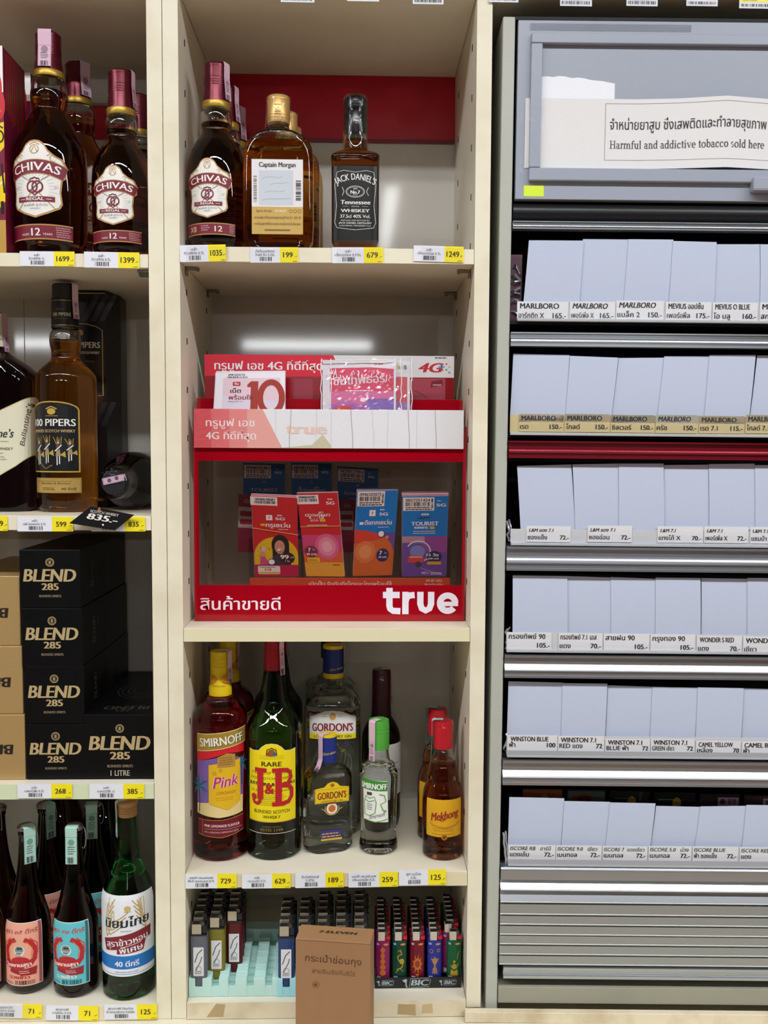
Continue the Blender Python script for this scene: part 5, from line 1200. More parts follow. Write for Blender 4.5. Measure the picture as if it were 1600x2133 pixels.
# flat dark bottle with the slanted cream label
u0 = -4; yd = ground(40, 1066, L2T).y + .034
t = bottle('whisky_bottle', 'broad dark whisky bottle with slanted cream label and cream cap, cut by the left edge', (X(u0, 1000, yd), yd, L2T))
f = lambda v: at(u0, v, yd).z - L2T; fz = lambda y: f(560 + y / G4L); k = (at(u0 + 1, 1000, yd) - at(u0, 1000, yd)).length
pr = smoothp(pxprof(u0, yd, L2T, [(1062, 80), (1056, 83), (1020, 84), (900, 84), (800, 84), (780, 81), (766, 68), (752, 49), (742, 35), (734, 27), (726, 22.5), (715, 21.5)]), 3)
glass(t, pr, liquor('near_black_whisky', '#3A2430'), CLEAR, 1.0, flask(.036, 5.0, .018))
CREAM = mat('cream_cap', '#DCD5BC', .45)
capm(t, [(22.5 * k, f(724)), (22.5 * k, f(700)), (21.5 * k, f(690)), (21.5 * k, f(658)), (20 * k, f(654.5))], CREAM, rings=[(f(v), 22 * k, .0008, CREAM) for v in (663, 669, 675, 682)])
b = MB(); s = Sheet(); s.text('Ballantine’s', 4, 0, 4.2, ink('#4A4438'), shear=.3, w=25); s.place(b, cyl(22.5 * k, f(711), .3), 3); b.build('cap_print', t)
stamp(t, [(0, f(654)), (21.5 * k, f(654)), (24 * k, f(658)), (23.5 * k, f(700)), (26 * k, f(735))], 78, .011, seed=31)
s = Sheet(); W = 82 * k * 1000; LX = lambda x: (x / G4L - u0) * k * 1000; LY = lambda y: (at(u0, 560 + y / G4L, yd - .036).z - L2T) * 1000
CRP = ink('#DAD7BE'); OL = ink('#4A4B36')
s.poly([(-W, LY(1660)), (-W * .4, LY(1705)), (LX(60), LY(1650)), (LX(200), LY(1565)), (LX(308), LY(1478)), (LX(308), LY(1012)), (LX(200), LY(1070)), (LX(60), LY(1140)), (-W * .4, LY(1240)), (-W, LY(1200))], CRP, 0)
s.line([(-W, LY(1200)), (-W * .4, LY(1240)), (LX(60), LY(1140)), (LX(200), LY(1070)), (LX(308), LY(1012))], .9, ink('#B5A25A'), 1); s.line([(-W, LY(1660)), (-W * .4, LY(1705)), (LX(60), LY(1650)), (LX(200), LY(1565)), (LX(308), LY(1478))], .9, ink('#B5A25A'), 1)
s.text('Ballantine’s', LX(180), LY(1340), 11.5, ink('#2A2A24'), 'r', w=58, bold=.02, shear=.25); s.rect(LX(45), LY(1374), LX(150), LY(1371), OL, 2); s.text('FINEST', LX(22), LY(1392), 3, OL, 'r')
s.text('BLENDED SCOTCH WHISKY', LX(180), LY(1440), 3.6, OL, 'r', w=62, bold=.01); s.text('DISTILLED, BLENDED AND BOTTLED IN SCOTLAND', LX(105), LY(1470), 1.7, OL, 'r', w=50); s.text('GEORGE BALLANTINE AND SON', LX(112), LY(1500), 1.7, OL, 'r', w=46); s.text('DUMBARTON, SCOTLAND', LX(130), LY(1520), 1.7, OL, 'r', w=44)
s.text('Ballantine’s', LX(283), LY(1240), 5.5, ink('#5A4A38'), w=58, shear=.3, rot=82)
def bmap(a, b_, l):
    A, B, n = 83.7 * k, .036, 5.0; q = min(.9999, abs(a) / A); y = B * (1 - q ** n) ** (1 / n)
    return (a * (1 + (.0008 + l) / A * q ** 4), -y - .0006 - l, b_)
b = MB(); s.place(b, bmap, 3); b.build('label', t)
b = MB(); s = Sheet(); s.text('EST 1827', LX(40), LY(1025), 2.2, ink('#8A8A96')); s.place(b, bmap, 3); b.build('shoulder_print', t)
# amber bottle with the black arched label
u0 = 141; yd = ground(141, 1068, L2T).y + .040
t = bottle('whisky_bottle', 'amber whisky bottle with black arched label, in front of the tall black carton', (X(u0, 1000, yd), yd, L2T))
f = lambda v: at(u0, v, yd).z - L2T; fz = lambda y: f(560 + y / G4L); k = (at(u0 + 1, 1000, yd) - at(u0, 1000, yd)).length
pr = smoothp(pxprof(u0, yd, L2T, [(1061, 56.3), (1055, 60.9), (1000, 62.1), (900, 62.1), (800, 62.1), (784, 60.9), (774, 54.0), (765, 44.8), (756, 34.5), (748, 29.3), (735, 28.7), (720, 31.6), (706, 32.2), (695, 29.9), (686, 25.3)]), 3)
glass(t, pr, AMBER, CLEAR, f(710))
BK = mat('black_neck_band', '#16161A', .4); MB_ = mat('matte_black_cap', '#1C1C1E', .6)
capm(t, [(27.4 * k, f(686)), (27.2 * k, f(660)), (26.4 * k, f(626))], BK, 'neck_band', rings=[(f(681), 27.7 * k, .0007, GOLDR), (f(630), 26.7 * k, .0006, GOLDR)])
capm(t, [(26.1 * k, f(625)), (24.6 * k, f(618)), (24.9 * k, f(599)), (23.9 * k, f(594))], MB_)
b = MB(); s = Sheet(); s.text('SCOTCH', 1, 9, 2.0, ink('#8A7A3A')); s.text('100 PIPERS', 2, 1, 4.6, ink('#E0D8C0'), w=25, bold=.02); s.rect(-9, -2.5, 12, -2, ink('#8A7A3A'), 1)
for i in range(6): s.line([(-14 + 2.4 * i, -12), (-13 + 2.4 * i, 0), (-14.5 + 2.4 * i, 14)], .5, ink('#55565A'), 1)
s.place(b, cyl(27.3 * k, f(664), -.1), 3); b.build('neck_print', t)
stamp(t, [(0, f(593)), (24.4 * k, f(593)), (29.3 * k, f(596)), (29.3 * k, f(630)), (32.3 * k, f(668))], 60, .011, seed=33)
s = Sheet(); LX = lambda x: (x - 497) * k * 1000 / G4L * 1.10; LY = lambda y: (at(u0, 560 + y / G4L, yd - .0395).z - L2T) * 1000
PBK = ink('#141417', .35); PGD = ink('#C2A24A', .35); PWH = ink('#ECEAE4')
def arch(x0, x1, y0, ys, yt, n=12): return [(x0, y0), (x1, y0), (x1, ys)] + [((x0 + x1) / 2 + (x1 - x0) / 2 * math.cos(PI * i / n), ys + (yt - ys) * math.sin(PI * i / n)) for i in range(1, n)] + [(x0, ys)]
s.poly(arch(LX(312), LX(676), LY(1618), LY(1125), LY(1052)), PGD, 0); s.poly(arch(LX(322), LX(666), LY(1608), LY(1125), LY(1062)), PBK, 1)
s.ell(LX(497), LY(1135), 5.5, 4.2, PGD, 2); s.line([(LX(460), LY(1115)), (LX(497), LY(1095)), (LX(534), LY(1115))], 1.5, PGD, 3); s.rect(LX(455), LY(1172), LX(540), LY(1168), PGD, 2)
s.text('100 PIPERS', LX(494), LY(1250), 9.4, PWH, w=59, bold=.02); s.text('BLENDED SCOTCH WHISKY', LX(494), LY(1300), 3.7, ink('#C9AE7A'), w=58, bold=.02)
rr = random.Random(4)
for i, x in enumerate((395, 465, 540, 612)):
    yb = 1560 - (12 if i == 1 else 0) - (30 if i == 3 else 0); q = .8 if i == 3 else 1.0; cx = LX(x)
    yy = lambda d: LY(yb - d * q)
    s.rect(cx - 2.0, yy(0), cx - .9, yy(75), PWH, 3); s.rect(cx + .9, yy(8), cx + 2.0, yy(75), PWH, 3); s.poly([(cx - 3.2, yy(70)), (cx + 3.2, yy(70)), (cx + 2, yy(120)), (cx - 2, yy(120))], ink('#9A8A6A'), 4); s.rect(cx - 2.4, yy(118), cx + 2.4, yy(165), ink('#4A4446'), 4)
    s.line([(cx - 4, yy(110)), (cx + 4, yy(158))], 1.2, PWH, 5); s.ell(cx, yy(180), 1.6, 2.2, ink('#C9A07A'), 5, 12); s.ell(cx, yy(200), 2.4, 2.6, ink('#6A5A34'), 5, 12)
    s.poly([(cx + 2, yy(80)), (cx + 9, yy(60)), (cx + 8, yy(110))], ink('#B59A3A'), 3)
    for j in range(3): s.line([(cx - 1 + 2 * j, yy(150)), (cx - 6 + 5 * j, yy(225))], .6, PGD, 2)
s.line([(LX(345), LY(1480)), (LX(450), LY(1590)), (LX(500), LY(1560))], 2, ink('#6A5A30'), 2)
s.rect(LX(338), LY(1782), LX(682), LY(1662), mat('ink_gold_label', '#C9A75E', .35, metal=.4), 0); s.frame(LX(342), LY(1778), LX(678), LY(1668), .4, ink('#7A6428'), 1)
s.text('Blended & Bottled', LX(510), LY(1712), 2.6, ink('#6A5220'), w=38, shear=.3); s.lines(LX(360), LX(660), LY(1690), 1, 2, .7, ink('#7A6428'), 2); s.lines(LX(420), LX(520), LY(1745), 2, 2.2, .9, ink('#5A4A20'), 2); s.text('40 ดีกรี', LX(600), LY(1758), 3, ink('#5A4A20'), w=18, bold=.02)
b = MB(); s.place(b, cone(interp(pr), 0, math.radians(-12)), 4); b.build('label', t)
b = MB(); s = Sheet(); s.text('SEAGRAM', 0, f(718) * 1000, 5.5, ink('#B58A3A'), w=36, bold=.01) if False else s.lines(-17, 17, f(724) * 1000, 1, 1, 4.2, ink('#8A6A2A'), 1); s.place(b, cone(interp(pr), 0, 0), 3)
# tall black carton, corner cut off
yb_ = .176
x0, x1 = X(150, 800, yb_), X(222, 800, yb_); x2 = X(253, 800, yb_ + .05)
zt = Z(200, 609, yb_) - L2T
t = thing('whisky_carton', 'tall black carton with thin gold lines, behind the amber bottle', 'carton', (0, 0, L2T + .0004))
b = MB(); b.prism([(x0, yb_), (x1, yb_), (x2, yb_ + .05), (x2, yb_ + .085), (x0, yb_ + .085)], 0, zt, mat('black_carton', '#17171A', .35), 'z')
s = Sheet(); W, H = (x1 - x0) * 1000, zt * 1000
fy = lambda y: (Z(200, 560 + y / G4L, yb_) - L2T) * 1000; fx = lambda x: (X(x / G4L, 800, yb_) - x0) * 1000
s.rect(0, H - 2.6, W, H - 1, PGD, 2)
for q in (.3, .55, .8): s.poly([(W * q, fy(420)), (W * q + 8, fy(420)), (W * q + 28, fy(210)), (W * q + 20, fy(210))], ink('#3A3A40', .35), 1); s.poly([(W * q, fy(1250)), (W * q + 8, fy(1250)), (W * q + 24, fy(1060)), (W * q + 16, fy(1060))], ink('#2C2C32', .35), 1)
s.poly([(0, fy(1010)), (fx(818), fy(1010)), (fx(818), fy(490)), (fx(770), fy(460)), (fx(690), fy(440)), (0, fy(440))], PBK, 2); s.line([(fx(780), fy(1008)), (fx(818), fy(1008)), (fx(818), fy(490)), (fx(770), fy(460)), (fx(690), fy(440)), (fx(560), fy(438))], 1.3, PGD, 3)
s.text('100 PIPERS', fx(798), fy(630), 8.5, PWH, 'r', w=48, bold=.02); s.text('BLENDED SCOTCH WHISKY', fx(792), fy(678), 3.4, PWH, 'r', w=46, bold=.02); s.ell(fx(645), fy(510), 4, 4.5, PGD, 3); s.text('SCOTLAND', fx(755), fy(742), 1.8, ink('#9A968C'), 'r')
s.place(b, flat(yb_, x0, 0), None)
s = Sheet(); s.text('100 Pipers', 25, 60, 6, ink('#55565A'), rot=90, shear=.2); s.place(b, frame_map((x1, yb_, 0), (x2 - x1, .05, 0), (0, 0, 1), (.05, -(x2 - x1), 0)), None)
b.build('carton_body', t)
# bottle lying on its side, cap to the front, with its black price card
yd0 = ground(240, 1062, L2T).y
R_ = .041
xc = X(262, 1000, .12) + .0042; 
t = bottle('whisky_bottle', 'dark whisky bottle lying on its side, capped neck pointing out of the shelf', (xc, .035, L2T + R_ + .0003), 0)
lp = [(.0135, 0), (.0135, .03), (.016, .045), (.026, .06), (.036, .075), (R_ - .0006, .092), (R_ - .0003, .12), (R_ - .0003, .215), (R_ - .003, .222)]
b = MB(); b.lathe([(0, 0)] + lp + [(0, .222)], liquor('near_black_whisky', '#3A2430'), 44); o = b.build('glass', t, 35); o.rotation_euler = (-PI / 2, 0, 0)
o.rotation_euler = (-PI / 2, 0, 0)
b = MB(); b.lathe([(0, .028), (.0165, .028), (.0168, .022), (.0165, .001), (.0155, -.001), (0, -.001)], mat('matte_black_cap', '#1C1C1E', .6), 36)
for i in range(18):
    a = 2 * PI * i / 18; b.box(.0165 * math.cos(a) - .0006, .0165 * math.cos(a) + .0006, .0165 * math.sin(a) - .0006, .0165 * math.sin(a) + .0006, .003, .024, mat('matte_black_cap', '#1C1C1E', .6))
o = b.build('cap', t, 35); o.rotation_euler = (-PI / 2, 0, 0)
b = MB(); s = Sheet(); s.rect(-16, -4.5, 16, 4.5, STAMP, 0); s.ell(-5, 0, 2.6, 2.8, ink('#6A5A70'), 1); s.ell(5, 1, 2.6, 2.8, ink('#6A5A70'), 1); s.frame(-15.5, -4, 15.5, 4, .3, ink('#9A7A8E'), 1)
s.place(b, lambda a, b_, l: (a * math.cos(.22) - b_ * math.sin(.22), -.0025 - l + max(0, abs(a) - .0135) * 2.2, a * math.sin(.22) + b_ * math.cos(.22) + .004), 2); b.build('tax_stamp', t)
b = MB(); b.lathe([(0, -.0045), (.021, -.003), (.023, .01), (.021, .03), (.024, .038)], film('collar_film', '#F4F4F6', .02, .06, bump=(90, .5)), 30); o = b.build('shrink_wrap', t, 40); o.rotation_euler = (-PI / 2, 0, 0)
# price card hanging from it
y = -.010; pc = [at(153, 1082, y), at(170, 1060, y), at(273, 1075, y), at(230, 1102, y)]
o_ = at(144, 1090, y); ex = at(232, 1104, y) - o_; ey = at(185, 1058, y) - o_
W, H = 57.0, 22.0
t2 = thing('price_card', 'tilted black price card reading 835 hanging over the second left shelf edge', 'price card', o_); 
ang = math.atan2(ex.z, ex.x)
b = MB(); b.prism([(0, 0), (.058, -.009), (.083, .011), (.028, .022)], 0, .0006, mat('black_price_card', '#141416', .3))
s = Sheet(); s.text('SCOTCH WHISKY', 45, 11.5, 3.4, ink('#D0CCC4'), w=36, bold=.02, rot=-9); s.text('835.-', 41, 3.2, 7.6, PWH, w=38, bold=.05, rot=-9, shear=.35); s.ell(43, -1.8, 1.2, 1.2, PWH, 2, 12); s.poly([(36, 15.5), (41, 15.5), (39.5, 21), (37.5, 20)], ink('#A9653A'), 2)
s.place(b, flat(0), None); b.build('card', t2)

# ------------------------------------------------------------------ left bay, third shelf: cartons lying end-on
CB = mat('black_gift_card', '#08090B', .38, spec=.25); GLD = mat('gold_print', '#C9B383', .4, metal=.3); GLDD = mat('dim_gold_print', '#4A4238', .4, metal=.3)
def blend_front(s, w, h, big=False):
    cx = w * .5
    s.ring(cx, h * .785, 5.2, 5.2, .8, GLD); s.ring(cx, h * .785, 3.8, 3.8, .5, GLD); s.text('8', cx, h * .785 - 2.2, 4.4, GLD, bold=.03)
    s.text('BLEND', cx - 1, h * .455, h * .215, GLD, w=w * .84, bold=.05, shear=.14); s.text('285', cx, h * .31, h * .115, GLD, w=w * .27, bold=.04); s.text('BLENDED SPIRITS', cx, h * .185, h * .04, ink('#8A7D62'), w=w * .36, bold=.03)
    if big: s.text('1 LITRE', cx, h * .055, h * .085, ink('#B5AA96'), w=w * .27, bold=.02)
def blend_box(x0, x1, y0, z0, h, label, big=False, d=.245, group='black cartons with gold lettering'):
    t = thing('whisky_carton', label, 'carton', (x0, y0, z0), 0, group)
    w = x1 - x0; b = MB(); b.box(0, w, 0, d, 0, h, CB, .0007)
    s = Sheet(); blend_front(s, w * 1000, h * 1000, big); s.place(b, flat(0), None)
    s = Sheet()
    if not big:
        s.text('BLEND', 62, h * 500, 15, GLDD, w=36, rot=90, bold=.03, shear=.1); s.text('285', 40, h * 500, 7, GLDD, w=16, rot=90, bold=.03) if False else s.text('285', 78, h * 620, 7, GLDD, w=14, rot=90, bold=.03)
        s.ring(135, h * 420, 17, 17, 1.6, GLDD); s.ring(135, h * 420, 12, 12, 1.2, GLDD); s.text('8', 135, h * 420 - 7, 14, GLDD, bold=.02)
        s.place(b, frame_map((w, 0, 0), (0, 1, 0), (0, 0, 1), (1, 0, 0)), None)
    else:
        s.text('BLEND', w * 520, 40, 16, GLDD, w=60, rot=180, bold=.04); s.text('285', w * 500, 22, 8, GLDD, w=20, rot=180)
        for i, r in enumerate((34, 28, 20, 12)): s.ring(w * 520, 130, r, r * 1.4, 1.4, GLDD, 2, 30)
        s.place(b, frame_map((0, 0, h), (1, 0, 0), (0, 1, 0), (0, 0, 1)), None)
    b.build('carton_body', t); return t
yb = .016
stk = [(185, 635, 1515, 1937), (180, 630, 1080, 1508), (170, 626, 641, 1077), (160, 615, 201, 634)]
zz_ = L3T + .0004
nm = ['bottom carton of the stack of four black cartons with gold lettering', 'second carton from the bottom of the four stacked black ones', 'third carton from the bottom of the four stacked black ones', 'topmost carton of the stack of four black ones with gold lettering']
for i, (a, c, y0, y1) in enumerate(stk):
    h = .0752 if i else Z(100, 1090 + 1512 / 3.615, yb) - zz_
    xa, xb = X(a / 3.615, 1400, yb), X(c / 3.615, 1400, yb)
    zt = Z(100, 1090 + (y0 - 3) / 3.615, yb)
    blend_box(xa, xb, yb + .001 * (i % 2), zz_, zt - zz_ - .0004, nm[i]); zz_ = zt
xa, xb = X(637 / 3.615, 1560, yb), -.0412
blend_box(xa, xb, yb, L3T + .0004, Z(250, 1090 + 1442 / 3.615, yb) - L3T, 'single larger black carton marked 1 litre, right of the stack of four', True, .248)
GC = mat('gold_card', '#B99A66', .38, metal=.35)
gz = L3T + .0004
for i, (y0, xr) in enumerate([(1488, 49), (1346, 45.5), (1200, 42)]):
    x1 = X(xr, 1400, yb); zt = Z(20, y0, yb); h = zt - gz - .0004
    t = thing('whisky_carton', '%s of the three gold cartons stacked at the left edge' % ['bottom one', 'middle one', 'topmost one'][i], 'carton', (x1 - .095, yb + .002 * i, gz), 0, 'gold cartons at the left edge')
    b = MB(); b.box(0, .095, 0, .235, 0, h, GC, .001); s = Sheet(); s.text('BLEND', 44, h * 540, 13, ink('#241C14'), w=70, bold=.05, rot=180, shear=.1); s.place(b, flat(0)); b.build('carton_body', t); gz = zt

# ------------------------------------------------------------------ left bay, bottom shelf
GB = 4.326
def crown(par, k, f, zt, m=None):
    m = m or mat('crown_cap_metal', '#8A7F7E', .3, metal=.8)
    b = MB(); n = 42; pr = [(0, zt), (15 * k, zt), (17 * k, zt - .002), (18.3 * k, zt - .0058)]
    b.lathe([(r, z) for r, z in pr[::-1]], m, n)
    for i in range(21):
        a = 2 * PI * i / 21; b.box(17.6 * k * math.cos(a) - .0007, 17.6 * k * math.cos(a) + .0007, 17.6 * k * math.sin(a) - .0007, 17.6 * k * math.sin(a) + .0007, zt - .006, zt - .0022, m)
    return b.build('crown_cap', par, 40)
def village(u0, y_front, label, tone, txt, rot, stampphi, R, group, dy=0, small=None, src=None):
    yd = y_front + R
    t = bottle('spirit_bottle', label, (X(u0, 2000, yd), yd, L4T), 0, group)
    f = lambda v: at(u0, v, yd).z - L4T; fz = lambda y: f(1640 + y / GB); k = (at(u0 + 1, 1950, yd) - at(u0, 1950, yd)).length
    pr = smoothp([(r, z) for r, z in pxprof(u0, yd, L4T, [(2064, 40), (2059, 44), (2040, 45.5), (1960, 45.5), (1922, 45.5), (1906, 43.5), (1890, 39), (1870, 33), (1845, 26.5), (1820, 21.5), (1790, 18), (1765, 16), (1740, 15.2), (1738, 16.6), (1730, 16.6), (1728, 14.5), (1722, 14.3)])], 2)
    glass(t, pr, BROWNG, BROWNG, 1.0)
    zt = f(1718); crown(t, k, f, zt)
    stamp(t, [(0, zt + .0004), (16 * k, zt + .0004), (20 * k, zt - .001), (19.5 * k, zt - .012), (20.5 * k, zt - .05)], stampphi, .016, STAMPG, seed=int(u0) + 50)
    b = MB(); lo = []
    for i in range(25):
        a = 2 * PI * i / 24; lo.append((19 * k * math.cos(a) * .3 + 18 * k, -6 * k * math.sin(a) * .2, zt - .018 + .016 * math.sin(a)))
    b.tube(lo, .0006, mat('clear_ring_plastic', '#C9CDD2', .15, trans=.5), 6); b.build('pull_ring', t, 60)
    s = Sheet(); fr = lambda y: (at(u0, 1640 + y / GB, yd - R).z - L4T) * 1000; W, y1, y0 = 28.5, fr(1228), fr(1790); H = y1 - y0
    base, dk = tone
    BASE, DKI, VR, LW = ink(base), ink(dk), ink('#B41E2A'), ink('#F0E6DC')
    s.rect(-W, y0, W, y1, LW, 0); s.rect(-W + .8, y0 + .8, W - .8, y1 - .8, DKI, 1); s.rect(-W + 3.2, y0 + .8, W - 5.5, y1 - .8, BASE, 2)
    P = lambda x, y: (W * x, y0 + H * y)
    s.text(txt, *P(-.06, .835), 5.6, LW, w=W * 1.62, bold=.07, shear=.2, z=4, rot=2); s.text(txt, *P(-.06, .835), 5.6, VR, w=W * 1.62, bold=.02, shear=.2, z=5, rot=2)
    for sx in (-1, 1):
        s.line([P(-.05 + sx * .2, .74), P(-.05 + sx * .5, .69), P(-.05 + sx * .72, .56), P(-.05 + sx * .66, .42), P(-.05 + sx * .40, .32)], 6.2, VR, 3); s.line([P(-.05 + sx * .3, .71), P(-.05 + sx * .56, .6), P(-.05 + sx * .52, .42)], 1.0, ink('#E0682E'), 4)
        s.line([P(-.05 + sx * .45, .76), P(-.05 + sx * .78, .66), P(-.05 + sx * .8, .5)], 1.6, ink('#D9402E'), 3)
    s.ell(*P(-.08, .565), 7, 7.4, ink('#E9DFD2'), 3); s.ell(*P(-.08, .575), 5.6, 5.8, ink('#7A8A90'), 4); s.ell(*P(-.12, .60), 2, 1.6, ink('#2A3038'), 5, 12); s.ell(*P(-.0, .60), 1.6, 1.6, ink('#2A3038'), 5, 12); s.rect(*P(-.24, .54), *P(.08, .55), ink('#C9D2D4'), 5); s.lines(W * -.24, W * .06, y0 + H * .51, 2, 2.2, .7, ink('#2A3038'), 5)
    s.ell(*P(-.05, .40), 12, 6, VR, 3)
    s.poly([P(-.86, .30), P(-.80, .40), P(-.1, .345), P(.5, .43), P(.56, .34), P(-.1, .25)], VR, 5); s.poly([P(-.56, .22), P(-.52, .30), P(.1, .27), P(.72, .30), P(.68, .17), P(.1, .17)], ink('#9A1824'), 4)
    s.text('โรงงานสุรา', *P(-.15, .31), 5.0, LW, w=W * 1.22, bold=.05, z=6, rot=3); s.lines(W * -.1, W * .4, y0 + H * .235, 2, 2.6, .9, ink('#E9C9C4'), 6)
    s.text('รวงข้าว', *P(-.1, .115), 4.6, LW if dk == '#1F6A78' else VR, w=W * .95, bold=.04, z=4); s.bars(W * -.28, y0 + H * .022, W * .62, y0 + H * .09, ink('#4A2A2A' if dk != '#1F6A78' else '#17505C'), 18, 4, seed=int(u0)); s.lines(-W * .84, -W * .35, y0 + H * .05, 2, 2, .8, ink('#8A5A50' if dk != '#1F6A78' else '#2A7A88'), 4)
    b = MB(); s.place(b, cone(interp(pr), 0, math.radians(rot)), 4); b.build('label', t)
    return t
gp = 'dark crown-capped spirit bottles'
v1 = village(60, ground(60, 2075, L4T).y, 'dark bottle with a pink label and pale green stamp, left of the turquoise-labelled one', ('#E8A68E', '#A8545A'), 'สุรา ๓๕ ดีกรี', 0, 38, .029, gp)
v2 = village(159, ground(159, 2083, L4T).y, 'dark bottle with a turquoise label, between the pink-labelled and green bottles', ('#5FBFCB', '#1F6A78'), 'สุรา ๔๐ ดีกรี', -5, -2, .030, gp)
again(v1, 'dark pink-labelled bottle cut off by the left edge on the lowest shelf', (X(-28, 2050, .05) - .004, .046, L4T), .3)
c = again(v1, 'dark crown-capped bottle behind and between the pink-labelled and turquoise-labelled ones', (X(98, 1900, .135), .135, L4T), .25)
c = again(v2, 'dark crown-capped bottle with a long pale stamp, behind the turquoise-labelled one', (X(196, 1900, .128), .128, L4T), .2)
again(v1, 'dark crown-capped bottle at the left edge, behind the pink-labelled ones', (X(0, 1900, .125), .125, L4T), -.9)
tallp = [(.034, .004), (.036, .012), (.036, .14), (.034, .165), (.028, .19), (.020, .215), (.016, .24), (.0145, .268), (.0145, .272)]
def tall(u, y, label):
    t = bottle('spirit_bottle', label, (X(u, 1800, y), y, L4T), 0, 'tall dark bottles at the back of the lowest shelf')
    glass(t, smoothp(tallp, 3), mat('near_black_glass', '#120D0B', .05, trans=.3, ior=1.45), BROWNG, 0.0, seg=36) if False else glass(t, smoothp(tallp, 3), BROWNG, BROWNG, 1.0, seg=36)
    capm(t, [(.0165, .240), (.0165, .2735), (.0158, .2765)], mat('matte_black_cap', '#1C1C1E', .6)); return t
a_ = tall(128, .222, 'tall dark bottle at the back, behind the turquoise-labelled one')
again(a_, 'tall dark bottle at the back, left of the green bottle neck', (X(222, 1800, .215), .215, L4T))
# green bottle
u0 = 270; yd = ground(270, 2086, L4T).y + .0345
t = bottle('spirit_bottle', 'bright green bottle with wide white label and blue band, against the cream divider', (X(u0, 2000, yd) - .0005, yd, L4T))
f = lambda v: at(u0, v, yd).z - L4T; fz = lambda y: f(1640 + y / GB); k = (at(u0 + 1, 1950, yd) - at(u0, 1950, yd)).length
pr = smoothp(pxprof(u0, yd, L4T, [(2072, 49), (2066, 53), (2045, 54), (1950, 54), (1870, 54), (1855, 53), (1838, 48), (1822, 40), (1806, 32), (1790, 26), (1770, 22), (1740, 19.5), (1700, 18), (1690, 17.5)]), 3)
glass(t, pr, GREENB, GREENB, f(1745))
WOOD = mat('tan_foil', '#B98E5A', .45, noise=('#9A7038', 60, .8))
capm(t, [(19.5 * k, f(1698)), (20.5 * k, f(1692)), (20.5 * k, f(1676)), (22 * k, f(1673)), (22 * k, f(1668)), (20 * k, f(1666))], WOOD, rings=[(f(v), 21 * k, .0006, WOOD) for v in (1679, 1684, 1690)])
stamp(t, [(0, f(1666)), (20 * k, f(1666)), (23 * k, f(1670)), (22 * k, f(1700)), (22 * k, f(1740))], -62, .009, mat('white_stamp_paper', '#CFD8D8', .6), seed=60)
s = Sheet(); LX = lambda x: (x - 1175) * k * 1000 / GB * 1.05; LY = lambda y: (at(u0, 1640 + y / GB, yd - .0345).z - L4T) * 1000; W = 49
NW = ink('#E6E8EE'); NB = ink('#1670BE'); NM = ink('#7E1826'); WH = ink('#B99A5A'); NK = ink('#15202A')
s.rect(-W, LY(1705), W, LY(985), NW, 0); s.rect(-W, LY(1640), W, LY(1522), NB, 1); s.rect(-W, LY(1688), W, LY(1684), NB, 1); s.text('40 ดีกรี', LX(1200), LY(1615), 7, NW, w=32, bold=.03); s.text('SURA KHAO HOM PHISET', LX(1200), LY(1672), 2, ink('#4A6A9A'), w=32)
s.ell(LX(1210), LY(1100), 4.5, 4, ink('#C9B070'), 1); s.lines(LX(1180), LX(1250), LY(1130), 1, 2, 1.0, ink('#B99A5A'), 2)
def ear(x, y, dx, n, q):
    for i in range(n):
        a = LX(x + dx * i * .6), LY(max(y - i * 52 * q, 1090)); s.line([a, (a[0] + 3 * dx / 10, a[1] + 6), (a[0] + 6 * dx / 10, a[1] + 13)], 1.4, WH, 1); s.line([a, (a[0] - 2, a[1] + 7), (a[0] - 1.6, a[1] + 14)], 1.3, ink('#CDB37A'), 1)
    s.line([(LX(x), LY(y)), (LX(x - 15), LY(max(y - 150, 1040))), (LX(x + dx), LY(max(y - 300, 1015)))], .9, WH, 1)
ear(1020, 1360, 12, 6, 1); ear(1050, 1340, 30, 4, .8); ear(1370, 1300, -20, 5, .9); ear(1340, 1200, -10, 3, .8)
s.text('นิยมไทย', LX(1200), LY(1262), 12, NK, w=62, bold=.03, shear=.1, rot=4)
s.lines(LX(1150), LX(1260), LY(1302), 1, 2, 1.1, ink('#8AA0B0'), 2)
s.poly([(LX(985), LY(1385)), (LX(1010), LY(1485)), (LX(1120), LY(1465)), (LX(1118), LY(1505)), (LX(1340), LY(1490)), (LX(1365), LY(1400)), (LX(1420), LY(1385)), (LX(1420), LY(1290)), (LX(1330), LY(1300)), (LX(1100), LY(1350))], NM, 3)
s.text('สุราข้าวหอม', LX(1205), LY(1420), 8, NW, w=58, bold=.02, rot=9, z=4); s.text('พิเศษ', LX(1240), LY(1488), 8, NW, w=31, bold=.02, rot=7, z=4); s.line([(LX(1150), LY(1445)), (LX(1320), LY(1410))], .7, NW, 4)
b = MB(); s.place(b, cone(interp(pr), 0, math.radians(2)), 4); b.build('label', t)
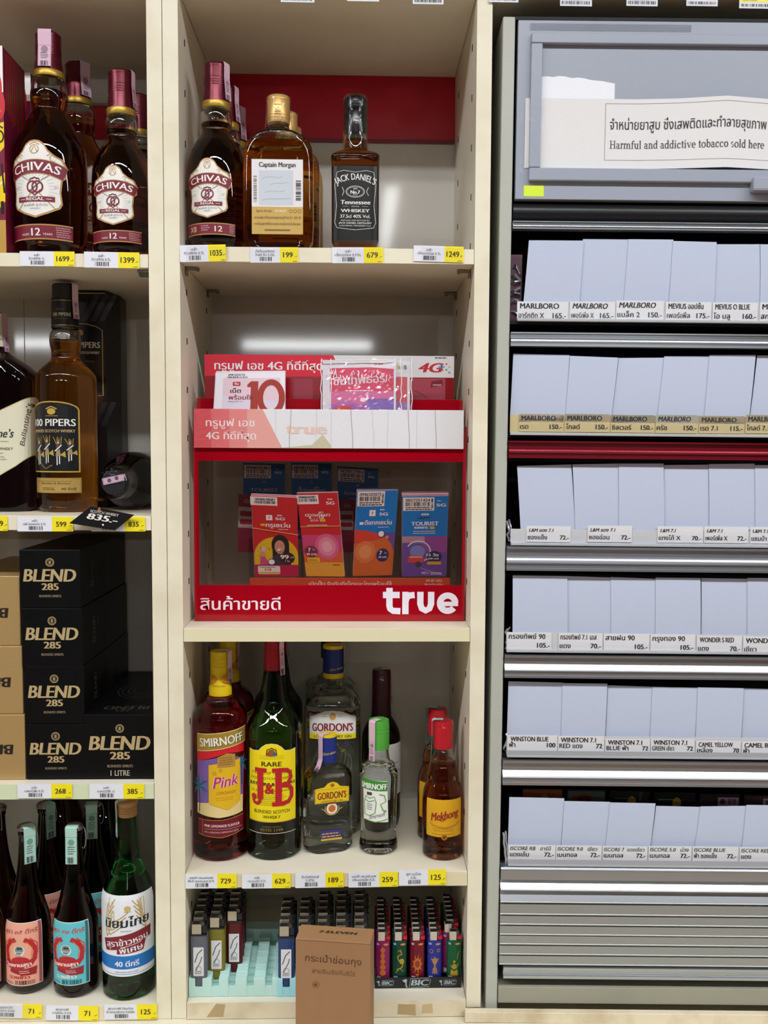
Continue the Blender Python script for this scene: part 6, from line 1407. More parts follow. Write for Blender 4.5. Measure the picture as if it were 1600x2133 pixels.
# ------------------------------------------------------------------ red sim-card display stand on the second middle shelf
RA = mat('red_acrylic', '#9E0418', .1); RAD = mat('deep_red_acrylic', '#8E0618', .2)
PANE = film('smoky_clear_acrylic', '#F4EEEC', .035, .02); CLR = film('clear_acrylic', '#FFFFFF', .015, .03)
BAG = film('crinkled_bag', '#FFFFFF', .09, .16); TAPE2 = film('wide_clear_tape', '#FFFFFF', .02, .12, bump=(150, .6))
TW = ink('#F0EEF0')
ys = .052; zb = S2T + .0004
st = thing('display_stand', 'red acrylic display stand for phone cards, on the middle shelf', 'display stand', (0, 0, 0))
xa, xb = X(405, 1250, ys), X(968, 1250, ys)
zp = Z(690, 1219, ys); zw = Z(690, 961, ys); zt_ = Z(690, 934, ys)
wl, wr = X(414, 1090, ys), X(963, 1090, ys)
b = MB(); b.box(xa, xb, ys, ys + .003, zb, zp, RA, .0004); b.box(xa, xb, ys, ys + .003, zw, zt_ + .03, RA, .0004); b.box(xa, wl, ys, ys + .003, zp, zw, RA); b.box(wr, xb, ys, ys + .003, zp, zw, RA)
s = Sheet(); K = 1000
s.text('สินค้าขายดี', X(418, 1268, ys) * K, Z(500, 1270, ys) * K, 15.5, ink('#F0DDE6'), 'l', w=(X(584, 1260, ys) - X(418, 1260, ys)) * K, bold=.015)
# the big word at the right, drawn stroke by stroke
TU = ink('#E9E3F0'); fx = lambda x: X(380 + x / 2.5806, 1255, ys) * K; fz = lambda y: Z(870, 920 + y / 2.5806, ys) * K
ST = fx(1130) - fx(1096)
s.rect(fx(1096), fz(884), fx(1130), fz(786), TU, 2); s.rect(fx(1078), fz(841), fx(1168), fz(807), TU, 2)
s.line([(fx(1113), fz(880)), (fx(1117), fz(898)), (fx(1132), fz(909)), (fx(1172), fz(911))], ST, TU, 2)
s.rect(fx(1182), fz(927), fx(1216), fz(807), TU, 2); s.line([(fx(1199), fz(862)), (fx(1206), fz(838)), (fx(1224), fz(826)), (fx(1248), fz(824))], ST, TU, 2)
s.line([(fx(1279), fz(807)), (fx(1279), fz(872)), (fx(1287), fz(896)), (fx(1308), fz(908)), (fx(1328), fz(897)), (fx(1337), fz(872)), (fx(1337), fz(807))], ST, TU, 2)
s.rect(fx(1388), fz(884), fx(1482), fz(860), TU, 2); s.ring(fx(1426), fz(868), fx(1467) - fx(1426), fz(827) - fz(868), ST, TU, 2, 36, 4, 322)
s.place(b, flat(ys), None); b.build('front_frame', st)
b = MB(); b.box(wl, wr, ys + .0006, ys + .0022, zp, zw, PANE); b.build('window', st)
for x0, x1 in ((xa, xa + .0022), (xb - .0022, xb)):
    b = MB(); b.box(x0, x1, ys + .0032, .16, zb, zt_ + .03, CLR); b.build('side_panel', st)
# upper tier
yp = .078; x0, x1 = X(410, 840, yp), X(964, 840, yp)
b = MB(); b.box(x0, x1, yp, yp + .003, zt_ + .001, Z(690, 831, yp), RA, .0004); b.build('tier_plate', st)
yh = .122; x0, x1 = X(426, 760, yh), X(946, 760, yh); z0, z1 = zt_ + .004, Z(690, 740, yh); zm = Z(690, 785, yh)
b = MB(); b.box(x0, x1, yh, yh + .003, z0, z1, RAD, .0004)
s = Sheet(); hx = lambda u: X(u, 760, yh) * K; hz = lambda v: Z(690, v, yh) * K
s.rect(x0 * K, zm * K, x1 * K, z1 * K, ink('#E4E0E2'), 1); s.poly([(x0 * K, zm * K), (hx(716), zm * K), (hx(694), z1 * K), (x0 * K, z1 * K)], ink('#D8283E'), 2)
s.text('ทรูมูฟ เอช 4G ที่ดีที่สุด', hx(447), hz(771), 11.0, TW, 'l', w=hx(672) - hx(447), bold=.02)
s.text('4G', hx(894), hz(774), 13, ink('#C81E34'), w=hx(913) - hx(866), bold=.05, shear=.35); s.text('+', hx(920), hz(771), 11, ink('#4A6AB0'), bold=.06); s.rect(hx(919), hz(770), hx(924), hz(768), ink('#C81E34'), 4)
for i, c in enumerate(('#E0653A', '#E3B53A', '#5FA85A', '#5A8AC0')): s.rect(hx(928 + (i % 2) * 6), hz(758 + 6 * i), hx(932 + (i % 2) * 6), hz(755 + 6 * i), ink(c), 3)
s.lines(hx(906), hx(931), hz(745), 1, 2, 1.6, ink('#5A5558'), 3, jag=0)
s.rect(hx(858), hz(835), hx(928), hz(787), ink('#A84050'), 1); s.rect(hx(612), hz(835), hx(652), hz(790), ink('#9A3A48'), 1); s.line([(hx(862), hz(812)), (hx(880), hz(820)), (hx(892), hz(828))], .9, ink('#6A1A28'), 2)
s.poly([(hx(897), hz(806)), (hx(899), hz(793)), (hx(922), hz(789)), (hx(923), hz(801))], ink('#7A1626'), 2); s.rect(hx(902), hz(802), hx(920), hz(799), ink('#B88A90'), 3)
s.place(b, flat(yh), None); b.build('header_board', st)
for xx in (X(428, 850, yh), X(943, 850, yh)): b = MB(); b.box(xx - .001, xx + .001, yp + .0032, yh - .0002, zt_ + .002, zt_ + .05, RAD); b.build('tier_side', st)
b = MB(); b.box(x0 + .004, x1 - .004, yp + .0032, yh - .0002, zt_ + .001, zt_ + .003, RAD); b.build('tier_floor', st)
# taped paper strip over the middle
yt = .046; x0, x1 = X(404, 895, yt), X(966, 895, yt); z0, z1 = Z(690, 934, yt), Z(690, 853, yt)
b = MB(); b.box(x0, x1, yt, yt + .002, z0, z1, ink('#E6E4E8'), .0003)
s = Sheet(); hx = lambda u: X(u, 895, yt) * K; hz = lambda v: Z(690, v, yt) * K
COR = [('#D8505A', 404, 440), ('#DC6A6E', 440, 478), ('#E08684', 478, 515), ('#E4A29A', 515, 545)]
for i, (c, u0, u1) in enumerate(COR):
    if i < 3: s.rect(hx(u0), z0 * K, hx(u1), z1 * K, ink(c), 1)
    else: s.poly([(hx(u0), z0 * K), (hx(588), z0 * K), (hx(547), z1 * K), (hx(u0), z1 * K)], ink(c), 1)
s.text('ทรูมูฟ เอช', hx(429), hz(889), 9.5, ink('#F2E4E2'), 'l', w=hx(530) - hx(429), bold=.012); s.text('4G ที่ดีที่สุด', hx(429), hz(916), 9.5, ink('#F2E4E2'), 'l', w=hx(533) - hx(429), bold=.015)
s.text('true', hx(638), hz(904), 14, ink('#E8C6B8'), w=hx(680) - hx(597), bold=.07)
s.poly([(hx(575), z0 * K), (hx(650), hz(927)), (hx(672), hz(905)), (hx(690), hz(928)), (hx(690), z0 * K)], ink('#C9C2A4'), 2)
for i, (ua, ub, dash) in enumerate([(575, 574, 0), (607, 603, 1), (660, 658, 0), (690, 690, 0), (731, 735, 1), (775, 779, 0), (809, 807, 0), (850, 853, 1), (868, 868, 0), (906, 909, 1)]):
    s.line([(hx(ua), z1 * K), (hx(ua + (ub - ua) * .5), hz(890)), (hx(ub), hz(905)), (hx(ub), z0 * K)], .55 if dash else .35, ink('#8A8C92') if dash else ink('#B9BCC6'), 3)
s.place(b, flat(yt), None); o = b.build('taped_strip', st)
b = MB(); b.box(x0 - .001, x1 + .0005, yt - .0014, yt - .0008, z0 + .001, z1 - .001, TAPE2); b.build('clear_tape', o)

def quad(P, y, yb=None):
    """four photo pixels (top-left, top-right, bottom-right, bottom-left) -> bilinear map of a unit card; yb = depth of the lower edge"""
    yb = y if yb is None else yb
    c = [at(P[0][0], P[0][1], y), at(P[1][0], P[1][1], y), at(P[2][0], P[2][1], yb), at(P[3][0], P[3][1], yb)]
    w = (c[1] - c[0]).length * 1000; h = (c[3] - c[0]).length * 1000
    n = (c[1] - c[0]).cross(c[0] - c[3]).normalized()
    if n.y > 0: n = -n
    def f(a, b_, l):
        u, v = a * 1000 / w, 1 - b_ * 1000 / h
        return tuple(c[0] * (1 - u) * (1 - v) + c[1] * u * (1 - v) + c[2] * u * v + c[3] * (1 - u) * v + n * l)
    return f, w, h
def slab_(b, f, w, h, t, m):
    W, H = w / 1000, h / 1000
    vs = [f(0, 0, 0), f(W, 0, 0), f(W, H, 0), f(0, H, 0), f(0, 0, -t), f(W, 0, -t), f(W, H, -t), f(0, H, -t)]
    b.add(vs, [(0, 1, 2, 3), (4, 7, 6, 5), (0, 4, 5, 1), (1, 5, 6, 2), (2, 6, 7, 3), (3, 7, 4, 0)], m)
def card_thing(name, label, P, y, yb, art, edge='#E6D6DC', t=.0012, group=None, extra=0, band=None, pocket=None, cat='phone card', extra_cols=('#C8384A', '#EDE6EA')):
    r = thing(name, label, cat, (0, 0, 0), 0, group)
    f, w, h = quad(P, y, yb)
    b = MB(); slab_(b, f, w, h, t, ink(edge)); s = Sheet(); art(s, w, h); s.place(b, f, None); b.build('front_card', r)
    if extra:
        b = MB(); rr = random.Random(int(P[0][0]))
        for i in range(extra):
            d = .0018 * (i + 1) + t; up = 1.6 * (i + 1); dx = rr.uniform(-1.3, 1.0)
            Q = [(p[0] + dx, p[1] - up) for p in P]; g, w2, h2 = quad(Q, y + d, (yb if yb is not None else y) + d); slab_(b, g, w2, h2, .0012, ink(extra_cols[i % len(extra_cols)]))
        b.build('card_stack', r)
    if band:
        b = MB(); (a0, b0), (a1, b1) = band; b.tube([f(w * a0 / 1000 - .0005, h * b0 / 1000, .0002), f(w * (a0 + a1) / 2000, h * (b0 + b1) / 2000, .0011), f(w * a1 / 1000 + .0005, h * b1 / 1000, .0002)], .0008, mat('rubber_band', '#D9924A', .5), 8); b.build('rubber_band', r)
    if pocket:
        b = MB(); g, w2, h2 = quad(pocket, y - .003, (yb or y) - .003); slab_(b, g, w2, h2, .0008, CLR); b.build('clear_pocket', r)
    return r
CW_ = ink('#EDEBEE'); CD = ink('#26242A'); RED_ = ink('#C02028'); BLU_ = ink('#1478C8')
def numlabel(s, x0, y0, x1, y1, num, seed, side=True):
    s.rect(x0, y0, x1, y1, ink('#E9E7E6'), 2); w, h = x1 - x0, y1 - y0
    s.text(num, x0 + w * .47, y0 + h * .68, h * .22, CD, w=w * .78, bold=.02, z=4); s.bars(x0 + w * .08, y0 + h * .34, x0 + w * .86, y0 + h * .64, CD, 22, 4, seed); s.lines(x0 + w * .08, x0 + w * .86, y0 + h * .2, 1, 2, h * .07, CD, 4, seed, 0); s.lines(x0 + w * .08, x0 + w * .92, y0 + h * .06, 1, 2, h * .07, CD, 4, seed + 1, 0)
    if side: s.bars(x0 + w * .9, y0 + h * .2, x0 + w * .96, y0 + h * .9, CD, 12, 4, seed, True)
def art_a(s, w, h):
    s.rect(0, 0, w, h, RED_, 1); s.rect(0, 0, w, h * .15, ink('#B01E4A'), 2)
    pts = [(w * (.5 + .5 * math.cos(PI * i / 14)), h * (.26 + .24 * math.sin(PI * i / 14))) for i in range(15)]; s.poly([(0, h * .15)] + [(w, h * .15)] + pts, ink('#D9B61E'), 2)
    s.rect(-2, h * .895, w * .56, h, ink('#E9E7E6'), 2); s.text('0948678087', w * .3, h * .955, h * .028, CD, w=w * .44, bold=.03, z=4); s.bars(w * .06, h * .915, w * .52, h * .95, CD, 24, 4, 3)
    s.rect(w * .30, h * .71, w * .44, h * .775, CW_, 3); s.text('7', w * .37, h * .725, h * .035, RED_, bold=.05, z=5); s.text('true', w * .60, h * .765, h * .024, CW_, bold=.05, z=4); s.text('5G', w * .61, h * .715, h * .032, CW_, bold=.07, z=4, w=w * .2)
    s.rrect(w * .17, h * .635, w * .27, h * .665, 1, ink('#D9B61E'), 3); s.text('ทรูเซเว่น', w * .56, h * .625, h * .05, CW_, w=w * .54, bold=.03, z=4); s.lines(w * .56, w * .82, h * .595, 1, 1, .8, CW_, 4)
    # a smiling person with long dark hair, holding a small card
    s.ell(w * .60, h * .40, w * .20, h * .13, ink('#211C1E'), 4); s.rect(w * .42, h * .20, w * .80, h * .42, ink('#211C1E'), 4); s.ell(w * .585, h * .375, w * .115, h * .085, ink('#C98E74'), 5); s.rect(w * .54, h * .26, w * .66, h * .33, ink('#B97E66'), 5); s.poly([(w * .52, h * .345), (w * .62, h * .355), (w * .57, h * .325)], CW_, 6)
    s.ell(w * .54, h * .39, .7, .6, ink('#211C1E'), 6, 8); s.ell(w * .63, h * .395, .7, .6, ink('#211C1E'), 6, 8); s.poly([(w * .38, h * .15), (w * .42, h * .25), (w * .56, h * .29), (w * .72, h * .28), (w * .84, h * .15)], ink('#3A3440'), 5)
    s.poly([(w * .12, h * .15), (w * .14, h * .27), (w * .22, h * .28), (w * .34, h * .15)], ink('#C9507A'), 4); s.ell(w * .19, h * .28, w * .06, h * .03, ink('#C98E74'), 5); s.rect(w * .17, h * .315, w * .26, h * .37, ink('#CDB7DC'), 5); s.text('C', w * .36, h * .33, h * .03, ink('#8A7A10'), bold=.05); s.text('T', w * .15, h * .34, h * .03, ink('#8A7A10'), bold=.05)
    s.ell(w * .75, h * .235, w * .17, h * .075, ink('#3A1A1E'), 6); s.text('99', w * .69, h * .225, h * .05, CW_, w=w * .18, bold=.06, z=7); s.text('บาท', w * .86, h * .235, h * .022, CW_, z=7); s.text('7 วัน', w * .75, h * .185, h * .024, CW_, z=7)
    s.ell(w * .39, h * .185, w * .07, h * .032, CW_, 6); s.ring(w * .39, h * .185, w * .08, h * .036, .9, ink('#2A3468'), 7, 18)
    s.rrect(w * .07, h * .03, w * .58, h * .135, 2, ink('#E4DCD8'), 3); s.text('4 GB', w * .3, h * .075, h * .03, ink('#C0204A'), bold=.04, z=4); s.lines(w * .1, w * .54, h * .115, 1, 1, .8, CD, 4); s.rect(w * .08, h * .035, w * .57, h * .06, ink('#C9B84A'), 4)
def art_b(s, w, h):
    s.rect(0, 0, w, h, ink('#C4202C'), 1); s.rect(0, 0, w, h * .17, ink('#E0A43A'), 2); s.rect(0, h * .17, w, h * .3, ink('#D9603A'), 2); s.rect(0, h * .3, w, h * .5, ink('#C8447A'), 2)
    s.rect(-1, h * .875, w * .52, h * .985, ink('#E9E7E6'), 2); s.text('0988606987', w * .25, h * .945, h * .028, CD, w=w * .42, bold=.03, z=4); s.bars(w * .04, h * .905, w * .48, h * .94, CD, 22, 4, 5)
    s.text('true', w * .80, h * .92, h * .024, CW_, bold=.05, z=4); s.text('5G', w * .80, h * .865, h * .035, CW_, w=w * .2, bold=.07, z=4)
    s.text('ထူးမြန်မာ', w * .46, h * .725, h * .038, CW_, w=w * .62, bold=.02, z=4); s.text('ဆင်းမ်', w * .36, h * .665, h * .03, CW_, w=w * .2, z=4); s.rrect(w * .50, h * .66, w * .64, h * .695, 1, ink('#E0B42E'), 4); s.lines(w * .16, w * .76, h * .615, 1, 1, .9, CW_, 4)
    s.ell(w * .2, h * .30, w * .17, h * .07, ink('#7A2A40'), 4); s.text('7', w * .16, h * .30, h * .045, CW_, bold=.05, z=5); s.text('วัน', w * .27, h * .315, h * .02, CW_, z=5); s.text('49 บาท', w * .2, h * .255, h * .028, CW_, w=w * .26, bold=.03, z=5); s.rrect(w * .08, h * .17, w * .40, h * .225, 1.5, ink('#E3B92C'), 5); s.lines(w * .12, w * .36, h * .2, 2, 1.6, .7, ink('#8A4A1A'), 6)
    for r_, c in ((.30, '#D8648E'), (.22, '#E08AA4'), (.13, '#EBA9BA')): s.ell(w * .62, h * .36, w * r_, h * r_ * .52, ink(c), 3 if r_ > .25 else (4 if r_ > .2 else 5))
    s.rect(w * .72, h * .135, w * .9, h * .145, ink('#8A4A1A'), 4)
def art_c(s, w, h):
    s.rect(0, 0, w, h, ink('#C4622E'), 1); s.rect(0, h * .5, w, h, BLU_, 2); s.rect(w * .55, h * .3, w, h * .5, ink('#6A4A9A'), 1)
    pts = [(w * (-.02 + .98 * math.sin(PI / 2 * i / 10)), h * (.30 + .24 * math.cos(PI / 2 * i / 10))) for i in range(11)]; s.poly([(-.0, h * .3)] + pts + [(w * .96, 0), (0, 0)], ink('#C9652E'), 3); s.poly([(0, h * .38)] + [(p[0] * .95, p[1]) for p in pts[:7]] + [(w * .3, h * .40)], ink('#D0402E'), 4)
    s.text('7', w * .40, h * .715, h * .035, RED_, bold=.05, z=5); s.rect(w * .33, h * .70, w * .48, h * .77, CW_, 3); s.text('true', w * .64, h * .765, h * .022, CW_, bold=.04, z=4); s.text('5G', w * .68, h * .705, h * .034, CW_, w=w * .2, bold=.07, z=4)
    numlabel(s, w * .02, h * .815, w * .68, h * .99, '0946502073', 7)
    s.rrect(w * .1, h * .60, w * .2, h * .63, 1, CW_, 3); s.text('ดีแทคเซเว่น', w * .56, h * .60, h * .048, CW_, w=w * .66, bold=.03, z=4); s.lines(w * .55, w * .88, h * .565, 1, 1, .8, CW_, 4)
    s.ell(w * .65, h * .49, w * .07, h * .035, CW_, 5); s.ring(w * .65, h * .49, w * .08, h * .038, 1, ink('#2A4A9A'), 6, 18); s.ell(w * .80, h * .45, w * .04, h * .02, ink('#D9906A'), 5)
    for r_, c in ((.26, '#D57A42'), (.16, '#DE9258')): s.ell(w * .28, h * .28, w * r_, h * r_ * .5, ink(c), 5 if r_ > .2 else 6)
    s.ell(w * .72, h * .24, w * .155, h * .078, ink('#2E2E5E'), 5); s.text('7', w * .67, h * .245, h * .045, CW_, bold=.05, z=6); s.text('วัน', w * .79, h * .255, h * .02, CW_, z=6); s.text('49 บาท', w * .72, h * .205, h * .024, CW_, w=w * .2, bold=.02, z=6)
def art_d(s, w, h):
    s.rect(0, 0, w, h, ink('#6A4C9C'), 1); s.rect(0, h * .5, w, h, BLU_, 2); s.rect(w * .4, h * .3, w, h * .5, ink('#8E4A96'), 2); s.rect(0, h * .42, w * .5, h * .5, ink('#B98AA0'), 2)
    numlabel(s, w * .02, h * .82, w * .70, h * .985, '0827251424', 9); s.text('true', w * .8, h * .935, h * .018, CW_, bold=.03, z=4); s.text('5G', w * .85, h * .87, h * .036, CW_, w=w * .2, bold=.07, z=4)
    s.text('∞', w * .5, h * .755, h * .04, CW_, bold=.03, z=4, w=w * .16); s.text('HAPPY', w * .48, h * .715, h * .026, ink('#14324A'), w=w * .28, bold=.02, z=4); s.text('TOURIST', w * .5, h * .635, h * .048, CW_, w=w * .60, bold=.03, z=4); s.text('INFINITE', w * .42, h * .595, h * .026, CW_, w=w * .30, bold=.04, z=4); s.rrect(w * .61, h * .59, w * .72, h * .622, 1, ink('#D9B22C'), 4); s.lines(w * .24, w * .75, h * .56, 2, h * .025, .8, CW_, 4, 3, .05)
    s.ring(w * .36, h * .31, w * .27, h * .13, 1.8, ink('#D9CFE0'), 4, 30, -60, 150); s.ring(w * .36, h * .31, w * .22, h * .105, 1.2, ink('#5A78C0'), 4, 30, -60, 170); s.ell(w * .34, h * .31, w * .17, h * .08, ink('#7A86C4'), 3); s.rrect(w * .12, h * .17, w * .48, h * .26, 2, ink('#C8484A'), 5); s.ell(w * .36, h * .155, w * .07, h * .035, ink('#4A3A48'), 6); s.rect(w * .17, h * .235, w * .45, h * .25, ink('#E0B0A0'), 6)
    s.ell(w * .72, h * .245, w * .17, h * .07, ink('#2A2C5A'), 6); s.text('15 วัน', w * .68, h * .25, h * .034, CW_, w=w * .26, bold=.04, z=7); s.text('699 บาท', w * .7, h * .21, h * .022, CW_, w=w * .24, bold=.03, z=7); s.rrect(w * .56, h * .145, w * .88, h * .185, 1.5, ink('#CDA13A'), 7); s.text('NO.1', w * .52, h * .03, h * .03, CW_, bold=.02, z=4); s.lines(w * .64, w * .92, h * .04, 2, 2, .9, CW_, 4); s.line([(w * .4, h * .11), (w * .7, h * .05), (w * .9, h * .03)], .6, ink('#C9B7DC'), 3)
yc_ = .088
card_thing('phone_card_pack', 'red phone card pack showing a person and 99, leftmost front pack in the stand', [(524, 1034), (619, 1038), (622, 1201), (532, 1201)], yc_, yc_ - .004, art_a, '#D8B0B8', extra=4, band=((0, .605), (1, .53)), group='front phone card packs')
card_thing('phone_card_pack', 'red and orange phone card pack with a level rubber band, second of the front packs', [(618, 1029), (703, 1027), (718, 1201), (638, 1200)], yc_ + .004, yc_, art_b, '#D8B0B8', extra=2, band=((0, .60), (1, .605)), group='front phone card packs')
card_thing('phone_card_pack', 'blue and orange phone card pack, third front pack from the left', [(744, 1022), (830, 1021), (817, 1198), (735, 1200)], yc_ + .004, yc_, art_c, '#C9D3E6', extra=3, extra_cols=('#D6D2E0', '#B9A0C0'), group='front phone card packs')
card_thing('phone_card_pack', 'blue and purple tourist phone card pack, rightmost front pack in the stand', [(838, 1034), (934, 1033), (929, 1200), (838, 1201)], yc_, yc_ - .004, art_d, '#C9D3E6', extra=6, extra_cols=('#BFD0E6', '#C8586A', '#E6DDE2'), group='front phone card packs')
def art_back(num, seed, l1, col='#1C6CB4'):
    def f(s, w, h):
        s.rect(0, 0, w, h, ink(col), 1); numlabel(s, w * .02, h * .80, w * .66, h * .975, num, seed); s.text('true', w * .8, h * .92, h * .018, CW_, z=4); s.text('5G', w * .83, h * .865, h * .03, CW_, w=w * .16, bold=.05, z=4)
        s.text('∞', w * .5, h * .74, h * .03, ink('#B9CCE6'), z=4); s.text(l1, w * .5, h * .62, h * .045, ink('#C6D4EA'), w=w * .66, bold=.02, z=4); s.lines(w * .25, w * .75, h * .57, 1, 2, .9, ink('#A9C0DE'), 4, 3, 0); s.rect(0, 0, w, h * .4, ink('#5A4A8C'), 2)
    return f
yk = .168
card_thing('phone_card', 'blue tourist phone card at the back of the stand, leftmost of three', [(507, 964), (594, 966), (594, 1120), (506, 1120)], yk, None, art_back('0994874238', 11, 'TOURIST'), '#A9B6CC', group='blue phone cards at the back of the stand')
card_thing('phone_card', 'blue phone card at the back of the stand, middle one of three', [(607, 964), (691, 965), (692, 1122), (607, 1122)], yk, None, art_back('0819811137', 12, 'ဒီထူးမြန်မာ'), '#A9B6CC', group='blue phone cards at the back of the stand')
card_thing('phone_card', 'blue phone card at the back of the stand, rightmost of three', [(703, 971), (788, 976), (787, 1128), (702, 1126)], yk, None, art_back('0628813798', 13, 'ดีแทค กัมพูชา'), '#A9B6CC', group='blue phone cards at the back of the stand')
def art_m(s, w, h):
    s.rect(0, 0, w, h, ink('#8E2A44'), 1); s.rect(0, h * .42, w * .5, h * .78, ink('#BDB5B8'), 2)
    for q in (.62, .48): s.rrect(w * .06, h * q, w * .48, h * (q + .09), 2, ink('#9A2038'), 3)
    s.text('เน็ต', w * .3, h * .85, h * .06, ink('#C9A8B4'), bold=.02, z=3)
card_thing('phone_card', 'maroon phone card half hidden behind the leftmost front pack', [(497, 1028), (560, 1034), (558, 1150), (495, 1150)], .15, None, art_m, '#B9A0A8', group='maroon phone cards')
card_thing('phone_card', 'maroon phone card between the second and third front packs', [(706, 1040), (765, 1040), (765, 1150), (706, 1150)], .15, None, art_m, '#B9A0A8', group='maroon phone cards')
# clear card holder with the orange strip, standing behind the window
ho = thing('card_holder', 'clear acrylic card holder with an orange strip, inside the red stand', 'card holder', (0, 0, 0))
yo = .076; z0, z1 = S2T + .002, Z(730, 1204, yo); x0, x1 = X(520, 1210, yo), X(938, 1210, yo)
b = MB(); b.box(x0, x1, yo, yo + .0025, z0, z1, ink('#D0502E'), .0003)
s = Sheet(); s.text('เปิดปั๊บ รับทันทีเน็ตและโทรพร้อมใช้', X(730, 1215, yo) * K, Z(730, 1221, yo) * K, 6.0, ink('#F4D9D0'), w=(X(816, 1215, yo) - X(644, 1215, yo)) * K, bold=.03)
s.text('09-01-053', X(904, 1210, yo) * K, Z(904, 1212, yo) * K, 3.4, ink('#F4D9D0'), w=22, bold=.03); s.text('ซิมเติมเงิน', X(904, 1210, yo) * K, Z(904, 1220, yo) * K, 3.4, ink('#F4D9D0'), w=26, bold=.03)
s.place(b, flat(yo), None); b.build('orange_strip', ho)
b = MB(); b.box(x0, x1, yo + .003, .150, S2T + .0006, S2T + .003, CLR); b.build('base', ho)
for u in (519, 628, 727, 834.5, 938):
    xx = X(u, 1160, yo); b = MB(); b.box(xx - .0008, xx + .0008, yo + .003, .125, S2T + .0032, Z(690, 1122, yo), CLR); b.build('divider', ho)
b = MB(); b.box(x0, x1, .1455, .1475, S2T + .0032, Z(690, 1000, .146), CLR); b.build('back_plate', ho)
# upper cards
def art_ten(s, w, h):
    s.rect(0, 0, w, h, ink('#E9E4EC'), 1); s.rect(w * .11, 0, w * .93, h * .88, ink('#E0C4D0'), 2); s.poly([(w * .11, 0), (w * .93, 0), (w * .93, h * .3), (w * .11, h * .45)], ink('#DCD0E0'), 3)
    s.text('0981024176', w * .30, h * .94, h * .045, CD, w=w * .24, bold=.02, z=4); s.bars(w * .16, h * .885, w * .46, h * .92, CD, 22, 4, 21)
    s.rrect(w * .25, h * .69, w * .36, h * .79, 1.2, ink('#B0203A'), 4); s.text('ซิม', w * .305, h * .715, h * .055, CW_, w=w * .06, bold=.02, z=5); s.text('เน็ต', w * .22, h * .52, h * .095, ink('#4A2438'), 'l', w=w * .15, bold=.02, z=5); s.text('พร้อมใช้', w * .20, h * .35, h * .10, ink('#8A2036'), 'l', w=w * .34, bold=.02, z=5); s.text('Ready SIM 10', w * .20, h * .29, h * .03, ink('#4A2438'), 'l', w=w * .2, z=5)
    BR = ink('#A03428'); s.rect(w * .51, h * .01, w * .615, h * .80, BR, 4); s.poly([(w * .46, h * .72), (w * .51, h * .80), (w * .51, h * .66), (w * .46, h * .66)], BR, 4)
    s.ring(w * .80, h * .40, w * .155, h * .375, w * .085, BR, 4, 40); s.ell(w * .32, -.01, w * .16, h * .10, ink('#B03A38'), 4)
card_thing('phone_card', 'white and pink phone card marked 10 standing in the upper tier, left', [(450, 778), (594, 777), (594, 862), (445, 862)], .064, .060, art_ten, '#D9D4DE', extra=3, extra_cols=('#E6E2EA', '#D6D2DC'), cat='phone card')
def art_bag(s, w, h):
    s.rect(0, 0, w, h, ink('#E4E0E8'), 1); s.rect(w * .10, h * .0, w * .97, h * .86, ink('#D8486A'), 2); s.rect(w * .10, h * .18, w * .97, h * .42, ink('#D872A0'), 3); s.rect(w * .10, 0, w * .97, h * .18, ink('#B060A8'), 3); s.rect(w * .60, h * .06, w * .97, h * .28, ink('#8A6AB8'), 4)
    s.poly([(w * .64, h), (w * .66, h * .86), (w * .97, h * .82), (w * .97, h)], ink('#EEEAF0'), 4); s.text('true', w * .76, h * .90, h * .05, ink('#C04A6A'), w=w * .12, bold=.03, z=5); s.text('ซิมเทพธอร์', w * .5, h * .56, h * .15, ink('#F0D8E2'), w=w * .7, bold=.03, z=5, rot=3); s.lines(w * .3, w * .75, h * .42, 1, 2, 1.6, ink('#F0D8E2'), 5)
    s.ring(w * .30, h * .0, w * .22, h * .22, 1.6, ink('#9A7ACA'), 5, 30, 0, 180); s.ell(w * .28, -.0, w * .17, h * .15, ink('#D04A3E'), 6, 30); s.text('true', w * .29, h * .02, h * .07, CW_, w=w * .2, bold=.06, z=7); s.ell(w * .55, h * .26, 4, 3, ink('#F6E0EA'), 5)
r = card_thing('phone_card', 'red and pink phone card sealed in a crinkled shiny bag, upper tier right', [(672, 752), (825, 748), (825, 862), (672, 862)], .066, .062, art_bag, '#D9D4DE')
f_, w_, h_ = quad([(668, 748), (860, 746), (860, 862), (668, 862)], .0645, .0590)
b = MB(); rr = random.Random(5); n, m_ = 34, 24; vs = []
for j in range(m_ + 1):
    for i in range(n + 1): vs.append(f_(w_ / 1000 * i / n + rr.uniform(-.0006, .0006), h_ / 1000 * j / m_ + (rr.uniform(-.0008, .0008) if 0 < j < m_ else 0), rr.uniform(0, .0040)))
b.add(vs, [(j * (n + 1) + i, j * (n + 1) + i + 1, (j + 1) * (n + 1) + i + 1, (j + 1) * (n + 1) + i) for j in range(m_) for i in range(n)], BAG)
FOLD = mat('plastic_fold_sheen', '#F2F2F6', .22, spec=.8)
for i in range(26):                           # white tubes that stand for the glints along the bag's folds
    u = w_ * (.08 + .68 * i / 26 + rr.uniform(-.012, .012)); v = h_ * (.74 + .06 * math.sin(i * .7) + rr.uniform(-.03, .03)); l = h_ * rr.uniform(.05, .15)
    b.tube([f_((u + rr.uniform(-2, 2) * 1.0) / 1000, (v - l * q) / 1000, .0042) for q in (0, .35, .7, 1)], rr.uniform(.0003, .0008), FOLD, 5)
for sx in (.005, .115, .80, .87, .985):
    b.tube([f_((w_ * sx + rr.uniform(-1.2, 1.2)) / 1000, h_ * (1 - q / 9) / 1000, .0042) for q in range(10)], .0006, FOLD, 5)
b.tube([f_(w_ * (q / 9) / 1000, (h_ * .965 + rr.uniform(-1, 1)) / 1000, .0042) for q in range(8)], .0006, FOLD, 5)
b.build('plastic_bag', r)
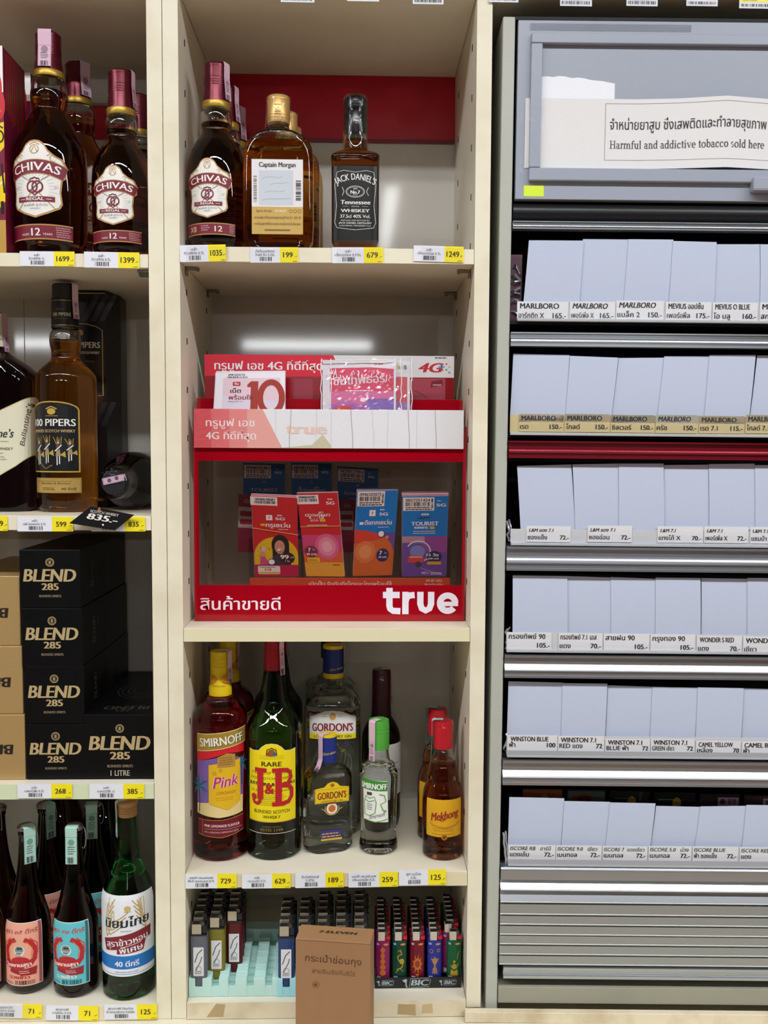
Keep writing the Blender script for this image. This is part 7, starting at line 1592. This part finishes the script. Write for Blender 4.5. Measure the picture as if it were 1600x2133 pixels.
def art_bag2(s, w, h): s.rect(0, 0, w, h, ink('#E4E0E8'), 1); s.rect(0, 0, w * .8, h * .70, ink('#D85A6A'), 2); s.rect(0, 0, w * .8, h * .22, ink('#A07AB8'), 3); s.rect(w * .1, h * .84, w * .4, h * .9, ink('#C9B84A'), 3); s.rect(w * .55, h * .84, w * .75, h * .92, ink('#6A8AA0'), 3)
card_thing('phone_card', 'phone card half hidden behind the crinkled shiny bag in the upper tier', [(826, 751), (854, 753), (854, 862), (826, 862)], .071, .068, art_bag2, '#D9D4DE')
b = MB(); p0, p1 = at(812, 1000, .160), at(884, 958, .160); z1 = p1.z
b.box(p0.x, p1.x, .1585, .1600, p0.z, p1.z, film('hanging_bag', '#FAFAFA', .05, .1, bump=(200, .8))); o = b.build('clear_bag'); tag(o, 'empty clear plastic bag hanging at the upper right behind the stand window', 'plastic bag')
# ------------------------------------------------------------------ lighters, trays and the brown carton on the lowest middle shelf
HOODM = mat('lighter_hood_metal', '#B9B0A0', .3, metal=.8); HOODW = mat('pale_hood_metal', '#D0C4B8', .35, metal=.5); BLKPL = mat('black_lighter_plastic', '#1A1A1C', .35); WHEEL = mat('spark_wheel_steel', '#5A5852', .4, metal=.8); REDPL = mat('red_fork_plastic', '#B4142A', .35)
LABP = ink('#D9D9DC'); LABD = ink('#55565C'); CHIM = mat('hood_opening_shade', '#151412', .6)  # black plate on each hood, painted as the shade inside its open top
def lighter_a(label, loc, colr, group):
    """disposable lighter: see-through body, square metal hood, black thumb lever, paper label"""
    t = thing('lighter', label, 'lighter', loc, 0, group)
    b = MB(); w, d, h = .0112, .0055, .058
    b.lathe([(0, 0), (w, 0), (w, h), (0, h)], colr, 20, sq=lambda i: (0, 0, 2) if i in (0, 3) else (w, d, 3.2)); b.box(-.0042, .0042, -d * .8, d * .8, -.012, .0002, colr, .0006); b.build('body', t, 40)
    b = MB(); b.box(-.0090, .0040, -d * .95, d * .95, h + .0028, h + .0165, HOODM, .0006); b.box(-.0082, .0034, -d * .78, d * .78, h + .0160, h + .0168, CHIM); b.build('hood', t)
    b = MB(); b.box(-.0108, .0108, -d * .96, d * .96, h + .0002, h + .0026, BLKPL, .0006); b.box(.0046, .0112, -d * .7, d * .7, h + .0030, h + .0135, BLKPL, .001); b.build('thumb_lever', t)
    b = MB(); b.lathe([(0, -.0028), (.0036, -.0028), (.0036, .0028), (0, .0028)], WHEEL, 16); o = b.build('spark_wheel', t, 30); o.rotation_euler = (PI / 2, 0, 0); o.location = (.0044, 0, h + .0155)
    s = Sheet(); s.rect(-7, 3, 7, 43, LABP, 0); s.line([(-5, 22), (-1, 34), (5, 40)], 1.4, LABD, 1); s.line([(-4, 10), (3, 24), (4.5, 30)], 1.2, LABD, 1); s.ring(0, 13, 4, 3.6, .6, LABD, 1, 16); s.lines(-5, 5, 6, 2, -2, .9, LABD, 1)
    b = MB(); s.place(b, flat(-d - .0003), None); b.build('label', t)
    return t
def lighter_b(label, loc, colr, deco, group, motif):
    """disposable lighter: oval body, pale hood, red fork"""
    t = thing('lighter', label, 'lighter', loc, 0, group)
    w, d, h = .0100, .0052, .0585
    b = MB(); b.lathe([(0, 0), (w * .9, 0), (w, .002), (w, h - .002), (w * .95, h), (0, h)], colr, 24, sq=lambda i: (0, 0, 2) if i in (0, 5) else ((w * .95, d * .95, 2.4) if i in (1, 4) else (w, d, 2.4)))
    b.build('body', t, 40)
    b = MB(); b.box(-.0068, .0030, -d * .92, d * .92, h + .0002, h + .0125, HOODW, .0008); b.box(-.0062, .0026, -d * .74, d * .74, h + .0120, h + .0128, CHIM); b.build('hood', t)
    b = MB(); b.box(.0034, .0105, -d * .8, d * .8, h + .0006, h + .0058, REDPL, .0016); b.build('fork', t)
    b = MB(); b.lathe([(0, -.0026), (.0034, -.0026), (.0034, .0026), (0, .0026)], WHEEL, 16); o = b.build('spark_wheel', t, 30); o.rotation_euler = (PI / 2, 0, 0); o.location = (.0036, 0, h + .0095)
    s = Sheet(); g = foil(deco, .4); s.rrect(-8, 2.5, -2.5, 9, .6, ink('#8A8E98'), 1); s.rect(-7, 3.6, -3.4, 8, ink('#C9CCD2'), 2); s.ell(-6.5, 54.5, 2, 1.8, ink('#8AA0C8'), 1, 14); s.ell(4.5, 54, 3.6, 1.5, ink('#C8884A'), 1, 14)
    if motif == 0:
        for i in range(5): s.ell(0, 14 + 8 * i, 4.2 - .4 * i, 4.2, g, 1, 14)
        s.ring(0, 46, 3, 3, .8, g, 2, 14)
    elif motif == 1:
        s.line([(-4, 18), (3, 21), (5, 28), (-1, 31), (-3, 37), (3, 40), (1, 46), (-2, 44)], 1.7, g, 1); s.ell(3, 30, 3.4, 4, g, 2, 12); s.line([(-5, 14), (0, 20), (5, 16)], 1.0, g, 2)
    elif motif == 2:
        for i in range(9): a = 2 * PI * i / 9; s.poly([(3.6 * math.cos(a - .35), 26 + 6 * math.sin(a - .35)), (8 * math.cos(a), 26 + 15 * math.sin(a)), (3.6 * math.cos(a + .35), 26 + 6 * math.sin(a + .35))], g, 1)
        s.ell(0, 26, 5.5, 8, g, 2, 18); s.ell(0, 26, 3.4, 5, ink('#8A2A2A'), 3, 18); s.poly([(-2.5, 12), (2.5, 12), (0, 5)], g, 2)
    elif motif == 3:
        s.line([(0, 12), (0, 36)], 2.4, g, 1); s.line([(-4.5, 34), (-2, 28), (2, 28), (4.5, 34)], 1.8, g, 2); s.ell(0, 30, 3.4, 4.5, g, 3, 14); s.ring(-5, 44, 2.2, 2.6, .9, g, 2, 12); s.ring(5, 45, 1.8, 2.2, .9, g, 2, 12); s.line([(-3, 12), (-2, 20), (2, 20), (3, 12)], 1.2, g, 2)
    else:
        s.poly([(-6, 8), (6, 8), (4, 18), (0, 15), (-4, 18)], g, 1); s.ell(0, 22, 3, 4, g, 2, 14); s.line([(-5, 24), (-3, 20), (3, 20), (5, 26)], 1.2, g, 3); s.ell(0, 29, 1.7, 2, g, 3, 12); s.line([(4, 32), (5, 40), (7, 44)], .8, g, 2)
    b = MB(); s.place(b, lambda a, b_, l: (a, -d * (1 - min(.98, abs(a) / w) ** 2.4) ** (1 / 2.4) - .0003 - l, b_), 2); b.build('print', t)
    return t
def plastic(n, h): return mat(n, h, .12, trans=.55, ior=1.3)
AQ = mat('aqua_tray_plastic', '#BFE3DC', .35); AQ2 = mat('sky_blue_tray_plastic', '#9FDCE6', .35)
PITCH, RISE = .0128, .0026
def tray(name, label, xs, y0, m, z0, nrows=7, hfront=.0255, half=.0135, slots=True, barcode=False):
    t = thing(name, label, 'lighter tray', (0, 0, 0))
    xa, xb = xs[0] - half, xs[-1] + half; b = MB()
    b.box(xa, xb, y0 - .004, y0 - .0025, z0, z0 + hfront - .012, m, .0005)
    for r in range(nrows):
        ya = y0 + PITCH * (r - .5) + .0006; zt = z0 + hfront - .012 + RISE * r
        # a step, notched where the lighters drop in
        cuts = sorted(xs); prev = xa
        for c in cuts:
            b.box(prev, c - .0048, ya, ya + PITCH - .0006, z0, zt + .012, m, .0004); prev = c + .0048
        b.box(prev, xb, ya, ya + PITCH - .0006, z0, zt + .012, m, .0004)
        for c in cuts:
            b.box(c - .0048, c + .0048, ya + .0005, ya + PITCH - .0010, z0, zt - .0006, m)
    if slots:
        dk = mat('tray_slot_shadow', '#7E938E', .6)
        for c in xs:
            for dz in (.004, .0095): b.box(c - .0055, c + .0055, y0 - .0046, y0 - .0042, z0 + dz, z0 + dz + .0011, dk)
    b.box(xa, xb, y0 + PITCH * (nrows - .5) + .001, y0 + PITCH * (nrows + 1.3), z0, z0 + hfront + RISE * nrows + .004, m, .0006)
    if barcode:
        s = Sheet(); s.bars((X(600, 2060, y0) - .0) * 1000, (z0 + .0015) * 1000, X(609, 2060, y0) * 1000, (z0 + .012) * 1000, ink('#2A3A44'), 6); s.place(b, flat(y0 - .0042), None)
    b.build('step_tray', t); return t
zs = S4T + .0004
# left tray
y0 = .019
xs = [X(u, 2050, y0 + .01) for u in (418, 452, 486, 524, 562)]
tray('lighter_tray', 'pale aqua stepped lighter tray, mostly empty, on the lowest middle shelf', xs, y0, AQ, zs)
cols = [(0, plastic('grey_lighter_body', '#8A8C9A'), 'grey', range(0, 6)), (1, plastic('olive_lighter_body', '#A8A040'), 'olive yellow', range(1, 6)), (2, plastic('maroon_lighter_body', '#7A2A30'), 'maroon', range(2, 6))]
COLN = ['leftmost', 'second', 'third', 'fourth', 'rightmost']
def nth(k): return 'front one' if k == 0 else ORD[k] + ' from the front'
for ci, m, cn, rows in cols:
    src = None
    for k, r in enumerate(rows):
        loc = (xs[ci], y0 + PITCH * r, zs + .0255 + RISE * r + .0006)
        lab = '%s lighter, %s in the %s column of the aqua tray' % (cn, nth(k), COLN[ci])
        if src is None: src = lighter_a(lab, loc, m, 'lighters in the aqua tray')
        else: again(src, lab, (loc[0] + .0005 * (r % 2), loc[1], loc[2]), None, 'lighters in the aqua tray')
# blue tray
y1 = .017
xs2 = [X(u, 2050, y1 + .01) for u in (598, 637, 676, 714, 752)]
tray('lighter_tray', 'sky blue stepped lighter tray, half hidden behind the brown carton', xs2, y1, AQ2, zs, half=.0115, slots=False, barcode=True)
NAVY = plastic('navy_lighter_body', '#3E5A94'); src = None
for ci, rows in enumerate((range(0, 5), range(0, 5), range(0, 6), range(0, 6), range(0, 6))):
    for k, r in enumerate(rows):
        loc = (xs2[ci], y1 + PITCH * r, zs + .0255 + RISE * r + .0006 - .003)
        lab = 'navy blue lighter, %s in the %s column of the sky blue tray' % (nth(k), COLN[ci])
        if src is None: src = lighter_a(lab, loc, NAVY, 'navy lighters in the sky blue tray')
        else: again(src, lab, (loc[0] - .0005 * (r % 2), loc[1], loc[2]), None, 'navy lighters in the sky blue tray')
# black tray
y2 = .0285; xa, xb = X(784, 2048, y2), X(961, 2048, y2)
t = thing('lighter_tray', 'black lighter tray with white lettering, at the right end of the lowest shelf', 'lighter tray', (0, 0, 0))
zt = Z(870, 2036, y2); P2 = .0112; NR = 9
BT = mat('black_tray_plastic', '#15171A', .4)
b = MB(); b.box(xa - .002, xb, y2, y2 + .0014, zs, zt, BT, .0004); b.box(xa - .002, xb, y2 + .0015, y2 + .003 + P2 * NR, zs, zs + .006, BT); b.box(xa - .002, xa - .0006, y2 + .0015, y2 + .003 + P2 * NR, zs + .006, zt + .012, BT); b.box(xb - .0014, xb, y2 + .0015, y2 + .003 + P2 * NR, zs + .006, zt + .012, BT)
s = Sheet(); BW = ink('#A9B4B8'); cz = (zs + zt) * 500
for cx_, k in ((X(800, 2050, y2) * 1000, .62), (X(863, 2050, y2) * 1000, 1.0), (X(930, 2050, y2) * 1000, .62)):
    s.text('BIC', cx_ + 7 * k, cz - 3.6 * k, 8.2 * k, BW, w=22 * k, bold=.05, shear=.2)
    s.line([(cx_ - 7 * k, cz - 6.5 * k), (cx_ - 5 * k, cz + 6 * k), (cx_ + 20 * k, cz + 6.8 * k), (cx_ + 22.5 * k, cz + 4 * k), (cx_ + 20 * k, cz - 5.5 * k), (cx_ - 5 * k, cz - 6.5 * k)], .6 * k, BW, 2)
    s.ell(cx_ - 12 * k, cz + 3.4 * k, 2.2 * k, 2.2 * k, BW, 2, 14); s.line([(cx_ - 16 * k, cz + 4 * k), (cx_ - 11 * k, cz), (cx_ - 11.5 * k, cz - 3 * k), (cx_ - 10 * k, cz - 6.5 * k)], 1.8 * k, BW, 2)
s.place(b, flat(y2), None); b.build('tray', t)
xs3 = [X(u, 2000, y2 + .01) for u in (797, 832, 869, 905, 942)]
cold = [('magenta', plastic('magenta_lighter_body', '#B82A78'), '#C8743A', 0), ('dark green', plastic('dark_green_lighter_body', '#1E5A46'), '#B5A23A', 1), ('crimson', plastic('crimson_lighter_body', '#9A2038'), '#C87A2E', 2), ('blue', plastic('blue_lighter_body', '#3A4AC0'), '#B98A5A', 3), ('green', plastic('green_lighter_body', '#1F7A4A'), '#B99A3A', 4)]
for ci, (cn, m, dc, mo) in enumerate(cold):
    src = None
    for r in range(8):
        yy = y2 + .0085 + P2 * r; xx = xs3[ci] + (.0022 if (ci == 4 and r == 0) else 0) - (.0035 if (ci == 4 and r == 1) else 0)
        loc = (xx, yy, zs + .0066 + (.004 if r and ci == 4 else 0) + .0012 * r)
        c2, m2, d2, q2 = (cn, m, dc, mo) if not (ci == 4 and r == 1) else ('magenta', cold[0][1], '#C8743A', 0)
        lab = '%s lighter, %s in the %s column of the black tray' % (c2, nth(r), COLN[ci])
        if r == 0 or (ci == 4 and r == 1): src_ = lighter_b(lab, loc, m2, d2, 'printed lighters in the black tray', q2); src = src_ if r == 0 else src
        else: again(src, lab, (loc[0], loc[1], loc[2] - .0005), None, 'printed lighters in the black tray')
# ---- brown carton in front
KR = mat('kraft_card', '#9C7450', .6, noise=('#916A47', 40, .4)); BRN = ink('#5A3620'); BRN2 = ink('#7A5234')
yf = -.098; p = at(615.4, 1955, yf); pr_ = at(772, 1967, yf - .0135)
w = (Vector((pr_.x, pr_.y)) - Vector((p.x, p.y))).length; hb = p.z - zc
rz_ = math.atan2(pr_.y - p.y, pr_.x - p.x)
t = thing('carton', 'brown kraft carton with Thai lettering standing on the counter in front of the lighters', 'carton', (p.x, p.y, zc + .0004), rz_)
d = .036
b = MB(); b.box(0, w, 0, d, 0, hb, KR, .0012)
s = Sheet(); W, H = w * 1000, hb * 1000; q = W / 1320.0; gx = lambda x: (x - 130) * q; gy = lambda y: H - (y - 300 - (x_ := 0) ) * q
s.text('กระเป๋าช่อนกุง', W * .505, gy(700), 8.0, BRN, w=990 * q, bold=-.012, rot=-1.0); s.text('สายชินจังกับชิโร่', W * .51, gy(905), 5.4, BRN2, w=760 * q, bold=-.012, rot=-1.0)
for i in range(5): a = 2 * PI * i / 5 + .3; s.ring(gx(490) + 3.2 * math.cos(a), gy(1110) + 3.2 * math.sin(a), 1.7, 1.7, .45, BRN2, 2, 12)
s.ell(gx(490), gy(1110), 1.3, 1.3, BRN, 3, 12)
s.place(b, flat(0), None)
s = Sheet(); s.text('7-ELEVEN', W * .53, d * 480, 5.6, ink('#1E1612'), w=W * .50, bold=.06, shear=.15); s.place(b, frame_map((0, 0, hb), (1, 0, 0), (0, 1, 0), (0, 0, 1)), None)
s = Sheet(); s.rect(d * 500, H - 150 * q * 8 - 20, d * 500 + .8, H - 150 * q * 8, BRN, 1); s.place(b, frame_map((w, 0, 0), (0, 1, 0), (0, 0, 1), (1, 0, 0)), None)
b.build('carton_body', t)
b = MB(); b.box(.0006, w - .0006, -.0004, -.0001, hb - .0016, hb - .0012, mat('kraft_edge', '#8E6844', .7)); b.build('lid_seam', t)
